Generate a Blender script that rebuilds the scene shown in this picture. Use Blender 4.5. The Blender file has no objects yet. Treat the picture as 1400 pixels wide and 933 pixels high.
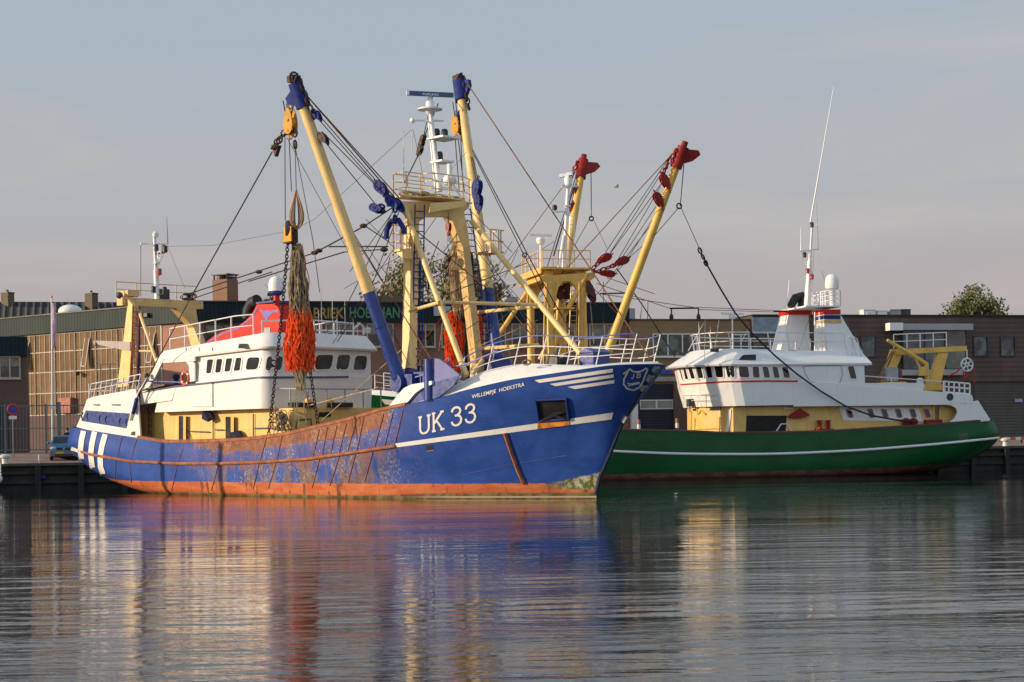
import bpy, bmesh, math, random
import numpy as np
from mathutils import Vector, Matrix
from mathutils.bvhtree import BVHTree
random.seed(7)
R = math.radians
scene = bpy.context.scene
COL = scene.collection

# ------------------------------------------------------------------ camera geometry
F, CAMZ, HZ, RHO = 2400.0, 2.85, 130.5, math.asin(.0151)     # focal length in photo pixels, eye height, horizon offset, roll

def ray(px, py):
    dx, dy = px - 700, py - 466.5
    x = dx * math.cos(RHO) - dy * math.sin(RHO)
    y = dy * math.cos(RHO) + dx * math.sin(RHO)
    return x / F, -(y - HZ) / F

def at(px, py, Y):
    rx, rz = ray(px, py)
    return Vector((rx * Y, Y, CAMZ + rz * Y))

class Fr:
    """a local frame on the ground plane: x along angle ang, y to its left, z up"""
    def __init__(s, P, ang):
        s.P, s.ang = P, ang
        s.a = (math.cos(ang), math.sin(ang)); s.b = (-math.sin(ang), math.cos(ang))
    def loc(s, X, Y, Z):
        dx, dy = X - s.P[0], Y - s.P[1]
        return Vector((dx * s.a[0] + dy * s.a[1], dx * s.b[0] + dy * s.b[1], Z))
    def w(s, x, y, z=0):
        return Vector((s.P[0] + x * s.a[0] + y * s.b[0], s.P[1] + x * s.a[1] + y * s.b[1], z))
    def _on(s, px, py, n, val):
        rx, rz = ray(px, py)
        Y = (val + s.P[0] * n[0] + s.P[1] * n[1]) / (rx * n[0] + n[1])
        return s.loc(rx * Y, Y, CAMZ + rz * Y)
    def y(s, px, py, y): return s._on(px, py, s.b, y)
    def x(s, px, py, x): return s._on(px, py, s.a, x)
    def cast(s, bvh, px, py):
        rx, rz = ray(px, py)
        o = s.loc(0, 0, CAMZ); t = s.loc(rx * 100, 100, CAMZ + rz * 100)
        d = (t - o).normalized()
        p, n, i, dist = bvh.ray_cast(o, d)
        if p is None: return None, None
        if n.dot(d) > 0: n = -n
        return p, n

BLUE = Fr((-23.5512, 106.1055), R(-45))
GREEN = Fr((32.0859, 121.6787), R(194))
TOWN = Fr((11.4703, 121.6918), R(14))

# ------------------------------------------------------------------ mesh builder
class MB:
    def __init__(s): s.v, s.f, s.mi, s.sm, s.cur = [], [], [], [], 0
    def add(s, vs, fs, smooth=False):
        o = len(s.v); s.v += [tuple(p) for p in vs]
        for f in fs:
            s.f.append(tuple(i + o for i in f)); s.mi.append(s.cur); s.sm.append(smooth)
        return s
    def quad(s, a, b, c, d): return s.add([a, b, c, d], [(0, 1, 2, 3)])
    def box(s, c, size, rot=None):
        h = [k / 2 for k in size]; c = Vector(c)
        vs = [Vector((x * h[0], y * h[1], z * h[2])) for x in (-1, 1) for y in (-1, 1) for z in (-1, 1)]
        if rot is not None: vs = [rot @ v for v in vs]
        return s.add([v + c for v in vs], [(0, 1, 3, 2), (4, 6, 7, 5), (0, 4, 5, 1), (2, 3, 7, 6), (0, 2, 6, 4), (1, 5, 7, 3)])
    def bx(s, x0, x1, y0, y1, z0, z1): return s.box(((x0 + x1) / 2, (y0 + y1) / 2, (z0 + z1) / 2), (abs(x1 - x0), abs(y1 - y0), abs(z1 - z0)))
    def bar(s, p, q, w, h, up=(0, 0, 1)):
        p, q = Vector(p), Vector(q); d = (q - p); L = d.length
        if L < 1e-6: return s
        d.normalize(); u = Vector(up)
        if abs(d.dot(u)) > .98: u = Vector((0, 1, 0))
        sd = d.cross(u).normalized(); u = sd.cross(d).normalized()
        rot = Matrix((d, sd, u)).transposed()
        return s.box((p + q) / 2, (L, w, h), rot)
    def tube(s, p, q, r0, r1=None, n=8, cap=True): return s.poly([p, q], r0, n, r1, cap)
    def poly(s, pts, r, n=6, r1=None, cap=True, closed=False):
        pts = [Vector(p) for p in pts]; m = len(pts)
        if m < 2: return s
        if r1 is None: r1 = r
        ref = None; rings = []
        for i, p in enumerate(pts):
            if closed: d = pts[(i + 1) % m] - pts[i - 1]
            else: d = pts[min(i + 1, m - 1)] - pts[max(i - 1, 0)]
            if d.length < 1e-9: d = Vector((0, 0, 1))
            d.normalize()
            if ref is None:
                ref = Vector((0, 0, 1)) if abs(d.z) < .9 else Vector((1, 0, 0))
            a = (ref - d * ref.dot(d)).normalized(); b = d.cross(a); ref = a
            rr = r + (r1 - r) * i / (m - 1) if not isinstance(r, (list, tuple)) else r[i]
            rings.append([p + (a * math.cos(2 * math.pi * k / n) + b * math.sin(2 * math.pi * k / n)) * rr for k in range(n)])
        vs = [p for rg in rings for p in rg]; fs = []
        for i in range(m if closed else m - 1):
            j = (i + 1) % m
            for k in range(n):
                fs.append((i * n + k, i * n + (k + 1) % n, j * n + (k + 1) % n, j * n + k))
        if cap and not closed:
            fs.append(tuple(range(n))[::-1]); fs.append(tuple((m - 1) * n + k for k in range(n)))
        return s.add(vs, fs, True)
    def prism(s, pts, vec):
        n = len(pts); pts = [Vector(p) for p in pts]; vec = Vector(vec)
        return s.add(pts + [p + vec for p in pts], [tuple(range(n)), tuple(range(2 * n - 1, n - 1, -1))] + [(i, (i + 1) % n, n + (i + 1) % n, n + i) for i in range(n)])
    def loft(s, rings, cap0=True, cap1=True, smooth=False):
        n = len(rings[0]); vs = [p for r in rings for p in r]; fs = []
        for i in range(len(rings) - 1):
            for k in range(n):
                fs.append((i * n + k, i * n + (k + 1) % n, (i + 1) * n + (k + 1) % n, (i + 1) * n + k))
        s.add(vs, fs, smooth)
        if cap0: s.add(rings[0], [tuple(range(n))[::-1]])
        if cap1: s.add(rings[-1], [tuple(range(n))])
        return s
    def lathe(s, prof, c, n=16, axis=None):
        c = Vector(c); rings = []
        M = Matrix.Identity(3)
        if axis is not None: M = Vector((0, 0, 1)).rotation_difference(Vector(axis)).to_matrix()
        for r, z in prof:
            rings.append([c + M @ Vector((r * math.cos(2 * math.pi * k / n), r * math.sin(2 * math.pi * k / n), z)) for k in range(n)])
        return s.loft(rings, True, True, True)
    def ball(s, c, r, n=12, m=8):
        if not isinstance(r, (list, tuple)): r = (r, r, r)
        c = Vector(c); rings = []
        for i in range(1, m):
            t = math.pi * i / m
            rings.append([c + Vector((r[0] * math.sin(t) * math.cos(2 * math.pi * k / n), r[1] * math.sin(t) * math.sin(2 * math.pi * k / n), -r[2] * math.cos(t))) for k in range(n)])
        return s.loft(rings, True, True, True)
    def torus(s, c, R0, r, axis=(0, 0, 1), n=24, m=8, sx=1.0):
        M = Vector((0, 0, 1)).rotation_difference(Vector(axis)).to_matrix(); c = Vector(c)
        return s.poly([c + M @ Vector((R0 * sx * math.cos(2 * math.pi * k / n), R0 * math.sin(2 * math.pi * k / n), 0)) for k in range(n)], r, m, closed=True)
    def bvh(s): return BVHTree.FromPolygons([Vector(v) for v in s.v], s.f)
    def mesh(s, name, mats):
        me = bpy.data.meshes.new(name); me.from_pydata(s.v, [], s.f)
        for m in (mats if isinstance(mats, (list, tuple)) else [mats]): me.materials.append(m)
        me.polygons.foreach_set('material_index', s.mi); me.polygons.foreach_set('use_smooth', s.sm)
        me.update()
        if any(s.sm):
            try: me.set_sharp_from_angle(angle=.7)
            except Exception: pass
        return me
    def build(s, name, mats, parent=None, label=None):
        if not s.v: return None
        o = bpy.data.objects.new(name, s.mesh(name, mats)); COL.objects.link(o)
        if parent is not None: o.parent = parent
        if label: o['label'] = label
        return o

def tag(o, label=None, cat=None, group=None, kind=None):
    if label: o['label'] = label
    if cat: o['category'] = cat
    if group: o['group'] = group
    if kind: o['kind'] = kind
    return o
def empty(name, loc, rz=0, label=None, cat=None, group=None):
    o = bpy.data.objects.new(name, None); COL.objects.link(o)
    o.location = loc; o.rotation_euler = (0, 0, rz)
    return tag(o, label, cat, group)
def place(o, fr, base=None):
    """put a one-mesh thing whose mesh was written in frame fr"""
    o.location = (fr.P[0], fr.P[1], 0); o.rotation_euler = (0, 0, fr.ang); return o
def lerp(a, b, t): return a + (b - a) * t
def sst(a, b, x):
    t = max(0., min(1., (x - a) / (b - a))); return t * t * (3 - 2 * t)
def curve(tab):
    """smooth monotone-ish interpolation of a table [(x, y)]"""
    xs = [p[0] for p in tab]; ys = [p[1] for p in tab]; n = len(xs)
    m = []
    for i in range(n):
        if i == 0: m.append((ys[1] - ys[0]) / (xs[1] - xs[0]))
        elif i == n - 1: m.append((ys[-1] - ys[-2]) / (xs[-1] - xs[-2]))
        else:
            d0 = (ys[i] - ys[i - 1]) / (xs[i] - xs[i - 1]); d1 = (ys[i + 1] - ys[i]) / (xs[i + 1] - xs[i])
            m.append(0 if d0 * d1 <= 0 else 2 * d0 * d1 / (d0 + d1))
    def f(x):
        if x <= xs[0]: return ys[0]
        if x >= xs[-1]: return ys[-1]
        i = 0
        while xs[i + 1] < x: i += 1
        h = xs[i + 1] - xs[i]; t = (x - xs[i]) / h
        return (2*t**3-3*t*t+1)*ys[i] + (t**3-2*t*t+t)*h*m[i] + (-2*t**3+3*t*t)*ys[i+1] + (t**3-t*t)*h*m[i+1]
    return f

# ------------------------------------------------------------------ materials
MATS = {}
def newmat(name):
    m = bpy.data.materials.new(name); m.use_nodes = True
    nt = m.node_tree; b = nt.nodes['Principled BSDF']; MATS[name] = m
    return m, nt, b
class NG:
    """small helper to chain shader nodes"""
    def __init__(s, nt): s.nt = nt
    def n(s, t, **kw):
        nd = s.nt.nodes.new(t)
        for k, v in kw.items():
            if k == 'ins':
                for kk, vv in v.items():
                    if hasattr(vv, 'links') or isinstance(vv, bpy.types.NodeSocket): s.nt.links.new(vv, nd.inputs[kk])
                    else: nd.inputs[kk].default_value = vv
            else: setattr(nd, k, v)
        return nd
    def math(s, op, a, b=None, clamp=False):
        nd = s.nt.nodes.new('ShaderNodeMath'); nd.operation = op; nd.use_clamp = clamp
        for i, v in enumerate((a, b)):
            if v is None: continue
            if isinstance(v, bpy.types.NodeSocket): s.nt.links.new(v, nd.inputs[i])
            else: nd.inputs[i].default_value = v
        return nd.outputs[0]
    def mix(s, fac, a, b):
        nd = s.nt.nodes.new('ShaderNodeMix'); nd.data_type = 'RGBA'
        for i, v in ((0, fac), (6, a), (7, b)):
            if isinstance(v, bpy.types.NodeSocket): s.nt.links.new(v, nd.inputs[i])
            elif i == 0: nd.inputs[0].default_value = v
            else: nd.inputs[i].default_value = (*v[:3], 1)
        return nd.outputs[2]
    def ramp(s, x, a, b, lo=0., hi=1.):
        nd = s.nt.nodes.new('ShaderNodeMapRange'); nd.interpolation_type = 'SMOOTHSTEP'
        for i, v in enumerate((x, a, b, lo, hi)):
            if isinstance(v, bpy.types.NodeSocket): s.nt.links.new(v, nd.inputs[i])
            else: nd.inputs[i].default_value = v
        return nd.outputs[0]
    def coords(s, scale=(1, 1, 1), kind='Object'):
        tc = s.nt.nodes.new('ShaderNodeTexCoord'); mp = s.nt.nodes.new('ShaderNodeMapping')
        s.nt.links.new(tc.outputs[kind], mp.inputs['Vector']); mp.inputs['Scale'].default_value = scale
        return mp.outputs[0]
    def noise(s, vec, scale=1, detail=4, rough=.55, dist=0):
        nd = s.nt.nodes.new('ShaderNodeTexNoise'); s.nt.links.new(vec, nd.inputs['Vector'])
        nd.inputs['Scale'].default_value = scale; nd.inputs['Detail'].default_value = detail
        nd.inputs['Roughness'].default_value = rough; nd.inputs['Distortion'].default_value = dist
        return nd.outputs[0]
    def bump(s, h, b, strength=.3, dist=.02):
        nd = s.nt.nodes.new('ShaderNodeBump'); nd.inputs['Strength'].default_value = strength; nd.inputs['Distance'].default_value = dist
        s.nt.links.new(h, nd.inputs['Height']); s.nt.links.new(nd.outputs[0], b.inputs['Normal'])
    def link(s, a, b): s.nt.links.new(a, b)

def sc(c, k): return tuple(min(1, v * k) for v in c)
RUST = (.20, .062, .022)
def pmat(name, col, rough=.5, metal=0., var=.15, scale=1.2, streak=0., rust=0., bump=0., bscale=8., spec=.5, dirt=(.10, .085, .06)):
    """painted or raw surface with uneven tone, vertical dirt streaks and rust blotches"""
    m, nt, b = newmat(name); g = NG(nt)
    co = g.coords()
    n1 = g.noise(co, scale, 5)
    c = g.mix(g.ramp(n1, .3, .7), sc(col, 1 - var), sc(col, 1 + var * .6))
    if streak > 0:
        n2 = g.noise(g.coords((3.0, 3.0, .35)), 1.6, 5, .6)
        c = g.mix(g.math('MULTIPLY', g.ramp(n2, .52, .75), streak), c, dirt)
    if rust > 0:
        n3 = g.noise(co, scale * 2.2, 7, .68, .4)
        c = g.mix(g.ramp(n3, .74 - .3 * rust, .80 - .26 * rust), c, RUST)
    g.link(c, b.inputs['Base Color'])
    n4 = g.noise(co, scale * 3, 3)
    g.link(g.ramp(n4, .2, .8, max(.02, rough - .1), min(1, rough + .12)), b.inputs['Roughness'])
    b.inputs['Metallic'].default_value = metal; b.inputs['Specular IOR Level'].default_value = spec
    if bump > 0: g.bump(g.noise(co, bscale, 5), b, bump, .03)
    return m

def glassmat(name, col=(.012, .014, .016), rough=.04, var=.6, spec=.6):
    m, nt, b = newmat(name); g = NG(nt)
    n = g.noise(g.coords(), 1.1, 2)
    g.link(g.mix(g.ramp(n, .4, .65), sc(col, 1 - var), sc(col, 1 + var)), b.inputs['Base Color'])
    b.inputs['Roughness'].default_value = rough; b.inputs['Specular IOR Level'].default_value = spec
    return m

def brickmat(name, c1, c2, mortar, bw=.25, bh=.075, rough=.85):
    m, nt, b = newmat(name); g = NG(nt)
    tc = nt.nodes.new('ShaderNodeTexCoord'); sp = nt.nodes.new('ShaderNodeSeparateXYZ'); g.link(tc.outputs['Object'], sp.inputs[0])
    cb = nt.nodes.new('ShaderNodeCombineXYZ')
    g.link(g.math('ADD', sp.outputs[0], sp.outputs[1]), cb.inputs[0]); g.link(sp.outputs[2], cb.inputs[1])
    br = g.n('ShaderNodeTexBrick', ins={'Vector': cb.outputs[0], 'Color1': (*c1, 1), 'Color2': (*c2, 1), 'Mortar': (*mortar, 1), 'Scale': 1., 'Mortar Size': .008, 'Brick Width': bw, 'Row Height': bh, 'Bias': 0.})
    n = g.noise(g.coords(), .5, 5)
    c = g.mix(g.ramp(n, .35, .7, 0, .35), br.outputs[0], sc(c1, .6))
    g.link(c, b.inputs['Base Color']); b.inputs['Roughness'].default_value = rough
    g.bump(br.outputs[1], b, -.25, .01)
    return m

def ribmat(name, col, period=.3, axis=0, rough=.5, dark=.55):
    """profiled sheet metal: ribs as bump and tone over object x (0) or z (2)"""
    m, nt, b = newmat(name); g = NG(nt)
    tc = nt.nodes.new('ShaderNodeTexCoord'); sp = nt.nodes.new('ShaderNodeSeparateXYZ'); g.link(tc.outputs['Object'], sp.inputs[0])
    w = g.math('FRACT', g.math('DIVIDE', sp.outputs[axis], period))
    h = g.ramp(g.math('ABSOLUTE', g.math('SUBTRACT', w, .5)), .2, .32)
    n = g.noise(g.coords((1, 1, .3)), .7, 4)
    c = g.mix(g.ramp(n, .3, .7), sc(col, .85), sc(col, 1.1))
    g.link(g.mix(g.math('MULTIPLY', h, 1 - dark), c, sc(col, .55)), b.inputs['Base Color']); b.inputs['Roughness'].default_value = max(rough, .65); b.inputs['Specular IOR Level'].default_value = .12
    g.bump(h, b, .5, .05)
    return m

M = {}
M['yellow'] = pmat('cream_yellow_paint', (.83, .57, .225), .42, var=.13, streak=.38, rust=.34, dirt=(.22, .12, .05))
M['yellow_worn'] = pmat('worn_cream_yellow_paint', (.70, .48, .20), .42, var=.14, streak=.5, rust=.45, dirt=(.2, .10, .04))
M['deckyellow'] = pmat('deckhouse_yellow_paint', (.74, .50, .15), .45, var=.10, streak=.4, rust=.22, dirt=(.25, .13, .05))
M['gyellow'] = pmat('golden_yellow_paint', (.78, .48, .10), .42, var=.13, streak=.38, rust=.30, dirt=(.25, .12, .03))
M['white'] = pmat('white_ship_paint', (.80, .785, .75), .32, var=.04, streak=.24, rust=.0, dirt=(.50, .38, .24))
M['white2'] = pmat('white_gloss_paint', (.80, .80, .79), .34, var=.03, streak=.2, dirt=(.5, .42, .32))
M['railwhite'] = pmat('white_rail_paint', (.72, .72, .72), .4, var=.12, streak=.2, dirt=(.3, .22, .15))
M['blue'] = pmat('blue_deck_paint', (.018, .048, .235), .33, var=.15, streak=.08, rust=.05)
M['railblue'] = pmat('pale_blue_rail_paint', (.10, .13, .36), .4, var=.2, streak=.3, dirt=(.3, .3, .34))
M['red'] = pmat('signal_red_paint', (.56, .018, .010), .38, var=.1, streak=.15, dirt=(.3, .02, .012), spec=.25)
M['darkred'] = pmat('dark_red_block_paint', (.27, .016, .013), .45, var=.3, rust=.1, spec=.25)
M['wire'] = pmat('steel_wire', (.028, .026, .026), .55, .4, var=.4, scale=3)
M['rustwire'] = pmat('rusty_wire', (.16, .062, .032), .75, .0, var=.35, scale=3)
M['greywire'] = pmat('galvanised_wire', (.14, .14, .14), .5, .5, var=.3)
M['rope'] = pmat('tan_rope', (.48, .37, .22), .9, var=.35, scale=5)
M['net'] = pmat('brown_net_twine', (.46, .34, .20), .95, var=.45, scale=4)
M['netdark'] = pmat('dark_green_net_twine', (.035, .045, .035), .95, var=.5, scale=4)
M['orange'] = pmat('orange_chafing_twine', (.95, .115, .028), .85, var=.35, scale=5, spec=.15)
M['chain'] = pmat('rusted_chain_steel', (.055, .035, .028), .65, .3, var=.4, rust=.5, scale=4)
M['black'] = pmat('black_rubber', (.012, .012, .013), .6, var=.3)
M['darkblue'] = pmat('dark_blue_block_paint', (.018, .034, .19), .6, spec=.2, var=.3, rust=.25, scale=3)
M['ochre'] = pmat('ochre_block_paint', (.62, .33, .06), .65, spec=.2, var=.12, rust=.35, scale=2.5)
M['rustbar'] = pmat('rusty_steel_bar', (.34, .115, .05), .8, var=.35, rust=.3, scale=2)
M['grey'] = pmat('grey_steel_paint', (.33, .33, .34), .4, var=.12, streak=.3)
M['darkgrey'] = pmat('dark_grey_steel', (.05, .05, .055), .5, var=.3)
M['deck'] = pmat('brown_deck_plating', (.13, .085, .06), .7, var=.3, rust=.5)
M['glass'] = glassmat('dark_window_glass')
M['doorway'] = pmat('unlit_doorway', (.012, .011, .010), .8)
M['radome'] = pmat('radome_white', (.80, .79, .77), .3, var=.02)
M['lamp_dark'] = pmat('lamp_housing_black', (.02, .02, .022), .4)
M['lens_red'] = pmat('red_lamp_lens', (.35, .03, .02), .2)

# hull paints -------------------------------------------------------
def hull_blue():
    m, nt, b = newmat('blue_hull_paint'); g = NG(nt)
    tc = nt.nodes.new('ShaderNodeTexCoord'); sp = nt.nodes.new('ShaderNodeSeparateXYZ'); g.link(tc.outputs['Object'], sp.inputs[0])
    x, y, z = sp.outputs
    at_ = nt.nodes.new('ShaderNodeAttribute'); at_.attribute_name = 'level'; w = at_.outputs['Fac']
    n1 = g.noise(g.coords((.6, 1, .9)), 1.0, 6, .6)
    col = g.mix(g.ramp(n1, .3, .7), (.020, .060, .26), (.034, .090, .36))
    fleck = g.noise(g.coords((1.2, 1, 2.6)), 1.4, 6, .7, .6)
    col = g.mix(g.ramp(fleck, .56, .72, 0, .25), col, (.07, .14, .46))
    # worn working side amidships: rust eaten in from the cap rail, browned panels below, pale scuffs
    zone = g.math('MULTIPLY', g.ramp(x, 10, 17), g.ramp(x, 27.5, 31.5, 1, 0))
    n2 = g.noise(g.coords((.9, 1, .9)), 1.7, 8, .70, .5)
    topness = g.math('POWER', g.ramp(w, 1.15, 2.02), 1.6)
    thr = g.math('SUBTRACT', .86, g.math('MULTIPLY', zone, g.math('ADD', .27, g.math('MULTIPLY', topness, .46))))
    rustf = g.math('MULTIPLY', g.ramp(g.math('SUBTRACT', n2, thr), -.05, .09), g.ramp(w, .98, 1.03))
    n2b = g.noise(g.coords((.75, 1, .16)), 1.5, 5, .6)
    low = g.math('MULTIPLY', g.ramp(g.math('ADD', n2b, g.math('MULTIPLY', n2, .35)), .56, .70), g.math('MULTIPLY', g.math('MULTIPLY', g.ramp(x, 13, 18), g.ramp(x, 26.5, 30, 1, 0)), g.ramp(w, 1.0, .97)))
    rn = g.noise(g.coords((1, 1, .8)), 4.0, 7, .68)
    rcol = g.mix(g.ramp(rn, .36, .64), (.34, .125, .035), (.15, .070, .038))
    lcol = g.mix(g.ramp(rn, .36, .64), (.26, .135, .07), (.10, .072, .055))
    ns = g.noise(g.coords((1.6, 1, 1.1)), 7.0, 8, .80, .6)
    ns2 = g.noise(g.coords((.6, 1, .4)), 1.3, 3)
    scr = g.math('MULTIPLY', g.math('MULTIPLY', g.ramp(ns, .53, .60), g.ramp(ns2, .42, .58)), g.math('MULTIPLY', g.ramp(x, 12, 17), g.ramp(x, 28, 31.5, 1, 0)))
    # long fine scratches on the forward plating
    nl = g.noise(g.coords((.35, 1, 9.0)), 2.2, 4, .6)
    col = g.mix(g.math('MULTIPLY', g.ramp(nl, .66, .72), .16), col, (.25, .28, .42))
    col = g.mix(g.math('MULTIPLY', low, .85), col, lcol)
    col = g.mix(g.math('MULTIPLY', rustf, .93), col, rcol)
    col = g.mix(g.math('MULTIPLY', scr, .82), col, (.54, .47, .39))
    # rust weeping along the rubbing strake
    weep = g.math('MULTIPLY', g.ramp(w, .72, .99), g.math('MULTIPLY', g.ramp(w, .99, 1.0, 1, .35), zone))
    nw = g.noise(g.coords((2.6, 1, .25)), 1.6, 5, .6)
    col = g.mix(g.math('MULTIPLY', weep, g.ramp(nw, .42, .6)), col, (.25, .085, .035))
    # red boot top
    zb = g.math('ADD', g.ramp(x, .5, 7, .95, .70), g.math('MULTIPLY', g.ramp(x, 36.0, 38.2), -.22))
    jit = g.math('MULTIPLY', g.math('SUBTRACT', g.noise(g.coords((1.5, 1, .5)), 1.5, 5), .5), .10)
    boot = g.ramp(g.math('SUBTRACT', g.math('ADD', zb, jit), z), -.012, .012)
    bn = g.noise(g.coords((.5, 1, 2)), 1.4, 6, .65)
    bcol = g.mix(g.ramp(bn, .35, .68), (.44, .090, .032), (.54, .18, .065))
    bcol = g.mix(g.ramp(g.noise(g.coords((2.2, 1, .5)), 1.8, 5), .55, .70), bcol, (.13, .050, .028))
    col = g.mix(boot, col, bcol)
    # old paint and weed at the forefoot
    fz = g.math('MULTIPLY', g.ramp(x, 35.6, 37.6), g.ramp(g.math('SUBTRACT', g.math('ADD', g.ramp(x, 35, 39.2, .45, 1.15), g.math('MULTIPLY', jit, 3.)), z), -.05, .05))
    an = g.noise(g.coords((1.6, 1, 1.0)), 2.8, 7, .7)
    fcol = g.mix(g.ramp(an, .44, .56), (.11, .13, .035), (.50, .48, .36))
    fcol = g.mix(g.ramp(x, 36.5, 38.0, .85, .1), fcol, (.10, .105, .03))
    col = g.mix(g.math('MULTIPLY', fz, g.ramp(z, .38, .46)), col, fcol)
    # weed and scum at the water
    sl = g.math('ADD', g.ramp(x, 26, 33, .13, .30), g.math('MULTIPLY', jit, 1.3))
    sn = g.noise(g.coords((1, 1, 1)), 2.0, 5)
    scol = g.mix(g.ramp(sn, .38, .6), (.055, .055, .02), (.20, .15, .06))
    col = g.mix(g.math('MULTIPLY', g.ramp(g.math('SUBTRACT', sl, z), -.03, .06), g.ramp(sn, .25, .45, .45, .95)), col, scol)
    col = g.mix(g.math('MULTIPLY', g.ramp(g.math('ABSOLUTE', g.math('SUBTRACT', z, .085)), .02, .05, 1, 0), g.ramp(x, 29, 33)), col, (.45, .38, .26))
    g.link(col, b.inputs['Base Color'])
    g.link(g.ramp(g.math('MAXIMUM', g.math('MAXIMUM', rustf, low), boot), 0, 1, .30, .75), b.inputs['Roughness']); b.inputs['Specular IOR Level'].default_value = .28
    # plating: slight dents
    hb = g.math('ADD', g.noise(g.coords((.9, 1, 1.3)), .9, 2), g.math('MULTIPLY', rustf, .10))
    g.bump(hb, b, .22, .10)
    return m
M['hull_blue'] = hull_blue()

def hull_green():
    m, nt, b = newmat('green_hull_paint'); g = NG(nt)
    tc = nt.nodes.new('ShaderNodeTexCoord'); sp = nt.nodes.new('ShaderNodeSeparateXYZ'); g.link(tc.outputs['Object'], sp.inputs[0])
    x, y, z = sp.outputs
    n1 = g.noise(g.coords((.4, 1, .5)), 1.0, 5)
    col = g.mix(g.ramp(n1, .3, .7), (.004, .068, .018), (.006, .094, .027))
    seam = g.ramp(g.math('ABSOLUTE', g.math('SUBTRACT', g.math('FRACT', g.math('DIVIDE', g.math('ADD', x, g.math('MULTIPLY', z, .35)), 2.35)), .5)), .488, .497)
    col = g.mix(g.math('MULTIPLY', seam, .55), col, (.022, .10, .04))
    run = g.noise(g.coords((3.2, 1, .16)), 1.5, 6, .65)
    col = g.mix(g.ramp(run, .60, .74, 0, .55), col, (.07, .045, .022))
    scf = g.noise(g.coords((.5, 1, 3.0)), 3.0, 7, .75, .5)
    col = g.mix(g.ramp(scf, .64, .74, 0, .5), col, (.05, .12, .065))
    st = g.noise(g.coords((2.5, 1, .25)), 1.4, 5)
    col = g.mix(g.ramp(st, .55, .75, 0, .35), col, (.02, .045, .03))
    zb = g.math('ADD', .36, g.math('MULTIPLY', g.ramp(x, 0, 12, 1, 0), .30))
    jit = g.math('MULTIPLY', g.math('SUBTRACT', g.noise(g.coords((.8, 1, .5)), 1.2, 4), .5), .08)
    boot = g.ramp(g.math('SUBTRACT', g.math('ADD', zb, jit), z), -.015, .015)
    bcol = g.mix(g.ramp(g.noise(g.coords((.8, 1, 1.5)), 1.6, 6), .38, .65), (.12, .030, .022), (.18, .075, .055))
    bcol = g.mix(g.ramp(x, 3, 7, .8, 0), bcol, (.13, .11, .085))
    col = g.mix(boot, col, bcol)
    col = g.mix(g.ramp(g.math('SUBTRACT', .10, z), -.03, .05, 0, .8), col, (.03, .035, .02))
    g.link(col, b.inputs['Base Color']); g.link(g.ramp(boot, 0, 1, .30, .7), b.inputs['Roughness']); b.inputs['Specular IOR Level'].default_value = .2
    g.bump(g.math('ADD', g.noise(g.coords((.9, 1, 1.3)), .8, 2), g.math('MULTIPLY', seam, .12)), b, .4, .10)
    return m
M['hull_green'] = hull_green()

def water_mat():
    m, nt, b = newmat('harbour_water'); g = NG(nt)
    b.inputs['Base Color'].default_value = (.010, .017, .016, 1)
    b.inputs['Roughness'].default_value = .03; b.inputs['IOR'].default_value = 1.40
    pos = nt.nodes.new('ShaderNodeNewGeometry').outputs['Position']
    def mp(sx, sy, rot=0):
        q = nt.nodes.new('ShaderNodeMapping'); g.link(pos, q.inputs[0]); q.inputs['Scale'].default_value = (sx, sy, 1); q.inputs['Rotation'].default_value = (0, 0, rot); return q.outputs[0]
    big = g.noise(mp(.10, .34, .08), 1, 2, .5, .3)
    mid = g.noise(mp(.42, 2.0, -.05), 1, 3, .55, .5)
    fine = g.noise(mp(1.7, 5.5, .08), 1, 3, .6, .4)
    sep = nt.nodes.new('ShaderNodeSeparateXYZ'); g.link(pos, sep.inputs[0])
    near = g.ramp(sep.outputs[1], 18, 42, 1.0, WCALM)
    patch = g.ramp(g.noise(mp(.045, .16, .2), 1, 3), .36, .64, .35, 1.25)
    h = g.math('ADD', g.math('MULTIPLY', big, WBIG), g.math('ADD', g.math('MULTIPLY', mid, WMID), g.math('MULTIPLY', fine, WFINE)))
    h = g.math('MULTIPLY', g.math('MULTIPLY', h, near), patch)
    g.bump(h, b, 1.0, 1.0)
    return m
WCALM, WBIG, WMID, WFINE = .42, .0, .028, .012
M['water'] = water_mat()
# ------------------------------------------------------------------ tools that work on a frame
def resample(pts, step):
    out = [pts[0]]
    for a, b in zip(pts, pts[1:]):
        n = max(1, int(math.hypot(b[0] - a[0], b[1] - a[1]) / step))
        out += [(a[0] + (b[0] - a[0]) * i / n, a[1] + (b[1] - a[1]) * i / n) for i in range(1, n + 1)]
    return out

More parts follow.
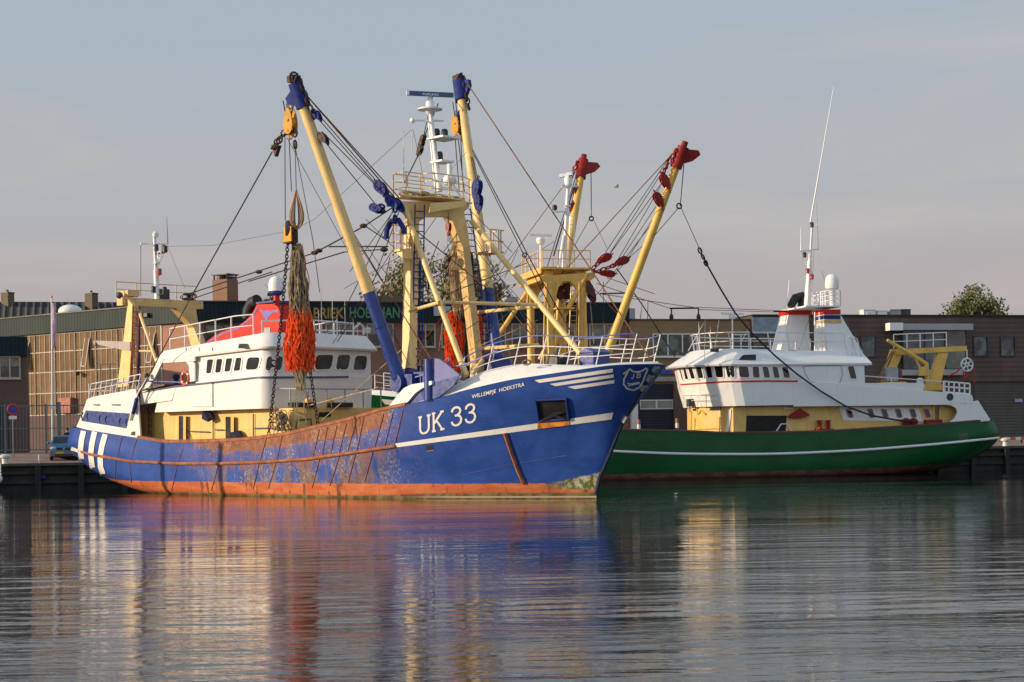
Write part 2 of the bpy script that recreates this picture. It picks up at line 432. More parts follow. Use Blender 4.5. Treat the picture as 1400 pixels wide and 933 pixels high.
class Surf:
    """writes flat details onto a curved surface, found by looking from the photo's viewpoint"""
    def __init__(s, fr, bvh): s.fr, s.bvh = fr, bvh
    def hit(s, px, py, off=0):
        p, n = s.fr.cast(s.bvh, px, py)
        if p is None: return None
        return p + n * off
    def path(s, pts, step=4, off=0.):
        out = []
        for p in resample(pts, step):
            h = s.hit(*p, off)
            if h is not None: out.append(h)
        return out
    def quad(s, mb, c, nu=12, nv=2, off=.012):
        """c = four photo corners: bottom-left, bottom-right, top-right, top-left"""
        g = []
        for j in range(nv + 1):
            row = []
            for i in range(nu + 1):
                u, v = i / nu, j / nv
                x = (1-u)*(1-v)*c[0][0] + u*(1-v)*c[1][0] + u*v*c[2][0] + (1-u)*v*c[3][0]
                y = (1-u)*(1-v)*c[0][1] + u*(1-v)*c[1][1] + u*v*c[2][1] + (1-u)*v*c[3][1]
                row.append(s.hit(x, y, off))
            g.append(row)
        for j in range(nv):
            for i in range(nu):
                q = [g[j][i], g[j][i+1], g[j+1][i+1], g[j+1][i]]
                if all(k is not None for k in q): mb.quad(*q)
    def stroke(s, mb, pts, w, off=.014, step=1.5):
        pts = resample(pts, step); L, Rr = [], []
        for i, p in enumerate(pts):
            a, b = pts[max(i-1, 0)], pts[min(i+1, len(pts)-1)]
            d = math.hypot(b[0]-a[0], b[1]-a[1]) or 1; nx, ny = -(b[1]-a[1])/d*w/2, (b[0]-a[0])/d*w/2
            L.append(s.hit(p[0]+nx, p[1]+ny, off)); Rr.append(s.hit(p[0]-nx, p[1]-ny, off))
        for i in range(len(pts)-1):
            q = [L[i], L[i+1], Rr[i+1], Rr[i]]
            if all(k is not None for k in q): mb.quad(*q)
    def flat(s, mb, verts, faces, fmap, off=.014):
        hs = [s.hit(*fmap(x, y), off) for x, y in verts]
        for f in faces:
            q = [hs[i] for i in f]
            if all(k is not None for k in q): mb.add(q, [tuple(range(len(q)))])
    def window(s, mb, c, fw=2.0, rad=.25, off=.03, glass_off=.008):
        """rounded window: material 0 frame ring, material 1 glass; fw frame width in photo pixels"""
        def ring(grow):
            cx = sum(p[0] for p in c)/4; cy = sum(p[1] for p in c)/4; out = []
            w = (abs(c[1][0]-c[0][0])+abs(c[2][0]-c[3][0]))/2; h = (abs(c[3][1]-c[0][1])+abs(c[2][1]-c[1][1]))/2
            ku, kv = grow/max(w, .1), grow/max(h, .1)
            r = rad*min(w, h)
            for (sx, sy) in ((0, 0), (1, 0), (1, 1), (0, 1)):
                a0 = {(0, 0): 180, (1, 0): 270, (1, 1): 0, (0, 1): 90}[(sx, sy)]
                for k in range(4):
                    a = R(a0 + 30*k); ru, rv = r/w, r/h
                    u = (ru if sx == 0 else 1-ru) + math.cos(a)*ru; v = (rv if sy == 0 else 1-rv) + math.sin(a)*rv
                    u = u + (u-.5)*2*ku; v = v + (v-.5)*2*kv
                    x = (1-u)*(1-v)*c[0][0]+u*(1-v)*c[1][0]+u*v*c[2][0]+(1-u)*v*c[3][0]
                    y = (1-u)*(1-v)*c[0][1]+u*(1-v)*c[1][1]+u*v*c[2][1]+(1-u)*v*c[3][1]
                    out.append((x, y))
            return out
        o, i_ = ring(fw), ring(0)
        A0 = [s.hit(*p, 0) for p in o]; A = [s.hit(*p, off) for p in o]; B = [s.hit(*p, off) for p in i_]; Gp = [s.hit(*p, glass_off) for p in i_]
        n = len(o)
        if any(k is None for k in A+B+Gp+A0): return False
        mb.cur = 0
        for k in range(n):
            j = (k+1) % n
            mb.quad(A0[k], A0[j], A[j], A[k]); mb.quad(A[k], A[j], B[j], B[k]); mb.quad(B[k], B[j], Gp[j], Gp[k])
        mb.cur = 1
        mx_ = sum(p[0] for p in i_)/n; my_ = sum(p[1] for p in i_)/n; prev = Gp
        for kk in (.7, .4):
            cur_ = [s.hit(mx_+(p[0]-mx_)*kk, my_+(p[1]-my_)*kk, glass_off) for p in i_]
            if any(k is None for k in cur_): break
            for k in range(n):
                j = (k+1) % n; mb.quad(prev[k], prev[j], cur_[j], cur_[k])
            prev = cur_
        mb.add(prev, [tuple(range(n))]); mb.cur = 0
        return True

def text2d(body, sub=0, bold=0.0):
    cu = bpy.data.curves.new('lettering_source', 'FONT'); cu.body = body; cu.offset = bold
    o = bpy.data.objects.new('lettering_source', cu)
    me = bpy.data.meshes.new_from_object(o); bm = bmesh.new(); bm.from_mesh(me)
    bmesh.ops.triangulate(bm, faces=bm.faces[:])
    for _ in range(sub): bmesh.ops.subdivide_edges(bm, edges=[e for e in bm.edges if e.calc_length() > .12], cuts=1); bmesh.ops.triangulate(bm, faces=bm.faces[:])
    vs = [(v.co.x, v.co.y) for v in bm.verts]; bm.verts.index_update(); fs = [tuple(v.index for v in f.verts) for f in bm.faces]
    bm.free(); bpy.data.objects.remove(o); bpy.data.meshes.remove(me); bpy.data.curves.remove(cu)
    x0 = min(v[0] for v in vs); x1 = max(v[0] for v in vs)
    return [((x-x0)/(x1-x0), y/.69) for x, y in vs], fs     # 0..1 across, 0..1 up the capital height

GLY = {
 'U': [[(0, 1), (0, .25), (.07, .08), (.2, .01), (.32, 0), (.45, .02), (.57, .1), (.64, .27), (.64, 1)], [(-.12, .985), (.14, .985)], [(.5, .985), (.78, .985)]],
 'K': [[(0, 0), (0, 1)], [(.62, .98), (.04, .42)], [(.2, .58), (.62, .02)], [(-.13, .985), (.14, .985)], [(-.13, .015), (.14, .015)], [(.5, .985), (.76, .985)], [(.48, .015), (.78, .015)]],
 '3': [[(.02, .76), (.07, .9), (.2, .985), (.36, .985), (.5, .91), (.55, .76), (.48, .62), (.34, .55), (.2, .54)], [(.34, .55), (.52, .47), (.6, .3), (.55, .12), (.4, .015), (.22, .01), (.07, .09), (0, .25)]],
 'J': [[(.45, 1), (.45, .25), (.35, .05), (.18, .02), (.03, .12), (.02, .3)]],
 'B': [[(0, 0), (0, 1), (.35, 1), (.5, .88), (.5, .68), (.36, .55), (0, .55)], [(.36, .55), (.56, .42), (.56, .16), (.4, 0), (0, 0)]],
}

# ------------------------------------------------------------------ hulls
class Hull:
    def __init__(s, xs, xe, ztop, zrub, bb, bw, br, bt, zbot=-.7):
        s.xs, s.xe, s.ztop, s.zrub, s.b, s.zbot = xs, xe, ztop, zrub, (bb, bw, br, bt), zbot
    def P(s, t, w):
        x0 = lerp(s.xs(2.), s.xe(2.), t)
        for _ in range(2):
            zr, zt = s.zrub(x0), s.ztop(x0)
            z = -w * s.zbot if w < 0 else (w * zr if w < 1 else zr + (w - 1) * (zt - zr))
            x0 = lerp(s.xs(z), s.xe(z), t)
        k = [f(t) for f in s.b]
        i = 0 if w < 0 else (1 if w < 1 else 2); u = w + 1 - i
        g = lambda j: k[max(0, min(3, j))]
        p0, p1, p2, p3 = g(i-1), g(i), g(i+1), g(i+2)
        b = p1 + .5*u*(p2-p0 + u*(2*p0-5*p1+4*p2-p3 + u*(3*(p1-p2)+p3-p0)))
        return x0, max(0, b), z
    def build(s, name, mat, parent, nt=110, ws=None, deckz=None, deckmat=None, deckx=None):
        ws = ws or [-1, -.6, -.3, 0, .15, .3, .45, .6, .72, .82, .9, .96, 1, 1.04, 1.12, 1.25, 1.4, 1.55, 1.7, 1.85, 2]
        ts = [.5 - .5*math.cos(math.pi*i/nt) for i in range(nt+1)]
        mb = MB(); lev = []
        for sg in (-1, 1):
            vs = []
            for w in ws:
                for t in ts:
                    x, b, z = s.P(t, w); vs.append((x, sg*b, z)); lev.append(w)
            n = len(ts); fs = [(j*n+i, j*n+i+1, (j+1)*n+i+1, (j+1)*n+i) for j in range(len(ws)-1) for i in range(n-1)]
            mb.add(vs, fs, True)
        # transom
        n = len(ts); m = len(ws); off = n*m; vs = []; lv = []
        for j, w in enumerate(ws):
            x, b, z = s.P(0, w)
            for k in range(7):
                q = k/6*2-1; vs.append((x-.28*(1-q*q), q*b, z)); lev.append(w)
        mb.add(vs, [(j*7+k, j*7+k+1, (j+1)*7+k+1, (j+1)*7+k) for j in range(m-1) for k in range(6)], True)
        o = mb.build(name, mat, parent)
        at_ = o.data.attributes.new('level', 'FLOAT', 'POINT'); at_.data.foreach_set('value', lev)
        s.obj = o; s.mb = mb; s.bvh = mb.bvh()
        return o
    def top(s, t, inset=0., dz=0.):
        x, b, z = s.P(t, 2.); return Vector((x, max(0, b-inset), z+dz))
    def t_of(s, x):
        lo, hi = 0., 1.
        for _ in range(30):
            mid = (lo+hi)/2
            if s.P(mid, 2.)[0] < x: lo = mid
            else: hi = mid
        return lo
    def half(s, x): return s.P(s.t_of(x), 2.)[1]
    def inner(s, x, z, inset=.15):
        """half breadth of the inside of the plating at a station and height"""
        t = s.t_of(x)
        for _ in range(8):
            w0, w1 = -1., 2.
            for _ in range(18):
                w = (w0+w1)/2
                if s.P(t, w)[2] < z: w0 = w
                else: w1 = w
            q = s.P(t, w); t = max(0., min(1., t + (x-q[0])/42.))
        return max(0., q[1]-inset)

# ------------------------------------------------------------------ small marine parts
def railing(mb, base, h, rails=(1., .66, .33), r=.028, every=1.3, lean=(0, 0, 0), posts=True):
    base = [Vector(p) for p in base]; lean = Vector(lean)
    up = Vector((0, 0, h)) + lean
    for k in rails: mb.poly([p + up*k for p in base], r if k == 1. else r*.8, 6)
    if posts:
        L = [0]
        for a, b in zip(base, base[1:]): L.append(L[-1] + (b-a).length)
        n = max(1, round(L[-1]/every))
        for i in range(n+1):
            d = L[-1]*i/n; k = 0
            while k < len(base)-2 and L[k+1] < d: k += 1
            p = base[k].lerp(base[k+1], (d-L[k])/max(1e-6, L[k+1]-L[k])); mb.tube(p, p+up, r*1.15, n=6)
def ladder(mb, p, q, w=.4, r=.03, step=.32, side=(1, 0, 0)):
    p, q, sd = Vector(p), Vector(q), Vector(side).normalized()*w/2
    mb.tube(p-sd, q-sd, r, n=5); mb.tube(p+sd, q+sd, r, n=5)
    n = int((q-p).length/step)
    for i in range(1, n+1):
        c = p.lerp(q, i/(n+1)); mb.tube(c-sd, c+sd, r*.7, n=4)
def chain(mb, pts, link=.26, r=.028):
    pts = [Vector(p) for p in pts]; L = [0]
    for a, b in zip(pts, pts[1:]): L.append(L[-1]+(b-a).length)
    n = int(L[-1]/(link*.78)); prev = None
    for i in range(n+1):
        d = L[-1]*i/n; k = 0
        while k < len(pts)-2 and L[k+1] < d: k += 1
        a, b = pts[k], pts[k+1]; c = a.lerp(b, (d-L[k])/max(1e-6, L[k+1]-L[k])); dr = (b-a).normalized()
        s1 = dr.cross(Vector((1, .3, 0))).normalized(); s2 = dr.cross(s1); sd = s1 if i % 2 else s2
        ring = [c + dr*(link/2*math.cos(2*math.pi*q/8)) + sd*(link*.32*math.sin(2*math.pi*q/8)) for q in range(8)]
        mb.poly(ring, r, 5, closed=True)
def sag(p, q, s, n=14):
    p, q = Vector(p), Vector(q)
    return [p.lerp(q, i/n) - Vector((0, 0, s*4*(i/n)*(1-i/n))) for i in range(n+1)]
def block(mb, c, d, size=.5, w=.22):
    """a cheek block (pulley): two rounded plates, sheave between, swivel eye; d = direction of its length"""
    c, d = Vector(c), Vector(d).normalized()
    ref = Vector((.15, -.96, .22)); s1 = d.cross(ref).normalized(); nrm = d.cross(s1).normalized()
    out = []
    for k in range(14):
        a = 2*math.pi*k/14; rl = size*.80 if math.cos(a) < 0 else size*.66
        out.append(c + d*(rl*math.cos(a)) + s1*(size*.33*math.sin(a)*(1.0 + .25*math.cos(a))))
    for sg in (-1, 1): mb.prism([p + nrm*(sg*w/2 - .02) for p in out], nrm*.05)
    mb.lathe([(size*.30, -w*.3), (size*.24, 0), (size*.30, w*.3)], c, 14, nrm)
    mb.lathe([(size*.085, -w*.68), (size*.085, w*.68)], c - d*size*.12, 10, nrm); mb.lathe([(size*.05, -w*.66), (size*.05, w*.66)], c + d*size*.45, 8, nrm)
    mb.torus(c - d*size*.9, size*.14, size*.045, s1, 12, 6)
    mb.torus(c + d*size*.78, size*.12, size*.04, s1, 12, 6)

CAMW = Vector((0, 0, CAMZ))
class Ship:
    def __init__(s, fr, name, label):
        s.fr = fr; s.root = empty(name, (fr.P[0], fr.P[1], 0), fr.ang, label, 'fishing boat')
    def p(s, px, py, y): return s.fr.y(px, py, y)
    def wire(s, p, q, r=.022, mat='wire', sg=0., n=10, name='rigging_wire', parent=None):
        mb = MB(); mb.poly(sag(p, q, sg, n if sg else 1), r, 5); return mb.build(name, M[mat], parent or s.root)
    def wpx(s, a, ya, b, yb, r=.022, mat='wire', sg=0., name='rigging_wire', parent=None):
        return s.wire(s.p(*a, ya), s.p(*b, yb), r, mat, sg, name=name, parent=parent)
    def plate(s, pts, y, th, mb):
        """outline seen in the photo, lying in the plane y, with thickness th across the ship"""
        mb.prism([s.p(*q, y) for q in pts], (0, th, 0))
# ================================================================== BLUE TRAWLER
S = Ship(BLUE, 'fishing_trawler', 'blue beam trawler marked UK 33 with rusty sides and cream gantry')
ship = S.root
zrub_b = curve([(-1, 2.55), (1.5, 2.45), (5, 2.02), (7.7, 1.80), (12, 1.68), (16, 1.66), (20, 1.72), (23.3, 1.89), (27, 2.2), (29.7, 2.46), (34, 2.82), (38, 3.15), (42, 3.5)])
ztop_b = curve([(-.5, 3.86), (1.3, 3.75), (5.3, 3.36), (8.3, 3.08), (11.8, 2.82), (16.5, 2.85), (20.9, 3.07), (23.8, 3.43), (26.6, 3.8), (28.84, 4.2), (30.5, 4.42), (32.5, 4.72), (33.6, 4.96), (35, 5.2), (36.2, 5.38), (37.6, 5.52), (39.7, 5.73), (41.1, 5.87), (42.2, 5.9)])
hb = Hull(curve([(-.8, 8.0), (-.3, 6.0), (0, 4.6), (.5, 2.4), (.9, 1.2), (1.5, .35), (2.4, .02), (3.8, .3), (5, .5)]),
          curve([(-.8, 38.0), (0, 38.5), (.72, 38.68), (1.87, 39.35), (3.33, 40.15), (4.44, 41.0), (5.9, 42.25)]),
          ztop_b, zrub_b,
          curve([(0, .2), (.1, 1.5), (.3, 3.2), (.55, 3.7), (.75, 2.8), (.9, 1.1), (1, 0)]),
          curve([(0, .7), (.04, 2.4), (.12, 3.7), (.25, 4.2), (.5, 4.3), (.65, 4.1), (.8, 2.95), (.9, 1.55), (.97, .45), (1, 0)]),
          curve([(0, 3.62), (.012, 3.95), (.035, 4.2), (.1, 4.36), (.6, 4.42), (.70, 4.28), (.78, 3.72), (.86, 2.82), (.93, 1.72), (.965, 1.12), (.985, .68), (.995, .34), (1, 0)]),
          curve([(0, 3.72), (.012, 4.02), (.03, 4.18), (.08, 4.30), (.2, 4.35), (.66, 4.38), (.74, 4.18), (.82, 3.62), (.89, 2.92), (.94, 2.34), (.966, 1.93), (.982, 1.42), (.993, .85), (1, 0)]))
hull_o = hb.build('hull', M['hull_blue'], ship)
HS = Surf(BLUE, hb.bvh)

# rubbing strake: rusty amidships, white aft corner
mb = MB()
pts = HS.path([(112, 617.5), (123, 621), (150, 626), (180, 631), (240, 634), (300, 634), (360, 632), (420, 628), (480, 619.5), (541, 610)], 5, .03)
mb.poly(pts, .085, 8); mb.build('rubbing_strake', M['rustbar'], ship)
mb = MB(); HS.stroke(mb, [(95, 612), (103, 614.5), (108, 616.5)], 4.5, .05); mb.build('rubbing_strake', M['white'], ship)
# rusty chafing bars
bars = [((253,604),(244,632)), ((306,603),(299,632)), ((364.5,599),(356,630)), ((386,597),(379,628)), ((437,587),(428,626)), ((448,584),(441,623)), ((461,582),(452,622)),
        ((474,579),(464,620)), ((488,574),(475,619)), ((498,570),(488,617)), ((525,566),(512,613)), ((538,563),(526,611)), ((551.5,560),(540,608)),
        ((243,635),(235,671)), ((299,635),(289,671)), ((378,632),(367,668)), ((355,632),(346.5,669)), ((437,628),(427,667)), ((464,624),(451,664)), ((486,622),(476,660)), ((510,617),(498.5,659)),
        ((167,598),(160,628)), ((187,601),(178,630)), ((159,630),(157,655)), ((177,632),(180,660)), ((435,602.5),(480,596.5))]
for a, b in bars:
    mb = MB(); p = HS.path([a, b], 5, .015); mb.poly(p, .024, 5); mb.build('chafing_bar', M['rustbar'], ship)
mb = MB(); mb.poly(HS.path([(690.5, 592), (700, 620), (708, 642), (716.5, 661)], 4, .03), .10, 5); mb.build('chafing_bar', M['rustbar'], ship)
# painted bands and lettering
mb = MB(); HS.quad(mb, [(537, 612.5), (836, 573.5), (838.5, 564), (540.5, 606.5)], 60, 2, .02); mb.build('painted_band', M['white'], hull_o)
mb = MB()
for q in ([(737.5,523.6),(838,509),(838,504),(731,520)], [(759.5,528),(839.3,516.3),(838.8,511.8),(752,525)], [(786,532),(840,524),(840,519.6),(776,529)]):
    HS.quad(mb, q, 30, 1, .014)
mb.build('bow_stripes', M['white'], hull_o)
mb = MB()
for st in ([(115.5,587),(112,602),(110.5,617),(113,633),(119,649.5)], [(130,590.5),(126.5,606),(124.5,621),(126.5,637),(131.5,650.5)], [(144.5,594),(140,610),(137.5,624),(138,638),(142,651)]):
    HS.stroke(mb, st, 7.2, .035, 2.5)
mb.build('stern_stripes', M['white'], hull_o)
mb = MB(); mb2 = MB()
def glyphs(surf, m1, ch, base, ux, uy, w, off=.025):
    for stn in GLY[ch]:
        surf.stroke(m1, [(base[0]+x*ux[0]+y*uy[0], base[1]+x*ux[1]+y*uy[1]) for x, y in stn], w, off, .8)
for ch, base in (('U', (575, 593.8)), ('K', (593.5, 590)), ('3', (618, 583.0)), ('3', (637, 579))):
    mb = MB(); glyphs(HS, mb, ch, base, (18.5 if ch in 'UK' else 22, -4.4), (-.4, -23.5 if ch == 'U' else -25), 2.9 if ch == '3' else 2.7); mb.build('registration_letter' if ch in 'UK' else 'registration_digit', M['white'], hull_o)
mb = MB()
mb = MB(); v, f = text2d('WILLEMPJE  HOEKSTRA', 1, .012)
HS.flat(mb, v, f, lambda x, y: (645.5 + 72*x, 545.0 - 17.4*x - 4.9*y), .035); mb.build('name_lettering', M['white'], hull_o)
# bow shield with two letters and a fish
agedw = pmat('aged_white_paint', (.78, .74, .68), .5, streak=.15)
mb = MB()
sh = [(852,511),(858,507.5),(861,504.2),(865,507.5),(871,508.5),(878,506.5),(882.5,503.2),(885,505),(881.5,513),(879,521),(874,529),(866,533.3),(857.5,531.5),(852.5,525),(853,518),(856,512.5),(858.5,507.4)]
HS.stroke(mb, sh, 2.3, .03, .8); mb.build('bow_shield', agedw, hull_o); mb = MB()
glyphs(HS, mb, 'J', (863, 517.5), (6, -1.2), (.8, -6), 1.2, .03); glyphs(HS, mb, 'B', (870.2, 516.6), (8, -1.4), (1.2, -7), 1.2, .03)
HS.stroke(mb, [(861,525.5),(865,525),(870,524),(874,523)], 3.2, .03, 1); HS.stroke(mb, [(857.5,523.5),(862,525.4),(858.5,528)], 1.5, .03, 1)
mb.build('shield_emblem', agedw, hull_o)
# stem bar with worn grey blocks
mb = MB(); stem = [hb.P(1, w) for w in (.05, .3, .6, .9, 1.1, 1.3, 1.5, 1.7, 1.85, 2)]
mb.poly([(x-.06, 0, z) for x, b, z in stem], .10, 8); so = mb.build('stem_bar', pmat('dark_stem_paint', (.014, .022, .06), .5), ship)
wornrub = pmat('worn_grey_rubber', (.20, .20, .20), .8, var=.3)
for w0, w1 in ((1.9, 1.98), (1.74, 1.83), (1.58, 1.66), (1.05, 1.15)):
    mb = MB()
    (x0, _, z0), (x1, _, z1) = hb.P(1, w0), hb.P(1, w1)
    mb.bar((x0-.08, 0, z0), (x1-.08, 0, z1), .42, .26, (1, 0, .5))
    mb.build('rubber_block', wornrub, so)
# anchor recess, its inner shade a flat black panel, with anchor; scupper
mb = MB(); mb.cur = 1; HS.quad(mb, [(737.5,575),(778,572),(774.5,545),(733,547)], 10, 6, .006); mb.cur = 0
for a, b in (((737.5,575.5),(778.5,572.5)), ((778.5,573),(774.5,545)), ((775,545),(732.5,547)), ((733,546),(737.5,576))): mb.poly(HS.path([a, b], 4, .04), .075, 6)
rec = mb.build('anchor_recess', [M['darkblue'], M['black']], hull_o)
mb = MB(); HS.stroke(mb, [(744,573),(758,565),(768,562.5)], 3.5, .10); HS.stroke(mb, [(741,573.5),(758,566),(773,571)], 3, .14); 
mb.build('anchor', pmat('rusty_anchor', (.030, .028, .03), .7, rust=.25, var=.3), ship)
mb = MB(); HS.quad(mb, [(735,586.5),(778,581),(779.5,572.5),(736,576.5)], 14, 2, .045); mb.build('rust_patch', pmat('orange_rust', (.85, .27, .03), .8, var=.6, scale=2.2, streak=.6, dirt=(.72, .42, .2)), hull_o)
mb = MB(); mb.cur = 1; HS.quad(mb, [(583.5,617),(593,616),(591.5,608.5),(581.5,610)], 3, 2, .01); mb.cur = 0
mb.poly(HS.path([(583.5,617),(593,616)], 2, .01), .018, 5); mb.build('scupper', [M['grey'], M['black']], hull_o)
# draught line: thin scratch and mooring stain
mb = MB(); HS.stroke(mb, [(632,649),(690,637),(760,625),(775,623)], .7, .012); mb.build('scratch_line', M['railblue'], hull_o)

# cap rail, bulwark inside and decks
def topline(a, b, n, sg, inset=0., dz=0.):
    out = []
    for i in range(n+1):
        p = hb.top(lerp(a, b, i/n), inset, dz); out.append(Vector((p.x, sg*p.y, p.z)))
    return out
tA, tB = hb.t_of(8.2), hb.t_of(30.4)
for sg in (-1, 1):
    mb = MB(); tl = topline(tA, tB, 40, sg, .06, .02)
    mb.poly(tl, .11, 6); mb.build('cap_rail', M['rustbar'], ship)
mb = MB()
for sg in (-1, 1):
    a = topline(tA, tB, 40, sg, .14); b = [Vector((p.x, sg*hb.inner(p.x, (p.z+1.9)/2), (p.z+1.9)/2)) for p in a]; c = [Vector((p.x, sg*hb.inner(p.x, 1.9), 1.9)) for p in a]
    mb.add(a+b+c, [(j*41+i, j*41+i+1, (j+1)*41+i+1, (j+1)*41+i) for j in range(2) for i in range(40)])
mb.build('bulwark_lining', M['rustbar'], ship)
mb = MB(); a = topline(0.01, hb.t_of(31), 40, -1, .12); b = topline(.01, hb.t_of(31), 40, 1, .12)
vs = [Vector((p.x, -hb.inner(p.x, 1.75), 1.75)) for p in a] + [Vector((p.x, hb.inner(p.x, 1.75), 1.75)) for p in b]
mb.add(vs, [(i, i+1, 42+i, 41+i) for i in range(40)]); mb.build('main_deck', M['deck'], ship)

# whaleback: white rounded fore deck
t0 = hb.t_of(30.9); N = 46
def wb_h(x): return .06 + .84*sst(30.8, 34.0, x)*(1 - .93*sst(34.5, 41.0, x))
rows = []
for sg in (-1, 1):
    out_ = topline(t0, 1., N, sg); r0, r1, r2 = [], [], []
    for i, p in enumerate(out_):
        h = wb_h(p.x); wdt = abs(p.y); ins = min(wdt, .30 + 1.1*h)
        r0.append(p + Vector((0, 0, .005)))
        r1.append(Vector((p.x - .25*ins*sst(38, 42, p.x), sg*max(0, wdt - ins*.45), p.z + h*.62)))
        r2.append(Vector((p.x - .5*ins*sst(38, 42, p.x), sg*max(0, wdt - ins), p.z + h)))
    rows.append((r0, r1, r2))
mb = MB()
for sg, (r0, r1, r2) in zip((-1, 1), rows):
    n = N+1; mb.add(r0+r1+r2, [(j*n+i, j*n+i+1, (j+1)*n+i+1, (j+1)*n+i) for j in range(2) for i in range(N)], True)
a, b = rows[0][2], rows[1][2]
mb.add(a+b, [(i, i+1, N+2+i, N+1+i) for i in range(N)])
mb.build('whaleback_deck', M['white'], ship)
DECKP = rows[0][2]; DECKQ = rows[1][2]
# aft end of whaleback
mb = MB()
ring = [rows[0][0][0], rows[0][1][0], rows[0][2][0], rows[1][2][0], rows[1][1][0], rows[1][0][0], Vector((30.9, hb.inner(30.9, 3.2), 3.2)), Vector((30.9, hb.inner(30.9, 1.8), 1.8)), Vector((30.9, -hb.inner(30.9, 1.8), 1.8)), Vector((30.9, -hb.inner(30.9, 3.2), 3.2))]
mb.prism(ring, (-.08, 0, 0)); mb.build('forward_bulkhead', M['blue'], ship)
# curved white wing plate at the break of the bulwark, and blue wing panel
mb = MB(); S.plate([(526,562),(534,553),(543,541),(552,531),(562,526),(574,524),(590,521),(590,526),(577,531),(567,538),(559,548),(550,557),(540,560)], -4.12, .16, mb); mb.build('bulwark_wing', M['white'], ship)
mb = MB(); S.plate([(540,560),(550,557),(559,548),(567,538),(577,530),(590,524),(628,513),(620,527),(600,543),(577,550.5)], -3.98, .10, mb); mb.build('bulwark_wing', M['blue'], ship)
# davit post with triangular fin
mb = MB(); c0, c1 = S.p(587, 548, -3.95), S.p(587, 491, -3.95)
mb.tube((c0.x, c0.y, c0.z), (c0.x, c0.y, c1.z), .24, n=16); mb.cur = 0
dv = mb.build('bow_post', M['blue'], ship)
mb = MB(); S.plate([(594,490),(600,491),(610,498),(620,506),(631,515),(620,524),(606,533),(594,544)], -3.95, .09, mb); mb.build('fin_plate', pmat('pale_blue_plate', (.08, .10, .33), .4, var=.1), dv)

# bow railing
rb = [S.p(545, 540, -3.6), ]
def deckpath(i0, i1, st, src, ins=.12, dz=.02): return [Vector((p.x, p.y - math.copysign(ins, p.y), p.z+dz)) for p in src[i0:i1:st]]
for src, sg in ((DECKP, -1), (DECKQ, 1)):
    sel = [p for p in src if 32.6 < p.x < 41.4 and abs(p.y) > .35][::2]
    base = [Vector((p.x, p.y - math.copysign(.14, p.y), p.z + .02)) for p in sel]
    mb = MB(); railing(mb, base, 1.22, (.62, .3), .025, 1.5, (.42, 0, 0)); br_ = mb.build('bow_railing', M['railwhite'], ship)
    mb = MB(); mb.poly([p+Vector((.42, 0, 1.22)) for p in base], .029, 6); mb.build('top_rail', M['railblue'], br_)
mb = MB(); tp = [S.p(568, 516, -3.7), S.p(600, 507, -3.6), S.p(640, 497, -3.5), S.p(680, 480, -3.4)]
mb.poly(tp, .04, 6); mb.build('bow_railing', M['railblue'], ship)
mb = MB(); base = [Vector((29.6, -3.0, 4.6)), Vector((31.2, -3.3, 5.0)), Vector((32.6, -3.4, 5.5))]
railing(mb, base, 1.0, (1., .5), .035, .9); mb.build('side_railing', M['railblue'], ship)
# deck boxes on the whaleback
mb = MB(); mb.bx(38.2, 39.0, -.6, .5, 5.75, 6.55); mb.prism([(38.2, -.7, 6.55), (39.1, -.7, 6.55), (38.6, -.7, 6.75)], (0, 1.3, 0)); mb.build('windlass_housing', M['blue'], ship)
mb = MB()
for y in (-1.5, 1.0): mb.lathe([(.34, -.1), (.34, .1), (.18, .12), (.18, .5), (.34, .52), (.34, .66)], (37.4, y, 6.2), 14, (0, 1, 0))
mb.bx(37.0, 37.8, -1.8, 1.6, 5.7, 5.95); mb.build('windlass', M['darkgrey'], ship)
mb = MB(); q = S.p(720, 497, -2.9); mb.torus((q.x, q.y, q.z+.04), .10, .045, (0, 1, 0), 12, 6, 2.4); mb.build('fairlead', M['darkgrey'], ship)
for px in ():
    q = S.p(px, 505 if px == 768 else 515, -3.4); mb = MB()
    for dx in (-.22, .22): mb.lathe([(.07, -.1), (.07, .22), (.10, .24), (.10, .28)], (q.x+dx, q.y, q.z), 10)
    mb.build('bollard', M['darkgrey'], ship)

# ---------------------------------------------------------------- poop
mb = MB(); pl = [(104.5,584),(110,571),(119,546.5),(126,543),(150,538.5),(185,532),(188,545),(192,600),(185,598.4),(150,593),(120,588)]
for y, th in ((-4.12, .10), (4.12, -.10)):
    mb.prism([Vector((S.p(*q, -4.12).x, y, S.p(*q, -4.12).z)) for q in pl], (0, th, 0))
lo = S.p(104.5, 584, -4.12); hi = S.p(119, 546.5, -4.12)
mb.prism([(lo.x, -4.02, lo.z), (lo.x, 4.02, lo.z), (hi.x, 4.02, hi.z), (hi.x, -4.02, hi.z)], (.1, 0, 0))
poop = mb.build('poop_bulwark', M['white'], ship); ps = Surf(BLUE, mb.bvh())
mb = MB(); ps.quad(mb, [(106.5,575),(173,586),(178,565.5),(113,561)], 14, 3, .012); mb.build('painted_panel', M['hull_blue' if False else 'blue'], poop)
for (a, b) in ((112, 570), (119, 571), (136, 574), (144.5, 575), (163.5, 578), (172.5, 579)):
    mb = MB(); mb.poly(ps.path([(a+1.8, b-6), (a, b-2.5), (a-.1, b+1), (a+1.2, b+3.5)], 1.2, .03), .032, 5); mb.build('port_lid', M['black'], poop)
for q in ([(128,554.5),(137,555),(137,553),(128,553)], [(153,554.5),(165,555),(165,553),(153,553)], [(113,554),(118,553.5),(119,549),(115,550)], [(179,595),(185,595.8),(185,590),(180.5,590.5)]):
    mb = MB(); ps.quad(mb, q, 3, 1, .02); mb.build('freeing_slot', M['black'], poop)
pz = hi.z - .1
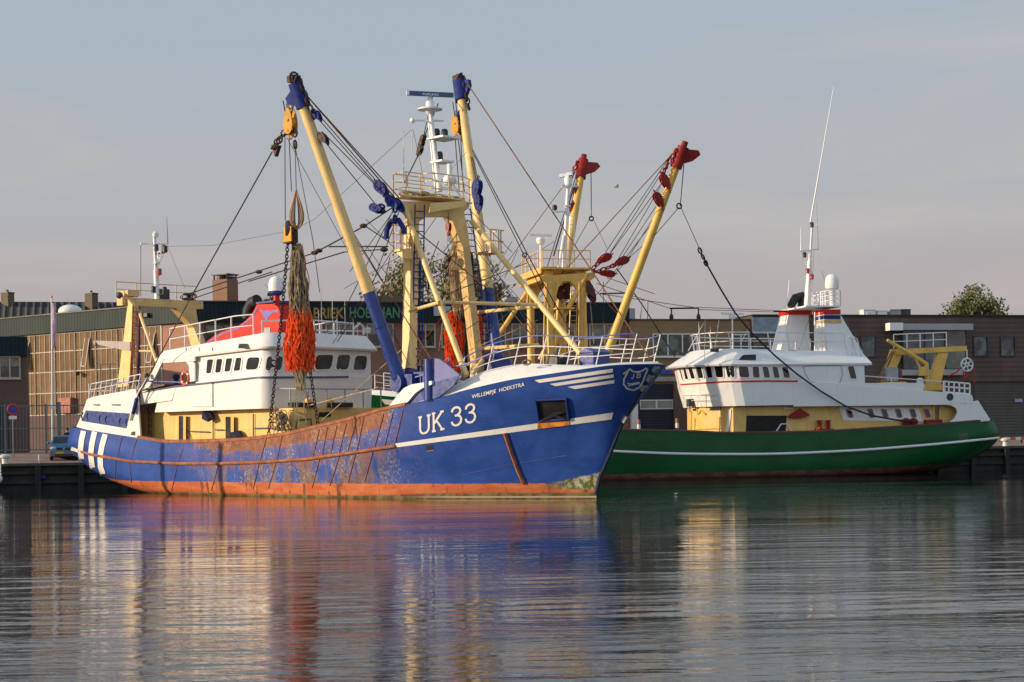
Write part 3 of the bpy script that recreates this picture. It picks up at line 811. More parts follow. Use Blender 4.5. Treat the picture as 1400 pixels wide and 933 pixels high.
mb = MB(); mb.prism([(hi.x+.1, -4.0, pz), (10.4, -4.0, pz+.75), (10.4, 4.0, pz+.75), (hi.x+.1, 4.0, pz)], (0, 0, -.08)); mb.build('poop_deck', M['deck'], ship)
mb = MB(); b0, b1 = S.p(121, 545.5, -4.05), S.p(188, 533, -4.05)
railing(mb, [b0, b1], .85, (1., .6), .03, .55, (.35, 0, 0)); mb.build('stern_railing', M['railwhite'], ship)
mb = MB(); railing(mb, [Vector((b0.x, 4.0, b0.z)), Vector((b1.x, 4.0, b1.z))], .85, (1., .6), .03, .8, (.35, 0, 0))
railing(mb, [Vector((b0.x, -4.0, b0.z)), Vector((b0.x-.1, 0, b0.z)), Vector((b0.x, 4.0, b0.z))], .85, (1., .6), .03, .8); mb.build('stern_railing', M['railwhite'], ship)
mb = MB(); mb.poly([S.p(127, 525.5, -4.0), S.p(160, 524.5, -4.0), S.p(192, 521, -4.0), S.p(250, 523, -3.8)], .045, 6); mb.build('stern_railing', M['railblue'], ship)
mb = MB(); railing(mb, [S.p(138, 522, -1.5), S.p(176, 522, -1.5)], 1.05, (1., .5), .03, .9); mb.build('net_rack', M['darkgrey'], ship)
# davit arm that leans over the break of the poop
mb = MB(); mb.poly([S.p(178, 575, -4.2), S.p(184, 552, -4.25), S.p(190, 536, -4.25), S.p(203, 517, -4.2)], [.07, .06, .06, .09], 8); mb.build('davit', M['railwhite'], ship)
mb = MB(); mb.poly([S.p(182, 566, -4.28), S.p(187, 545, -4.28)], .11, 8); mb.build('davit_sleeve', M['darkblue'], ship)
mb = MB(); mb.ball(S.p(201, 514, -4.15), .15); mb.build('davit_head', M['black'], ship)

# ---------------------------------------------------------------- lower deckhouse
mb = MB(); dz0, dz1 = 1.75, 4.47
def oct(x0, x1, y, c, z): return [(x0, -y, z), (x1-c, -y, z), (x1, -y+c, z), (x1, y-c, z), (x1-c, y, z), (x0, y, z)]
mb.loft([oct(4.2, 20.9, 3.0, .5, dz0), oct(4.2, 20.9, 3.0, .5, dz1)])
dh = mb.build('deckhouse', M['deckyellow'], ship); DS = Surf(BLUE, mb.bvh())
for (x0, x1, yt, yb) in ((244.5, 250.5, 569, 603), (308.5, 315.5, 570, 604)):
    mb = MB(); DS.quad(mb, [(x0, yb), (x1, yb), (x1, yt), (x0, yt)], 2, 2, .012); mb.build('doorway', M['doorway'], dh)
    p0, p1 = DS.hit(x1+1, yb, .05), DS.hit(x1+1, yt, .05)
    if p0 and p1:
        mb = MB(); mb.prism([p0, (p0.x+.42, p0.y-.16, p0.z), (p1.x+.42, p1.y-.16, p1.z), p1], (.06, 0, 0)); mb.build('door', M['deckyellow'], dh)
mb = MB(); la, lb = S.p(205, 600, -3.15), S.p(205, 556, -3.15); ladder(mb, la, lb, .55, .035, .42, (1, -.3, 0)); mb.build('ladder', M['darkgrey'], ship)
mb = MB()
for q in ([(262, 590), (288, 591)], [(296, 588), (307, 588)], [(350, 586), (390, 585)]): mb.poly(DS.path(q, 5, .09), .035, 6)
for q in ([(258, 588), (262, 600)], [(293, 571), (293, 602)], [(348, 566), (348, 600)], [(405, 596), (405, 575), (424, 573), (425, 592)]): mb.poly(DS.path(q, 5, .08), .032, 6)
mb.build('grab_rail', M['darkgrey'], dh)
# winch, hatch lids, tarpaulin bundle, gear on the deckhouse front
mb = MB(); DS.quad(mb, [(410, 559), (431, 558.5), (431, 552.5), (410, 553.5)], 3, 1, .05); DS.quad(mb, [(455, 557), (480, 556), (480, 550), (455, 551)], 3, 1, .05); DS.quad(mb, [(435, 570), (452, 570), (452, 563.5), (436, 564)], 3, 1, .04); mb.build('vent_flap', M['doorway'], dh)
for xa, xb_ in ((398, 431), (452, 481)):
    a_, b_ = BLUE.x(xa, 557.5, 21.0), BLUE.x(xb_, 556.5, 21.0); mb = MB(); mb.bx(20.75, 21.1, a_.y, b_.y, a_.z, a_.z+.26); mb.build('cable_tray', M['black'], ship)
mb = MB(); q = DS.hit(395, 578, .5)
for k in range(46):
    a = random.uniform(0, 6.28); r_ = random.uniform(.05, .42); c = Vector((q.x+r_*math.cos(a)*.6, q.y+r_*math.cos(a)*.8, q.z+.1+r_*math.sin(a)*1.5))
    mb.torus(c, random.uniform(.12, .3), .03, (random.uniform(-1, 1), random.uniform(-1, 1), random.uniform(-.4, .4)), 9, 4)
gear = mb.build('rope_tangle', M['rope'], None); place(gear, BLUE); tag(gear, 'tangle of tan rope hung against the shaded front of the yellow deckhouse', 'rope')
for k, (px, py) in enumerate(((292, 571), (331, 600))):
    q = DS.hit(px, py, .35) or S.p(px, py, -3.4); mb = MB(); n = 7; base = []
    for i in range(n):
        a = 6.28*i/n; base.append(q + Vector((.42*math.cos(a), .34*math.sin(a), random.uniform(-.16, .16) + (.32 if i in (2, 5) else -.06))))
    top_ = q + Vector((.05, 0, .42)); bot_ = q - Vector((0, 0, .25))
    mb.add(base+[top_, bot_], [(i, (i+1) % n, n) for i in range(n)] + [((i+1) % n, i, n+1) for i in range(n)])
    o = mb.build('tarpaulin', pmat('dark_blue_canvas' + str(k), (.035, .035, .10), .8, var=.4), None); place(o, BLUE)
    tag(o, ['crumpled dark blue canvas hood hung between the two doors of the yellow deckhouse', 'low dark blue canvas heap beside the second deckhouse door at the rail'][k], 'canvas')
mb = MB(); railing(mb, [S.p(355, 556, -3.1), Vector((20.6, -2.9, 4.5)), Vector((20.8, 2.6, 4.5))], .95, (1.,), .035, 1.2); mb.build('deckhouse_railing', M['grey'], ship)
mb = MB()
for (px, yy) in ((422, -1.4), (452, 0.4)):
    q = S.x(px, 552, 20.5) if False else BLUE.x(px, 552, 20.4); mb.prism([(q.x, q.y-.3, 4.47), (q.x, q.y+.5, 4.47), (q.x, q.y+.1, 5.0)], (-.5, 0, 0))
mb.build('fairlead_bracket', M['deckyellow'], ship)
# winch between deckhouse and gantry
mb = MB()
for y in (-1.9, -.6, .7, 2.0):
    mb.lathe([(.95, -.5), (.95, -.44), (.5, -.42), (.5, .42), (.95, .44), (.95, .5)], (23.4, y, 2.8), 20, (0, 1, 0))
mb.bx(22.6, 24.2, -2.8, 2.8, 1.75, 2.05); mb.build('trawl_winch', M['darkblue'], ship)
mb = MB()
for y in (-1.9, -.6, .7, 2.0): mb.lathe([(.82, -.40), (.82, .40)], (23.4, y, 2.8), 18, (0, 1, 0))
mb.build('warp_drum', M['rustwire'], ship)

# ---------------------------------------------------------------- superstructure
def plan(x0, xf, bul, y, z, zf=None, zs=None):
    """U-shaped plan with a faceted front; z at the aft end, zf at the front"""
    zf = z if zf is None else zf
    arc = [(xf-.75+.75*math.sin(R(k)), -y+.75-.75*math.cos(R(k))) for k in (0, 15, 30, 45, 60, 75)]
    pts = [(x0, -y)] + arc + [(xf+bul*.55, -y+1.9), (xf+bul*.9, -y+2.9), (xf+bul*.9, y-2.9), (xf+bul*.55, y-1.9)] + [(a_, -b_) for a_, b_ in arc[::-1]] + [(x0, y)]
    return [Vector((px_, py_, lerp(z, zf, max(0, min(1, (px_-x0)/(xf-x0)))))) for px_, py_ in pts]
mb = MB(); mb.loft([plan(9.0, 19.15, .4, 3.72, 4.48), plan(9.6, 19.25, .45, 3.74, 5.75, 6.15)])
mb.sm = [len(f) == 4 for f in mb.f]; low = mb.build('superstructure', M['white'], ship); LS = Surf(BLUE, mb.bvh())
mb = MB(); mb.loft([plan(12.9, 19.2, .42, 3.70, 5.8, 6.16), plan(12.9, 19.28, .45, 3.62, 7.4, 7.62)])
mb.sm = [len(f) == 4 for f in mb.f]; wh = mb.build('wheelhouse', M['white'], ship); WS = Surf(BLUE, mb.bvh())
mb = MB(); mb.loft([plan(9.3, 19.52, .5, 3.86, 7.28, 7.56), plan(9.35, 19.56, .5, 3.88, 7.36, 7.66), plan(9.7, 19.1, .42, 3.5, 7.86, 8.40)])
mb.sm = [len(f) == 4 for f in mb.f]; brow = mb.build('wheelhouse_roof', M['white'], ship); RS = Surf(BLUE, mb.bvh())
# boat-deck bulwark aft of the house with bridge wing screen
mb = MB(); S.plate([(190, 553.5), (235, 547.5), (241, 528), (192, 537)], -3.82, .07, mb)
S.plate([(236, 548.5), (262, 556), (290, 556), (290, 523.2), (241, 528.3)], -3.80, .06, mb); mb.build('boat_deck_bulwark', M['white'], ship)
mb = MB(); S.plate([(216.5, 492), (224, 491), (203, 534), (194, 537)], -3.92, .12, mb); S.plate([(216, 494), (266, 487.5), (266, 494), (221, 496.5)], -3.9, .10, mb)
S.plate([(252, 492), (262, 493), (266, 497), (266, 521), (256, 523), (259, 512), (258, 500)], -3.86, .09, mb); mb.build('wing_screen', M['white'], ship)
mb = MB(); mb.bx(9.2, 12.9, -3.7, 3.7, 5.62, 5.72); mb.build('boat_deck', M['deck'], ship)
mb = MB(); mb.bx(12.3, 12.8, -3.0, -2.2, 5.8, 7.3); mb.lathe([(.12, 0), (.12, .6), (.2, .65), (.2, .8), (.05, .9)], (9.9, -2.9, 5.7), 10); mb.build('ventilator', M['darkblue'], ship)
# blue trim line
mb = MB(); p = LS.path([(241, 529), (290, 523.5), (351, 516.5), (356, 516.3), (420, 516.2), (470, 515.6), (503, 515)], 5, .02)
if p: mb.poly(p, .055, 6)
mb.poly([S.p(190, 537, -3.84), S.p(241, 528.5, -3.84), S.p(290, 523.3, -3.83)], .05, 6); mb.build('trim_line', pmat('slate_blue_paint', (.07, .085, .19), .4), ship)
for q in ([(282.5,511),(289,510.5),(292.5,491.5),(284,492)], [(294.8,510),(302,509.5),(305,491),(297,491.3)], [(307.5,508.5),(315,508),(318.5,490),(310,490.5)], [(320,507.5),(328.5,507),(331,489.2),(323.5,489.5)],
          [(336,506),(352.5,505.5),(356.5,488.8),(339.5,489)], [(363,507),(384,506.5),(387,487.3),(365.5,487.7)], [(392,505.7),(417,505),(418,485.8),(394,486.5)], [(422,505),(426.5,505),(428,485.6),(423.5,485.7)],
          [(430,505.5),(452,505),(456,485.3),(432,485.6)], [(458.5,505.5),(475.5,505.3),(479,485.5),(462,485.5)], [(482,506),(499.5,506),(502,487),(485.5,486.7)]):
    mb = MB()
    if WS.window(mb, q, 1.6, .22, .035): mb.build('window', [M['white2'], M['glass']], wh)
mb = MB(); q = RS.quad(mb, [(326.5, 477), (342.5, 477), (339, 471), (328, 471)], 3, 2, .06); mb.build('roof_opening', M['black'], brow)
for px in (255, 273, 291): mb = MB(); RS.quad(mb, [(px, 481), (px+.8, 481), (px+.8, 476), (px, 476)], 1, 1, .06); mb.build('freeing_slot', M['darkgrey'], brow)
# roof railing
mb = MB(); zr = lambda x: lerp(7.86, 8.40, (x-9.7)/9.6) + .02
base = [Vector((x, -3.45, zr(x))) for x in (10.2, 11.5, 13, 14.5, 16.2)] + [Vector((17.2, -3.0, zr(17)))]
railing(mb, base, 1.15, (1., .5), .034, 1.5); mb.build('roof_railing', M['railwhite'], ship)
mb = MB(); base = [Vector((x, 3.45, zr(x))) for x in (10.2, 13, 16.2)]; railing(mb, base, 1.15, (1., .5), .034, 1.5)
base = [Vector((17.4, -2.6, 8.3)), Vector((18.2, 0, 8.4)), Vector((17.9, 3.2, 8.35))]; mb2 = MB(); railing(mb2, base, .8, (1.,), .035, 1.5); mb2.build('roof_railing', M['railwhite'], ship)
mb.build('roof_railing', M['railwhite'], ship)
# funnel
fp = [(279, 470.5), (292, 460), (305, 453), (318, 448.7), (327, 445), (336, 438.5), (344, 430), (348, 423), (351, 416.5), (374, 415.5), (380, 420), (382.5, 426), (384, 447), (387, 467)]
mb = MB(); mb.prism([S.p(*q, -.7) for q in fp], (0, 1.3, 0)); fun = mb.build('funnel', M['red'], ship); FS = Surf(BLUE, mb.bvh())
mb = MB(); a, b = S.p(346, 416, 0), S.p(376, 415.5, 0); a, b = S.p(350.5, 416, -.7), S.p(374, 415.5, -.7); mb.box(((a.x+b.x)/2, -.05, a.z+.05), ((b.x-a.x), 1.36, .10)); mb.build('funnel_cap', M['blue'], fun)
mb = MB(); FS.flat(mb, [(355, 423), (365, 441), (367.5, 433), (373, 428), (381, 426.5), (380.5, 423.5), (370, 425), (362, 425)], [(0, 1, 2), (0, 2, 7), (7, 2, 3), (7, 3, 6), (6, 3, 4), (6, 4, 5)], lambda x, y: (x, y), .015); mb.build('funnel_emblem', pmat('violet_blue_paint', (.12, .12, .42), .4), fun)
mb = MB()
FS.stroke(mb, [(284, 468.5), (306, 456), (327, 448.5), (345, 434), (352, 421)], 1.8, .02); mb.build('funnel_stripe', pmat('pale_violet_blue_paint', (.12, .12, .42), .4), fun)
mb = MB(); FS.quad(mb, [(361, 456), (370, 455.5), (370, 448), (362, 448.3)], 2, 2, .03); mb.build('funnel_lamp', M['grey'], fun)
mb = MB(); mb.poly([S.p(339, 436, -.2), S.p(340, 424, -.2), S.p(345, 414, -.2), S.p(352, 411, -.2)], .34, 12); mb.build('exhaust_pipe', M['black'], ship)
q = S.p(378, 404, -.4); mb = MB(); mb.tube((q.x, q.y, 8.2), (q.x, q.y, q.z), .20, .17, 12); rp = mb.build('radome_post', M['red'], ship)
mb = MB(); mb.lathe([(.20, -.02), (.40, .10), (.42, .22)], q, 18); mb.build('radome_base', M['blue'], rp)
mb = MB(); mb.lathe([(.42, .22), (.43, .5), (.41, .72), (.33, .90), (.18, 1.01), (.03, 1.04)], q, 18); mb.build('radome', M['radome'], rp)
# aerials on the wheelhouse roof
for px, py0, py1, y, x in ((440, 458, 372, 1, 17), (455, 458, 400, 2, 17), (461, 458, 432, 0, 18), (472, 458, 412, 2.5, 17.3), (483, 458, 436, 1.5, 18), (489, 458, 440, 2.5, 18), (436, 458, 425, .5, 17.4)):
    a, b = BLUE.x(px, py0, x), BLUE.x(px, py1, x); mb = MB(); mb.tube((a.x, a.y, 8.3), (a.x, a.y, b.z), .025, .012, 5); mb.build('whip_aerial', M['railwhite'], ship)
mb = MB(); a = BLUE.x(497, 458, 17.8)
mb.poly([a, a+Vector((0, 0, .45)), a+Vector((.1, -.35, .6)), a+Vector((0, -.7, .3))], .07, 7); mb.lathe([(.16, 0), (.2, .25), (.12, .3)], a+Vector((0, .3, .1)), 10); mb.build('horn', M['railwhite'], ship)
mb = MB(); a = BLUE.x(465, 453, 17.5); mb.bar(a+Vector((0, -1.6, 0)), a+Vector((0, 1.6, .05)), .08, .08); mb.build('aerial_yard', M['railwhite'], ship)

# ---------------------------------------------------------------- aft gantry
ag = MB(); 
ag.prism([S.p(x, y, -2.35) for x, y in ((172, 406), (181, 417), (182, 432), (176, 528), (160, 530), (168, 470), (173, 428), (175, 416))], (0, .22, 0))
agl = ag.build('aft_gantry_leg', M['yellow'], ship)
ag = MB(); ag.prism([S.p(x, y, 2.3) for x, y in ((240, 411), (258, 409), (262, 440), (275, 475), (262, 476), (252, 440), (246, 421))], (0, .45, 0)); ag.build('aft_gantry_leg', M['yellow_worn'], ship)
a, b = S.p(183, 413, -2.1), S.p(255, 412, 2.5); xg = (a.x+b.x)/2
mb = MB(); mb.box((xg, .2, a.z+.05), (.6, 5.6, .46)); mb.prism([(xg-.28, 1.0, a.z-.17), (xg-.28, 2.5, a.z-.17), (xg-.28, 2.5, a.z-1.5)], (.56, 0, 0)); agb = mb.build('aft_gantry_beam', M['yellow_worn'], ship)
for p_, q_, r_ in ((S.p(188, 420, -2.0), S.p(217, 503, -2.6), .09), (S.p(254, 424, 2.4), S.p(268, 471, 2.4), .09), (S.p(188, 480, -2.0), S.p(208, 480.5, -2.3), .06)):
    mb = MB(); mb.tube(p_, q_, r_); mb.build('aft_gantry_strut', M['yellow'], ship)
mb = MB(); ladder(mb, S.p(182.5, 527, -2.25), S.p(186, 418, -2.25), .36, .045, .34, (1, .8, 0)); mb.build('ladder', M['rustbar'], ship)
mb = MB(); mb.tube(S.p(188, 528, -2.0), S.p(190, 420, -2.0), .10); mb.build('conduit', M['darkblue'], ship)
mb = MB(); railing(mb, [Vector((xg-.2, -2.7, a.z+.35)), Vector((xg-.2, 2.8, a.z+.35))], .85, (1., .5), .028, 1.4); mb.bx(xg-.4, xg+.4, -2.3, -1.5, a.z+.36, a.z+.7); mb.build('gantry_railing', M['yellow_worn'], ship)
mb = MB(); mb.bx(xg-.3, xg+.2, .1, .7, a.z+.3, a.z+.9); mb.build('floodlight', M['darkgrey'], ship)
mb = MB(); mb.ball((xg, -2.6, a.z+.4), .2); mb.build('fairlead', M['darkgrey'], ship)
mb = MB(); block(mb, (xg, 2.2, a.z+.55), (0, 1, .1), .6, .3); mb.build('pulley_block', M['chain'], ship)
mb = MB(); mb.prism([S.p(x, y, -2.4) for x, y in ((131, 466.5), (135, 466), (177.5, 467.5), (177.5, 480), (165, 478), (134, 471.5))], (0, .35, 0)); mb.ball(S.p(132, 469, -2.2), .2); mb.build('side_boom', pmat('pale_mauve_grey_paint', (.40, .34, .32), .5, streak=.2), ship)
m0, m1 = S.p(215, 410, 0), S.p(211, 320, 0)
mb = MB(); mb.tube(m0, m0.lerp(m1, .45), .17, .15, 10); mb.tube(m0.lerp(m1, .45), m1, .11, .09, 10)
mast2 = mb.build('aft_mast', M['white2'], ship)
mb = MB(); mb.bar(S.p(192, 333.5, -.9), S.p(230, 334, 1.3), .08, .08); mb.build('crosstree', M['white2'], mast2)
mb = MB(); mb.tube(S.p(192.5, 405, -.9), S.p(192.5, 334, -.9), .018, n=5); mb.tube(S.p(229.5, 334, 1.3), S.p(228, 297, 1.3), .03, .012, 5); mb.build('whip_aerial', M['greywire'], mast2)
for (px, py) in ((213.5, 339), (224, 340), (218, 372), (210, 396), (225, 397), (226, 341)):
    q = S.p(px, py, -.2); mb = MB(); mb.lathe([(.14, -.18), (.14, .15), (.09, .2)], q, 10); mb.bar(q+Vector((0, 0, -.2)), (m0.lerp(m1, .5).x, 0, q.z-.2), .05, .05); mb.build('navigation_lamp', M['lens_red' if px == 218 else 'lamp_dark'], mast2)
mb = MB(); mb.torus(S.p(218, 349, -.3), .2, .03, (0, 1, 0), 16, 5); mb.lathe([(.16, -.1), (.2, .1), (.05, .25)], S.p(212.5, 322, 0), 10); mb.lathe([(.2, -.05), (.2, .08)], S.p(214, 360, -.1), 10); mb.build('mast_fitting', M['white2'], mast2)
# ---------------------------------------------------------------- fore gantry
xg2 = 28.32; LT, PT = BLUE.x(563, 302, xg2), BLUE.x(633, 338, xg2)
lb, pb = S.p(559.5, 505, -2.75), S.p(652, 498, 2.75)
mb = MB(); mb.bar(lb, LT, .50, .50, (1, 0, 0)); leg1 = mb.build('gantry_leg', M['yellow'], ship)
mb = MB(); mb.bar((lb.x-.05, lb.y, 3.6), lb, .54, .54, (1, 0, 0)); mb.box((lb.x, lb.y, 4.9), (.72, .72, .16)); mb.build('leg_base', M['blue'], leg1)
mb = MB(); mb.bar(pb, PT, .46, .46, (1, 0, 0)); mb.bar((pb.x, pb.y, 4.5), pb, .5, .5, (1, 0, 0)); leg2 = mb.build('gantry_leg', M['yellow_worn'], ship)
# gusseted tops and cross beam: a slim portal frame
zt = 14.42
xp = lambda px, py, dx=-.2: BLUE.x(px, py, xg2+dx)
oc = [(541,276.5),(541,285),(554,296),(554.5,314),(563,314),(566,304),(576,297.5),(606,297.5),(611,303),(619,325),(628,346),(636,346),(631,310),(627,291),(634,285),(634,278)]
mb = MB(); mb.prism([xp(*q) for q in oc], (.4, 0, 0)); gb = mb.build('gantry_beam', M['yellow'], ship)
yl, yr = BLUE.x(540, 276, xg2-.3).y, BLUE.x(641, 279, xg2+.2).y
mb = MB(); mb.bx(xg2-.5, xg2+.45, yl, yr, zt, zt+.08); zt -= .04
w0, w1 = BLUE.x(589, 279, xg2+1.0).y, BLUE.x(636, 277, xg2+1.0).y
mb.prism([(xg2+.46, w0-.2, zt+.11), (xg2+1.0, w0, zt+.11), (xg2+1.0, w1, zt+.11), (xg2+.46, w1+.1, zt+.11)], (0, 0, -.06))
mb.prism([BLUE.x(*q, xg2+1.0) for q in ((588, 278), (636, 275), (637, 282), (586, 291))], (.06, 0, 0)); mb.build('gantry_platform', M['yellow'], gb)
cor = [(xg2-.46, yl+.05), (xg2+.42, yl+.05), (xg2+.42, w0), (xg2+.98, w0+.1), (xg2+.98, w1), (xg2+.42, yr-.05), (xg2-.46, yr-.05), (xg2-.46, yl+.05)]
mb = MB(); railing(mb, [Vector((x, y, zt+.12)) for x, y in cor], 1.1, (1., .66, .33), .026, .95); mb.build('platform_railing', M['yellow_worn'], gb)
mb = MB(); random.seed(3)
for k in range(26):
    mb.torus((xg2+random.uniform(-.25, .25), random.uniform(yl+.4, yr-.6), zt+.22+random.uniform(0, .12)), random.uniform(.15, .32), .035, (random.uniform(-.3, .3), random.uniform(-.3, .3), 1), 10, 4)
o = mb.build('rope_coil', M['rope'], None); place(o, BLUE); tag(o, 'loose tan rope coils lying on the platform of the taller gantry', 'rope')
for p, q, sd in ((S.p(570, 520, -2.4), S.p(574, 280, -1.65), (.3, 1, 0)), (S.p(666, 500, 3.3), S.p(637, 285, 2.0), (.3, 1, 0))):
    mb = MB(); ladder(mb, p, q, .5, .035, .33, sd); mb.build('ladder', M['darkblue'], ship)
mb = MB(); mb.tube(S.p(572, 520, -2.2), S.p(575, 330, -1.7), .05, n=6); mb.build('conduit', M['darkblue'], ship)
# crow's box on the starboard leg
q0, q1 = S.p(543, 344, -2.75), S.p(563, 344, -2.75)
mb = MB(); x0, x1, zc = q0.x, q1.x-.3, q0.z
mb.bx(x0, x1, -3.1, -2.4, zc-.05, zc+.05); mb.prism([(x0, -3.0, zc-.05), (x1, -3.0, zc-.05), (x1, -3.0, zc-.4)], (0, .55, 0))
railing(mb, [Vector((x1, -3.1, zc)), Vector((x0, -3.1, zc)), Vector((x0, -2.4, zc)), Vector((x1, -2.4, zc))], 1.25, (1., .66, .33), .026, .45); mb.build('lookout_cage', M['yellow'], ship)
mb = MB(); q0, q1 = S.p(664, 347, 3.0), S.p(677, 347, 3.0); mb.bx(q0.x-.4, q0.x+.9, 2.5, 3.4, q0.z-.05, q0.z+.05); railing(mb, [Vector((q0.x-.4, 3.4, q0.z)), Vector((q0.x+.9, 3.4, q0.z)), Vector((q0.x+.9, 2.5, q0.z))], 1.1, (1., .5), .03, .6); mb.build('lookout_cage', M['yellow_worn'], ship)
# braces
BR = [((555, 290), -2.3, (637.5, 514), -2.8, .14), ((645, 303), 2.0, (794, 484), 1.2, .14)]
for a, ya, b, yb, r_ in BR:
    mb = MB(); mb.tube(S.p(*a, ya), S.p(*b, yb), r_, n=14); mb.build('gantry_brace', M['yellow'], ship)
ya = 2.6
mb = MB(); c = S.p(602, 412.5, 0); mb.poly([S.p(560, 425.5, -2.7), S.p(600, 414, -2.9), S.p(603, 413, -2.4)], .09, 10); mb.build('gantry_brace', M['yellow'], ship)
mb = MB(); mb.tube(S.p(603, 413.5, -2.5), S.p(735, 417, 1.4), .085, n=10); mb.build('gantry_brace', M['yellow_worn'], ship)
mb = MB(); mb.tube(S.p(655, 427, 2.9), S.p(736, 419, 1.4), .09, n=10); mb.build('gantry_brace', M['yellow'], ship)
mb = MB(); mb.tube(S.p(646, 512, 2.0), S.p(660, 492, 2.6), .12, n=8); mb.tube(S.p(655, 477, 2.9), S.p(735, 472, 2.6), .10, n=8); mb.build('gantry_brace', M['yellow'], ship)
# main mast with radar
m0, m1 = S.p(601, 262, 0.1), S.p(588, 150, 0.1)
mb = MB(); mb.tube(m0, m1, .15, .10, 14); mast = mb.build('main_mast', M['white2'], ship)
ml = lambda py: m0.lerp(m1, (262-py)/(262-150))
mb = MB(); q = ml(150); mb.lathe([(.13, -.25), (.30, -.06), (.62, -.02), (.62, .04), (.2, .05)], q, 18); mb.lathe([(.16, .06), (.21, .14), (.21, .34), (.14, .46), (.1, .6)], q, 14); rad = mb.build('radar_pedestal', M['white2'], mast)
mb = MB(); ra, rb_ = S.p(557, 128, -.9), S.p(620, 130.5, .9); ra = Vector((ra.x, -.6, ra.z)); 
ra, rb_ = BLUE.y(556.5, 127.5, -.9), BLUE.y(620, 130.5, 1.0); mb.bar(ra, rb_, .16, .22); sc_ = mb.build('radar_scanner', pmat('mid_blue_plastic', (.035, .085, .22), .35, var=.06), rad)
mb = MB(); d = (rb_-ra).normalized(); mb.bar(ra-d*.02, ra+d*.1, .18, .24); mb.build('scanner_end', M['white2'], sc_)
sf = Surf(BLUE, (lambda k: (k.bar(ra, rb_, .16, .22), k.bvh())[1])(MB())); mb = MB(); v, f = text2d('FURUNO', 0, .02); sf.flat(mb, v, f, lambda x, y: (578+22*x, 130.3+.9*x-2.8*y), .01); mb.build('maker_lettering', M['white2'], sc_)
mb = MB(); a, b = S.p(564, 165, -1.0), S.p(606, 165.5, 1.2); mb.bar(a, b, .08, .08); mb.ball(a, .14); mb.build('crosstree', M['white2'], mast)
for py, l, lm in ((190, 1.0, ((597, 182), (608, 182.5))), (222, .6, ((601, 213.5),))):
    q = ml(py); mb = MB(); mb.box(q + Vector((.35*l, .35*l, 0)), (.9*l+.3, .9*l+.3, .09)); mb.build('lamp_shelf', M['white2'], mast)
    for lp in lm:
        s_ = S.p(*lp, .4); mb = MB(); mb.lathe([(.13, -.2), (.17, -.15), (.17, .12), (.12, .2), (.05, .22)], s_, 12); mb.build('navigation_lamp', M['lamp_dark'], mast)
q = ml(248) + Vector((.6, .2, 0)); mb = MB(); mb.ball(q, (.34, .34, .30)); mb.lathe([(.1, -.5), (.1, 0)], q, 8); mb.lathe([(.12, .2), (.14, .7), (.1, .8)], q, 10); mb.bar(q+Vector((.2, 0, -.2)), q+Vector((.5, .3, -.9)), .1, .1); mb.build('searchlight', M['white2'], mast)
mb = MB(); mb.tube(S.p(552, 253, -2.6), S.p(552, 178, -2.6), .035, .015, 5); mb.build('whip_aerial', M['railwhite'], ship)
mb = MB(); mb.tube(S.p(563, 208, -1), S.p(564, 166, -1), .02, n=5); mb.build('whip_aerial', M['railwhite'], ship)
mb = MB(); mb.tube(ml(262)+Vector((-.28, 0, 0)), ml(168)+Vector((-.2, 0, 0)), .05, n=6); mb.build('mast_ladder', M['white2'], mast)

# ---------------------------------------------------------------- outrigger booms
def boom(base, tip, blue0, k_, y1, head_mat, col, foot):
    mb = MB(); n = 10; cut = blue0
    mb.poly([base.lerp(tip, cut + (1-cut)*i/n) for i in range(n+1)], [k_*lerp(.37, .29, cut+(1-cut)*i/n) for i in range(n+1)], 18)
    o = mb.build('outrigger_boom', M[col], ship)
    if cut > 0:
        mb = MB(); mb.tube(base, base.lerp(tip, cut+.002), .385*k_, .355*k_, 18)
        for k in (.02, .19): mb.tube(base.lerp(tip, k), base.lerp(tip, k+.008), .42*k_, n=18)
        mb.build('boom_foot', M[foot], o)
    return o
sb, st_ = S.p(548, 524, -3.4), S.p(405, 118, -7.2)
b1 = boom(sb, st_, .305, .85, 0, 'darkblue', 'yellow', 'blue')
pb_, pt_ = S.p(682, 500, 3.9), S.p(628, 115, 6.6)
b2 = boom(pb_, pt_, .255, .78, 0, 'darkblue', 'yellow', 'blue')
mb = MB(); mb.tube(sb+Vector((0, -.35, 0)), sb+Vector((0, .6, 0)), .42, n=16); mb.bx(sb.x-.2, sb.x+.9, sb.y-.1, sb.y+.9, sb.z-.5, sb.z+.4); mb.bx(sb.x+.2, sb.x+2.0, sb.y+.3, sb.y+.6, sb.z-.3, sb.z+.5)
mb.build('boom_hinge', M['blue'], ship)
mb = MB(); mb.bx(pb_.x-.3, pb_.x+.6, pb_.y-.9, pb_.y+.3, pb_.z-.9, pb_.z+.3); mb.build('boom_hinge', M['blue'], ship)
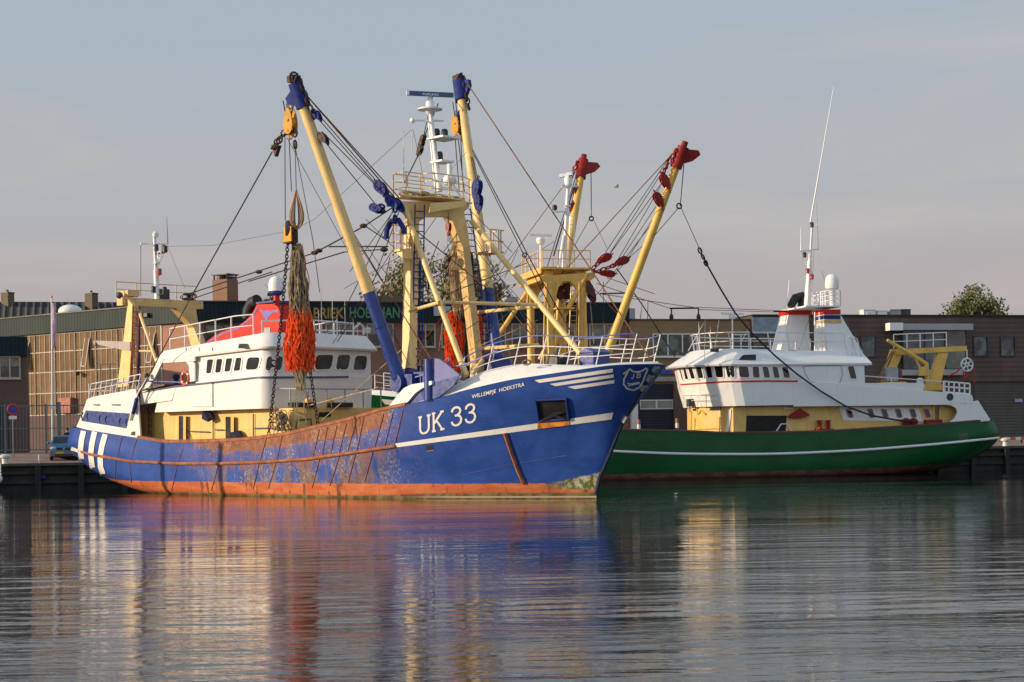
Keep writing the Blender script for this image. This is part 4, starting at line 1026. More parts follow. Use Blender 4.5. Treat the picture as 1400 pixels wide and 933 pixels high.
for bo, base, tip, sg in ((b1, sb, st_, -1), (b2, pb_, pt_, 1)):
    d = (tip-base).normalized(); mb = MB(); mb.tube(tip-d*1.05, tip+d*.15, .36, .34, 16); mb.tube(tip+d*.05, tip+d*.5, .2, .16, 10)
    side = d.cross(Vector((0, 1, 0))).normalized()
    mb.prism([tip-d*.9+side*.3, tip+d*.0+side*.3, tip-d*.25+side*1.0, tip-d*.55+side*1.0] if sg < 0 else [tip-d*.9-side*.3, tip+d*.0-side*.3, tip-d*.1-side*.7, tip-d*.5-side*.7], (0, .22, 0))
    mb.build('boom_head', M['darkblue'], bo)
    mb = MB()
    for k in range(5): mb.torus(tip+d*(.45-.06*k)+Vector((random.uniform(-.15, .3), random.uniform(-.2, .2), 0)), .17, .055, (random.uniform(-1, 1), random.uniform(-1, 1), .3), 12, 6)
    mb.box(tip+d*.35, (.55, .4, .3)); mb.build('shackles', M['chain'], bo)
    mb = MB(); c0 = tip-d*.1+Vector((.35, 0, 0)); chain(mb, [c0+d*.3, c0-d*1.4+Vector((.1, 0, 0))], .4, .05); mb.build('shackles', M['chain'], bo)
yS = -6.9
# starboard purchase: big ochre block, small block, guy down to the stern
def blk(px, py, y, dvec, size, w, mat, name='pulley_block', parent=None):
    mb = MB(); block(mb, S.p(px, py, y), dvec, size, w); return mb.build(name, M[mat], parent or ship)
blk(397, 168, yS, (0, 0, -1), .86, .36, 'ochre'); 
S.wpx((392, 142), yS, (393.5, 157), yS, .03); S.wpx((387, 138), yS, (391, 158), yS, .03); S.wpx((402, 142), yS, (398, 157), yS, .03)
mb = MB(); q = S.p(374.5, 203, yS); mb.prism([q+Vector((-.25, 0, .2)), q+Vector((.35, 0, .1)), q+Vector((.05, 0, -.4))], (0, .2, 0)); mb.build('shackle_plate', M['chain'], ship)
mb = MB(); chain(mb, [S.p(394, 180, yS), S.p(383, 190, yS), S.p(377, 200, yS)], .42, .045); chain(mb, [S.p(388, 182, yS), S.p(374, 200, yS)], .4, .04); mb.build('shackles', M['chain'], ship)
S.wpx((372, 208), yS, (262, 405), -5.0, .035); S.wpx((262, 405), -5.0, (186, 546), -4.3, .03)
for a, b in (((389.5, 184), (390, 302)), ((395, 184), (398.5, 262)), ((403.5, 196), (405, 262)), ((404, 203), (428, 330)), ((428, 330), (437, 400))): S.wpx(a, yS, b, yS+.1, .022, 'wire' if a[0] < 400 else 'greywire')
mb = MB(); chain(mb, [S.p(403, 182, yS), S.p(403.5, 198, yS)], .4, .05); mb.build('shackles', M['chain'], ship)
# coil of warp hung from the boom
mb = MB(); c = S.p(405.5, 286, yS)
for k in range(15):
    w_ = random.uniform(.07, .40); ph = random.uniform(-.5, .5)+.85; hh = random.uniform(.80, .98)
    mb.poly([c + Vector((w_*math.sin(t)*(1-.72*math.cos(t))*math.cos(ph)*.75, w_*math.sin(t)*(1-.72*math.cos(t))*math.sin(ph)*.75, hh*math.cos(t))) for t in [2*math.pi*i/20 for i in range(20)]], .024, 5, closed=True)
o = mb.build('warp_coil', pmat('tan_steel_warp', (.42, .24, .13), .7, var=.3), None); place(o, BLUE); tag(o, 'brown coil of warp hung in a teardrop loop above the lit orange net', 'rope coil')
# hook block with double chain
q = S.p(397, 317, yS); mb = MB(); mb.lathe([(.40, -.2), (.44, -.12), (.44, .12), (.40, .2)], q+Vector((0, 0, .1)), 18, (1, 1, 0)); mb.bx(q.x-.3, q.x+.3, q.y-.22, q.y+.22, q.z-.55, q.z+.1); mb.build('hook_block', M['chain'], ship)
mb = MB(); mb.bx(q.x-.2, q.x+.4, q.y-.28, q.y-.22, q.z-.5, q.z+.2); mb.build('hook_block', M['ochre'], ship)
for pts in ([(393.5, 332), (388, 400), (379, 490), (367, 597)], [(400, 332), (408, 400), (420, 480), (436, 590)]):
    ys = [yS, yS+.9, yS+2.0, yS+3.3]; mb = MB(); chain(mb, [S.p(*p, y) for p, y in zip(pts, ys)], .25, .028); mb.build('lifting_chain', M['chain'], ship)
# port side
yP = 6.2
blk(624, 172, yP-.2, (0, 0, -1), .74, .32, 'ochre'); blk(631, 158, yP, (0, .2, 1), .5, .25, 'darkblue'); blk(634, 184, yP, (0, 0, 1), .55, .2, 'chain')
for a, b in (((622, 186), (628, 262)), ((626, 186), (635, 262)), ((630, 190), (633, 262)), ((619, 140), (622, 160)), ((623, 140), (625, 160))): S.wpx(a, yP-.3, b, yP-.8, .026)
blk(652, 258, 4.6, (.2, 0, 1), .72, .3, 'darkblue'); blk(654, 276, 4.6, (0, 0, 1), .6, .3, 'darkblue')
for a, b in (((640, 200), (652, 250)), ((643, 205), (655, 250))): S.wpx(a, yP, b, 4.6, .022)
# topping lifts, starboard
for a, b, m_, r_ in (((410, 120), (541, 272), 'rustwire', .035), ((413, 124), (545, 270), 'rustwire', .03), ((426, 146), (520, 254), 'wire', .024), ((437, 165), (514, 252), 'wire', .024), ((440, 180), (535, 275), 'wire', .024), ((445, 195), (514, 280), 'wire', .024), ((421, 158), (470, 300), 'wire', .026), ((425, 165), (487, 330), 'wire', .022)):
    S.wpx(a, -6.8, b, -3.3, r_, m_)
blk(432.5, 157, -6.6, (-1, 0, 1), .5, .25, 'darkblue'); blk(442, 189, -6.4, (-1, 0, 1), .5, .25, 'chain')
blk(521, 257.5, -3.5, (-1, 0, 1), .72, .3, 'darkblue'); blk(515, 285.5, -3.5, (-1, 0, .3), .62, .3, 'darkblue'); blk(539.5, 278, -3.3, (-.6, 0, .5), .7, .6, 'darkblue')
mb = MB(); chain(mb, [S.p(527, 266, -3.4), S.p(535, 274, -3.3)], .4, .06); chain(mb, [S.p(521, 283, -3.4), S.p(534, 279, -3.3)], .4, .06); chain(mb, [S.p(540, 285, -3.2), S.p(540, 300, -3.2)], .4, .06); mb.build('shackles', M['darkblue'], ship)
mb = MB(); hx = [(528, 327), (529, 314), (536, 302), (545, 301), (552, 313), (552, 320)]
mb.poly([S.p(x, y, -3.1) for x, y in hx], .13, 8); mb.build('boom_lift_yoke', M['darkblue'], ship)
# stays and running wires
W = [((255, 403), 2.0, (430, 346), -.5, .035, 'wire'), ((430, 346), -.5, (497, 310), -2, .04, 'wire'), ((497, 310), -2, (535, 285), -3, .035, 'wire'), ((256, 411), 2.2, (372, 372), .4, .03, 'wire'), ((340, 385), .5, (470, 345), -1.5, .035, 'wire'), ((470, 345), -1.5, (530, 341), -2.8, .03, 'wire'),
     ((450, 337.5), -1.2, (530, 337.5), -2.9, .04, 'wire'), ((496, 307), -2, (532, 331), -3, .03, 'wire'),
     ((230, 337), 1.3, (290, 336), 0, .012, 'greywire'), ((290, 336), 0, (400, 315), -.6, .012, 'greywire'), ((430, 300), -.7, (564, 176), -1, .014, 'greywire'), ((400, 315), -.6, (430, 300), -.7, .012, 'greywire'),
     ((565, 178), -1, (581, 252), 0, .012, 'greywire'), ((229, 336), 1.2, (253, 395), 2.5, .01, 'greywire'), ((229, 336), 1.2, (214, 370), 0, .01, 'greywire'),
     ((599, 142), 2.5, (579, 190), .6, .03, 'wire'), ((592, 130), 2.5, (575, 205), .6, .025, 'wire'), ((574, 208), .3, (553, 250), -1.8, .03, 'wire'), ((638, 208), 2, (606, 245), 1, .01, 'greywire'),
     ((640, 116), 6.5, (893, 497), 0, .032, 'rustwire'), ((640, 116), 6.5, (630, 112), 6.6, .03, 'wire'),
     ((646, 205), 5.5, (734, 372), 3.0, .028, 'wire'), ((648, 212), 5.5, (752, 420), 3.0, .024, 'wire'), ((734, 372), 3.0, (790, 470), 2.0, .028, 'wire'),
     ((556, 305), -2.4, (690, 415), 1.0, .028, 'rustwire'), ((690, 415), 1.0, (752, 488), 1.5, .028, 'rustwire'), ((636, 300), 2.2, (742, 478), 1.5, .018, 'greywire'), ((650, 330), 2.4, (735, 455), 1.6, .018, 'greywire'),
     ((469, 300), -3.2, (590, 492), -3.6, .028, 'rustwire'), ((472, 300), -3.2, (575, 470), -3.4, .022, 'wire'), ((548, 283), -2.9, (505, 400), -1, .022, 'wire'), ((540, 283), -2.9, (478, 410), -1, .022, 'wire'), ((505, 400), -1, (440, 500), 1.4, .022, 'wire'), ((478, 410), -1, (428, 480), 1, .02, 'wire'), ((533, 352), -2.6, (520, 415), -1, .02, 'wire'),
     ((600, 330), 0, (570, 405), 1, .02, 'wire'), ((606, 345), 0, (640, 300), 2, .02, 'wire'), ((575, 455), -1.5, (440, 575), -2.6, .022, 'rope'), ((520, 530), -3.2, (400, 560), -2.6, .025, 'rope'), ((605, 405), .6, (720, 360), 4, .022, 'wire'), ((612, 425), .6, (560, 490), -1, .02, 'rustwire'), ((580, 490), -2, (690, 415), 2.5, .018, 'rustwire'),
     ((640, 480), 2, (735, 438), 3, .016, 'rope'), ((650, 470), 2, (740, 385), 4, .016, 'greywire')]
W += [((541, 285), -3.1, (478, 372), -.5, .018, 'wire'), ((535, 345), -2.9, (455, 470), 0, .016, 'wire'), ((596, 298), 0, (505, 430), -2, .016, 'wire'), ((606, 298), .6, (655, 370), 3, .016, 'wire'), ((560, 330), -2.6, (610, 430), .5, .016, 'rustwire'), ((500, 335), -2, (560, 420), -2.6, .016, 'wire'),
      ((640, 285), 2.4, (700, 345), 3, .016, 'wire'), ((645, 290), 2.6, (640, 500), 2.6, .014, 'rope'), ((648, 340), 2.8, (720, 420), 2.5, .016, 'rustwire'), ((660, 300), 3.5, (700, 500), 2.5, .014, 'greywire'), ((668, 330), 4, (780, 465), 2, .016, 'wire'), ((560, 300), -2.2, (563, 500), -2.6, .014, 'greywire'),
      ((618, 345), 1.5, (600, 480), 1, .014, 'rope'), ((596, 440), 0, (650, 395), 2.4, .016, 'wire'), ((500, 300), -3.6, (545, 345), -2.9, .016, 'wire'), ((455, 262), -5.0, (545, 470), -3.4, .016, 'wire'), ((700, 330), 2.8, (660, 400), 2.8, .014, 'wire'), ((708, 342), 2.8, (690, 380), 3, .014, 'wire'), ((392, 188), -6.8, (560, 500), -3.2, .014, 'wire'), ((548, 350), -2.7, (470, 395), .5, .014, 'wire')]
for a, y0, b, y1, r_, m_ in W: S.wpx(a, y0, b, y1, r_, m_)
mb = MB()
for a, y in (((578, 190), .7), ((576, 197), .6), ((574, 206), .4), ((612, 355), 1)): block(mb, S.p(*a, y), (1, 0, 1.6), .34, .2)
mb.build('turnbuckle', M['chain'], ship)
blk(613, 311, .5, (0, 0, 1), .36, .16, 'darkred'); S.wpx((613, 290), .5, (613, 304), .5, .02)
mb = MB()
for a, y in (((430, 346), -.5), ((436, 343), -.6), ((525, 341.5), -2.6), ((497, 309), -2), ((354, 372), 1)): mb.ball(S.p(*a, y), (.2, .2, .12), 8, 6)
mb.build('cable_clamp', M['chain'], ship)
mb = MB(); random.seed(5)
for k in range(14): mb.tube(S.p(572+random.uniform(-3, 3), 470+k*2.2, -3.3), S.p(580+random.uniform(-4, 6), 478+k*1.6, -3.3), .05, n=5)
mb.build('shackles', M['chain'], ship)
# far hook block above the second net
q = S.p(617, 322, 2.2); mb = MB(); mb.prism([q+Vector((-.35, 0, .1)), q+Vector((0, 0, .75)), q+Vector((.3, 0, .3)), q+Vector((.2, 0, -.35)), q+Vector((-.3, 0, -.3))], (0, .3, 0)); mb.build('hook_block', M['lamp_dark'], ship)
mb = MB(); mb.poly([S.p(614, 322, 2.2), S.p(613, 311, 2.2), S.p(616, 300, 2.2)], .09, 7); mb.build('hook_block', M['lamp_dark'], ship)

# nets hung from the booms -------------------------------------------------
def net(fr, cols, parts, label, seed, seg=.11):
    """parts: (mat index, px-y top, px-y bottom, half width top, half width bottom, strands, radius, wild)"""
    rnd = random.Random(seed); root = None; objs = {}
    cx, cy, cz = cols
    base = Vector((cx, cy, 0))
    return rnd
def hang(fr, axis, levels, n, r, wild, rnd, mat, name, parent, ragged=.0, hair=False):
    """strands that follow a hanging bundle; levels = [(z, half width)], axis = (x, y) or [(x, y) per level]"""
    mb = MB()
    zs = [l[0] for l in levels]
    wf = curve([(-l[0], l[1]) for l in levels])
    axf = (lambda z: Vector((axis[0], axis[1], z))) if not callable(axis) else axis
    z0, z1 = zs[0], zs[-1]
    for k in range(n):
        a = rnd.uniform(0, 6.283); rr = math.sqrt(rnd.uniform(.12, 1)); lo = z1 - rnd.uniform(-.1, ragged)
        hi = z0 - (rnd.uniform(0, (z0-z1)*.82) if hair else rnd.uniform(0, .1)); lo2 = lo if not hair else max(lo, hi - rnd.uniform(.8, 2.0))
        if hair and rnd.random() < .2: lo2 = lo; hi = lo + rnd.uniform(.4, .9)
        m = max(3, int((hi-lo2)/.22)); pts = []; ph = rnd.uniform(0, 6.28); fr_ = rnd.uniform(1.5, 4.5); tw = rnd.uniform(-.25, .25)
        for i in range(m+1):
            z = lerp(hi, lo2, i/m); w_ = wf(-z)*rr*(1 + (.06*math.sin(i*2.1+ph) if hair else 0))
            aa = a + tw*i/m*2 + .10*math.sin(fr_*z+ph)
            c = axf(z)
            pts.append(Vector((c.x + w_*math.cos(aa) + wild*math.sin(fr_*1.7*z+ph), c.y + w_*math.sin(aa) + wild*math.cos(fr_*1.3*z+ph*2), z)))
        mb.poly(pts, [r*(1 if i < m else .7)*rnd.uniform(.8, 1.2) for i in range(m+1)], 4, cap=False)
    return mb.build(name, mat, parent)
def netthing(px_top, y, zdata, label, seed, lit=True):
    t = S.p(*px_top, y); pos = BLUE.w(t.x, t.y, t.z); rnd = random.Random(seed)
    root = empty('fishing_net', pos, BLUE.ang, label, 'fishing net', 'nets hung from the trawler booms')
    return root, t, rnd
yN = -6.5
rt, t, rnd = netthing((407, 334), yN, None, 'bright orange fringed net in full sun hanging in front of the white wheelhouse', 11)
zz = lambda px, py: S.p(px, py, yN).z - t.z
dx_ = lambda px, py: S.p(px, py, yN).x - t.x
ax = lambda z: Vector((lerp(0, dx_(411, 500), max(0, min(1, -z/6.6))), 0, z))
hang(BLUE, ax, [(zz(407,333), .18), (zz(408,350), .32), (zz(410,375), .42), (zz(412,400), .52), (zz(412,425), .48), (zz(412,440), .36)], 85, .026, .05, rnd, M['net'], 'net_body', rt, .8)
hang(BLUE, ax, [(zz(407,334), .14), (zz(408,350), .26), (zz(410,375), .36), (zz(412,400), .46), (zz(412,428), .40)], 70, .032, .03, rnd, pmat('net_shade_twine', (.13, .095, .06), .95, var=.4, scale=5), 'net_body', rt, .9)  # darker copy of the strands, shade of the net's gaps put into colour
hang(BLUE, ax, [(zz(413,398), .34), (zz(412,425), .3)], 26, .05, .02, rnd, M['netdark'], 'net_body', rt, .3)
hang(BLUE, ax, [(zz(411,414), .32), (zz(411,426), .46), (zz(411,448), .62), (zz(410,475), .74), (zz(410,500), .66)], 620, .026, .07, rnd, M['orange'], 'orange_fringe', rt, .35, True)
hang(BLUE, ax, [(zz(408,490), .40), (zz(407,505), .38), (zz(408,522), .22)], 60, .04, .03, rnd, M['rope'], 'cod_end', rt, .5)
hang(BLUE, ax, [(zz(407,505), .25), (zz(404,540), .32), (zz(402,568), .36)], 7, .022, .03, rnd, M['rope'], 'tail_rope', rt, .9)
yQ = 2.9
rt, t, rnd = netthing((625, 336), yQ, None, 'orange fringed net partly in shade between the legs of the fore gantry', 23)
zz = lambda px, py: S.p(px, py, yQ).z - t.z
ax = lambda z: Vector((lerp(0, S.p(627, 500, yQ).x - t.x, max(0, min(1, -z/6.6))), 0, z))
hang(BLUE, ax, [(zz(625,330), .18), (zz(622,350), .36), (zz(621,375), .42), (zz(623,395), .36), (zz(625,425), .26)], 90, .034, .035, rnd, M['net'], 'net_body', rt, .5)
ax2 = lambda z: ax(z) + Vector((.42, .42, 0))
hang(BLUE, ax2, [(zz(632,345), .18), (zz(636,400), .24), (zz(638,440), .26), (zz(640,505), .24)], 60, .05, .02, rnd, M['netdark'], 'net_body', rt, .5)
ax3 = lambda z: ax(z) + Vector((-.18, -.1, 0))
hang(BLUE, ax3, [(zz(622,424), .22), (zz(621,440), .42), (zz(621,465), .50), (zz(624,490), .46), (zz(625,508), .36)], 520, .028, .05, rnd, M['orange'], 'orange_fringe', rt, .3, True)
ax4 = lambda z: ax(z) + Vector((.65, .65, 0))
hang(BLUE, ax4, [(zz(640,420), .2), (zz(643,440), .32), (zz(643,480), .34), (zz(644,500), .3)], 240, .028, .05, rnd, M['orange'], 'orange_fringe', rt, .3, True)
hang(BLUE, ax3, [(zz(622,330), .1), (zz(621,316), .14)][::-1], 24, .03, .04, rnd, M['rope'], 'tail_rope', rt, .2)

# life ring at the bridge wing
q = S.p(253.5, 517.5, -3.86); mb = MB()
c = Vector((0, 0, 0)); n = 24
ringp = [Vector((.33*math.cos(2*math.pi*k/n), 0, .33*math.sin(2*math.pi*k/n))) for k in range(n)]
mb.poly(ringp, .085, 10, closed=True)
for k in range(len(mb.f)): mb.mi[k] = 1 if (k//10) % 6 == 2 else 0
o = mb.build('life_ring', [pmat('faded_orange_ring', (.62, .09, .035), .5), M['white2']], None); o.location = BLUE.w(*q); o.rotation_euler = (0, 0, BLUE.ang)
tag(o, 'faded orange life ring with white bands hung at the wheelhouse wing of the blue trawler', 'life ring')
# ================================================================== GREEN TRAWLER
S = Ship(GREEN, 'fishing_trawler', 'dark green beam trawler with white wheelhouse moored along the quay')
ship = S.root
ztop_g = curve([(-.5, 3.62), (1.5, 3.45), (4.75, 3.24), (9.5, 3.02), (14.7, 2.85), (19.7, 2.84), (22.2, 2.98), (27, 3.16), (31, 3.9), (36, 4.75), (40, 5.3), (43.6, 5.75)])
zrub_g = curve([(-.5, 2.3), (1, 2.22), (6.9, 1.82), (12, 1.57), (17, 1.47), (22, 1.55), (27.7, 1.83), (33, 2.3), (38, 2.9), (43, 3.5)])
hg = Hull(curve([(-.8, 7.5), (-.3, 5.4), (0, 4.0), (.5, 2.0), (.9, 1.1), (1.5, .4), (2.2, .02), (3.6, .25), (5, .4)]),
          curve([(-.8, 39.4), (0, 40), (.72, 40.2), (1.87, 40.9), (3.33, 41.7), (4.44, 42.5), (5.75, 43.6)]),
          ztop_g, zrub_g,
          curve([(0, .2), (.1, 1.5), (.3, 3.2), (.55, 3.7), (.75, 2.8), (.9, 1.1), (1, 0)]),
          curve([(0, .7), (.04, 2.4), (.12, 3.6), (.25, 4.1), (.5, 4.22), (.65, 4.1), (.8, 2.95), (.9, 1.55), (.97, .45), (1, 0)]),
          curve([(0, 3.0), (.015, 3.5), (.04, 3.95), (.1, 4.25), (.6, 4.36), (.72, 4.3), (.82, 3.75), (.9, 2.75), (.96, 1.45), (.99, .45), (1, 0)]),
          curve([(0, 2.9), (.012, 3.4), (.03, 3.85), (.08, 4.15), (.2, 4.28), (.68, 4.32), (.8, 4.15), (.88, 3.65), (.94, 2.75), (.975, 1.75), (.992, .95), (1, 0)]))
hgo = hg.build('hull', M['hull_green'], ship, nt=90)
HG = Surf(GREEN, hg.bvh)
def gtop(a, b, n, sg, inset=0., dz=0.):
    return [Vector((p.x, sg*p.y, p.z)) for p in (hg.top(lerp(a, b, i/n), inset, dz) for i in range(n+1))]
# white strake all round, built from the hull form
mb = MB()
for sg in (1, -1):
    pts = []
    for i in range(61):
        x, b, z = hg.P(lerp(0, .985, i/60), 1.0); pts.append((x, sg*(b+.03), z))
    mb.poly(pts, .085, 8)
mb.build('rubbing_strake', M['white2'], ship)
greenlight = pmat('light_green_weld', (.03, .13, .04), .5)
for a, b in (((955,592),(965,620)), ((1040,593),(1050,620)), ((1118,591),(1130,617)), ((1138,590),(1150,616)), ((1205,588),(1217,612)), ((1282,582),(1288,603)), ((868,591),(878,617)), ((884,591),(896,618))):
    mb = MB(); mb.poly(HG.path([a, b], 5, .01), .022, 4); mb.build('chafing_bar', greenlight, ship)
mb = MB(); HG.quad(mb, [(1309,606),(1324,604.5),(1323,592),(1310,593)], 3, 3, .012); mb.build('painted_panel', pmat('olive_green_patch', (.045, .085, .025), .5), hgo)
mb = MB()
for k, w in enumerate((1.9, 1.62, 1.36)):
    for sg in (1, -1):
        a = [hg.P(t, w) for t in [lerp(.88 - .03*k, .972, i/14) for i in range(15)]]; b = [hg.P(t, w-.14) for t in [lerp(.88 - .03*k, .972, i/14) for i in range(15)]]
        vs = [(x, sg*(q+.015), z) for x, q, z in a] + [(x, sg*(q+.015), z) for x, q, z in b]
        mb.add(vs, [(i, i+1, 16+i, 15+i) for i in range(14)])
mb.build('bow_stripes', M['white2'], hgo)
capm = pmat('brown_cap_rail', (.09, .05, .035), .6)
for sg in (1, -1):
    mb = MB(); mb.poly(gtop(.01, hg.t_of(33), 50, sg, .05, .01), .09, 6); mb.build('cap_rail', capm, ship)
mb = MB()
a, b = gtop(.01, hg.t_of(34), 40, -1, .1), gtop(.01, hg.t_of(34), 40, 1, .1)
mb.add([Vector((p.x, -hg.inner(p.x, 1.7), 1.7)) for p in a] + [Vector((p.x, hg.inner(p.x, 1.7), 1.7)) for p in b], [(i, i+1, 42+i, 41+i) for i in range(40)]); mb.build('main_deck', M['deck'], ship)
mb = MB()
for src, sg in ((a, -1), (b, 1)):
    md = [Vector((p.x, sg*hg.inner(p.x, (p.z+1.7)/2), (p.z+1.7)/2)) for p in src]; dn = [Vector((p.x, sg*hg.inner(p.x, 1.7), 1.7)) for p in src]
    mb.add(src + md + dn, [(j*41+i, j*41+i+1, (j+1)*41+i+1, (j+1)*41+i) for j in range(2) for i in range(40)])
mb.build('bulwark_lining', M['deckyellow'], ship)
# fore deck
a, b = gtop(hg.t_of(33), 1, 24, -1, .05), gtop(hg.t_of(33), 1, 24, 1, .05)
mb = MB(); up = Vector((0, 0, .35)); ai = [Vector((p.x, p.y*.85, p.z+.35)) for p in a]; bi = [Vector((p.x, p.y*.85, p.z+.35)) for p in b]
n = 25
mb.add(a+ai+bi+b, [(j*n+i, j*n+i+1, (j+1)*n+i+1, (j+1)*n+i) for j in range(3) for i in range(24)], True)
mb.prism([a[0], ai[0], bi[0], b[0], Vector((a[0].x, hg.inner(a[0].x, 1.8), 1.8)), Vector((a[0].x, -hg.inner(a[0].x, 1.8), 1.8))], (-.08, 0, 0)); mb.build('whaleback_deck', M['white2'], ship)
mb = MB(); railing(mb, [p + Vector((0, .1, 0)) for p in ai[2:22:2]], 1.1, (1., .6, .3), .03, 1.3); railing(mb, [p - Vector((0, .1, 0)) for p in bi[2:22:2]], 1.1, (1., .6, .3), .03, 1.3); mb.build('bow_railing', M['railwhite'], ship)
mb = MB(); mb.bx(38.5, 40.2, -1, 1, 5.4, 6.4); mb.build('windlass_housing', M['red'], ship)
# ---------------- deckhouse (yellow) and wheelhouse (white)
def gplan(x0, xf, bul, y, z, zf=None, c=1.0):
    zf = z if zf is None else zf
    pts = [(x0, -y), (xf-c, -y), (xf+bul*.25, -y+.9), (xf+bul*.75, -y*.5), (xf+bul, 0), (xf+bul*.75, y*.5), (xf+bul*.25, y-.9), (xf-c*.45, y-.22), (xf-c, y), (x0, y)]
    return [Vector((a_, b_, lerp(z, zf, max(0, min(1, (a_-x0)/(xf-x0)))))) for a_, b_ in pts]
mb = MB(); mb.loft([gplan(5.0, 19.55, 1.35, 3.35, 1.6, None, .35), gplan(5.0, 19.55, 1.35, 3.35, 4.62, 4.55, .35)]); dh = mb.build('deckhouse', M['deckyellow'], ship); GD = Surf(GREEN, mb.bvh())
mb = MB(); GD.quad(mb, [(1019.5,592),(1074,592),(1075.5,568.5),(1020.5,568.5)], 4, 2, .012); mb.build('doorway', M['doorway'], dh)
mb = MB(); GD.quad(mb, [(943,562),(952,562),(952,559),(944,559)], 2, 1, .015); GD.quad(mb, [(970,561.5),(984,561.5),(984,558),(971,558.5)], 2, 1, .015); mb.build('vent_slot', M['doorway'], dh)
mb = MB(); mb.poly(GD.path([(955,567),(959,561),(965,567)], 2, .05), .05, 6)
for q in ([(946,562),(945,590)], [(951,572),(950,590)], [(984,570),(983,590)], [(990,563),(988,585)], [(951,587),(985,586)]): mb.poly(GD.path(q, 3, .06), .03, 5)
mb.build('pipework', M['gyellow'], dh)
mb = MB(); GD.stroke(mb, [(998,560),(997,575),(994,592)], 4, .05); mb.build('painted_band', M['white2'], dh)
mb = MB()
for q in ([(1153,575),(1283,577),(1278,559),(1146,556)],): GD.quad(mb, q, 6, 2, .03)
pan = mb.build('side_panel', M['white2'], dh)
for x0 in (1157, 1186, 1205, 1224, 1243.5, 1263):
    mb = MB(); 
    if GD.window(mb, [(x0+3, 570.8), (x0+9, 570.5), (x0+5.5, 559.5), (x0-.5, 559.8)], .9, .3, .06, .04): mb.build('porthole', [M['grey'], M['glass']], dh)
mb = MB(); q = GD.hit(1262, 579, .3)
for px in (1239, 1249): 
    q = S.p(px, 578, 3.6); mb.lathe([(.22, -.3), (.26, -.1), (.26, .2), (.1, .3)], q, 10)
q = S.p(1276, 577, 3.6); mb.box(q, (1.2, .3, .3)); mb.build('mooring_fitting', M['darkred'], ship)
mb = MB(); q = S.p(1134, 582, 3.5)
for px in (1121, 1132.5): q = S.p(px, 583, 3.6); mb.lathe([(.13, -.5), (.13, .3), (.19, .33), (.19, .40)], q, 10)
q = S.p(1127, 588, 3.6); mb.box(q, (1.1, .5, .15)); mb.build('bollard', M['darkred'], ship)
mb = MB(); mb.poly([S.p(1060, 592, 3.4), S.p(1068, 580, 3.4), S.p(1076, 580, 3.4), S.p(1084, 592, 3.4)], .05, 6); mb.poly([S.p(1066, 592, 3.1), S.p(1073, 580, 3.1), S.p(1091, 591, 3.1)], .05, 6); mb.build('rail_frame', M['white2'], ship)
mb = MB(); q = GD.hit(1092, 566, .1)
if q: mb.prism([q+Vector((.9, 0, -.2)), q+Vector((0, 0, .35)), q+Vector((-.7, 0, -.1)), q+Vector((0, 0, -.3))], (0, .2, 0)); mb.build('red_hood', M['darkred'], dh)
for x0 in (1071, 1206):
    mb = MB(); mb.cur = 0; q = S.p(x0+7, 558.8, 3.4); mb.box(q, (.62, .14, .10)); mb.build('deck_light', pmat('fluorescent_tube%d' % x0, (.8, .75, .6), .4), ship)

mb = MB(); mb.loft([gplan(6, 19.6, 1.5, 3.95, 4.66, 4.60), gplan(6, 19.88, 1.7, 3.95, 6.0, 6.05)])
low = mb.build('superstructure', M['white2'], ship); GL = Surf(GREEN, mb.bvh())
mb = MB(); mb.loft([gplan(10.2, 19.85, 1.7, 3.93, 5.95, 6.05), gplan(10.2, 20.05, 1.8, 3.9, 7.35, 7.33)]); wh = mb.build('wheelhouse', M['white2'], ship); GW = Surf(GREEN, mb.bvh())
mb = MB(); mb.loft([gplan(9.7, 20.5, 1.85, 4.0, 7.20, 7.20), gplan(9.7, 20.55, 1.9, 4.02, 7.32, 7.30), gplan(10.0, 19.6, 1.0, 3.1, 8.10, 8.36)]); brow = mb.build('wheelhouse_roof', M['white2'], ship); GR = Surf(GREEN, mb.bvh())
mb = MB(); p = GL.path([(932, 526), (960, 523.5), (990, 521.5), (1040, 521), (1090, 521.5)], 4, .02) + []
pw = GW.path([(931, 526), (960, 524), (990, 522), (1010, 521.7), (1050, 521), (1090, 521.5)], 4, .03)
mb.poly(pw, .05, 6); mb.build('trim_line', M['red'], ship)
for q in ([(933,519.5),(934.5,519),(930,502.5),(928.5,503)], [(937.5,518.8),(941.5,518.3),(937,502),(934,502.3)], [(945.5,518),(950.8,517.6),(946,501.5),(940.8,501.8)], [(955.5,517.3),(962,516.8),(958.5,501.2),(951.8,501.5)], [(967.5,516.8),(974.5,516.3),(972,501),(964.5,501.2)],
          [(979.5,516.2),(989,516),(988,501),(976.8,501)], [(995,516),(1004.5,516),(1003.5,501),(992,501)], [(1011.5,516.2),(1024.5,516.3),(1022.5,501.5),(1009.5,501.2)], [(1030,516.5),(1038.5,516.6),(1037,501.6),(1028.5,501.5)], [(1045,516.6),(1052.8,516.7),(1049.5,501.8),(1042,501.7)], [(1058.5,516.8),(1066,516.8),(1062.5,502),(1055.5,501.8)], [(1072,516.8),(1080,516.8),(1076.5,502),(1068.8,502)]):
    mb = MB()
    if GW.window(mb, q, 1.2, .2, .03): mb.build('window', [M['white2'], M['glass']], wh)
mb = MB(); GR.quad(mb, [(1009.5,492.5),(1033.5,492.5),(1033.5,485),(1016,485.5)], 3, 2, .012); mb.build('roof_opening', M['black'], brow)
mb = MB(); pts = [(1098,501),(1120,500.2),(1150,500),(1152,512),(1148,524),(1130,526),(1108,522),(1101,512)]
GW.stroke(mb, pts+[pts[0]], 1.0, .012); mb.build('recess_edge', M['grey'], wh)
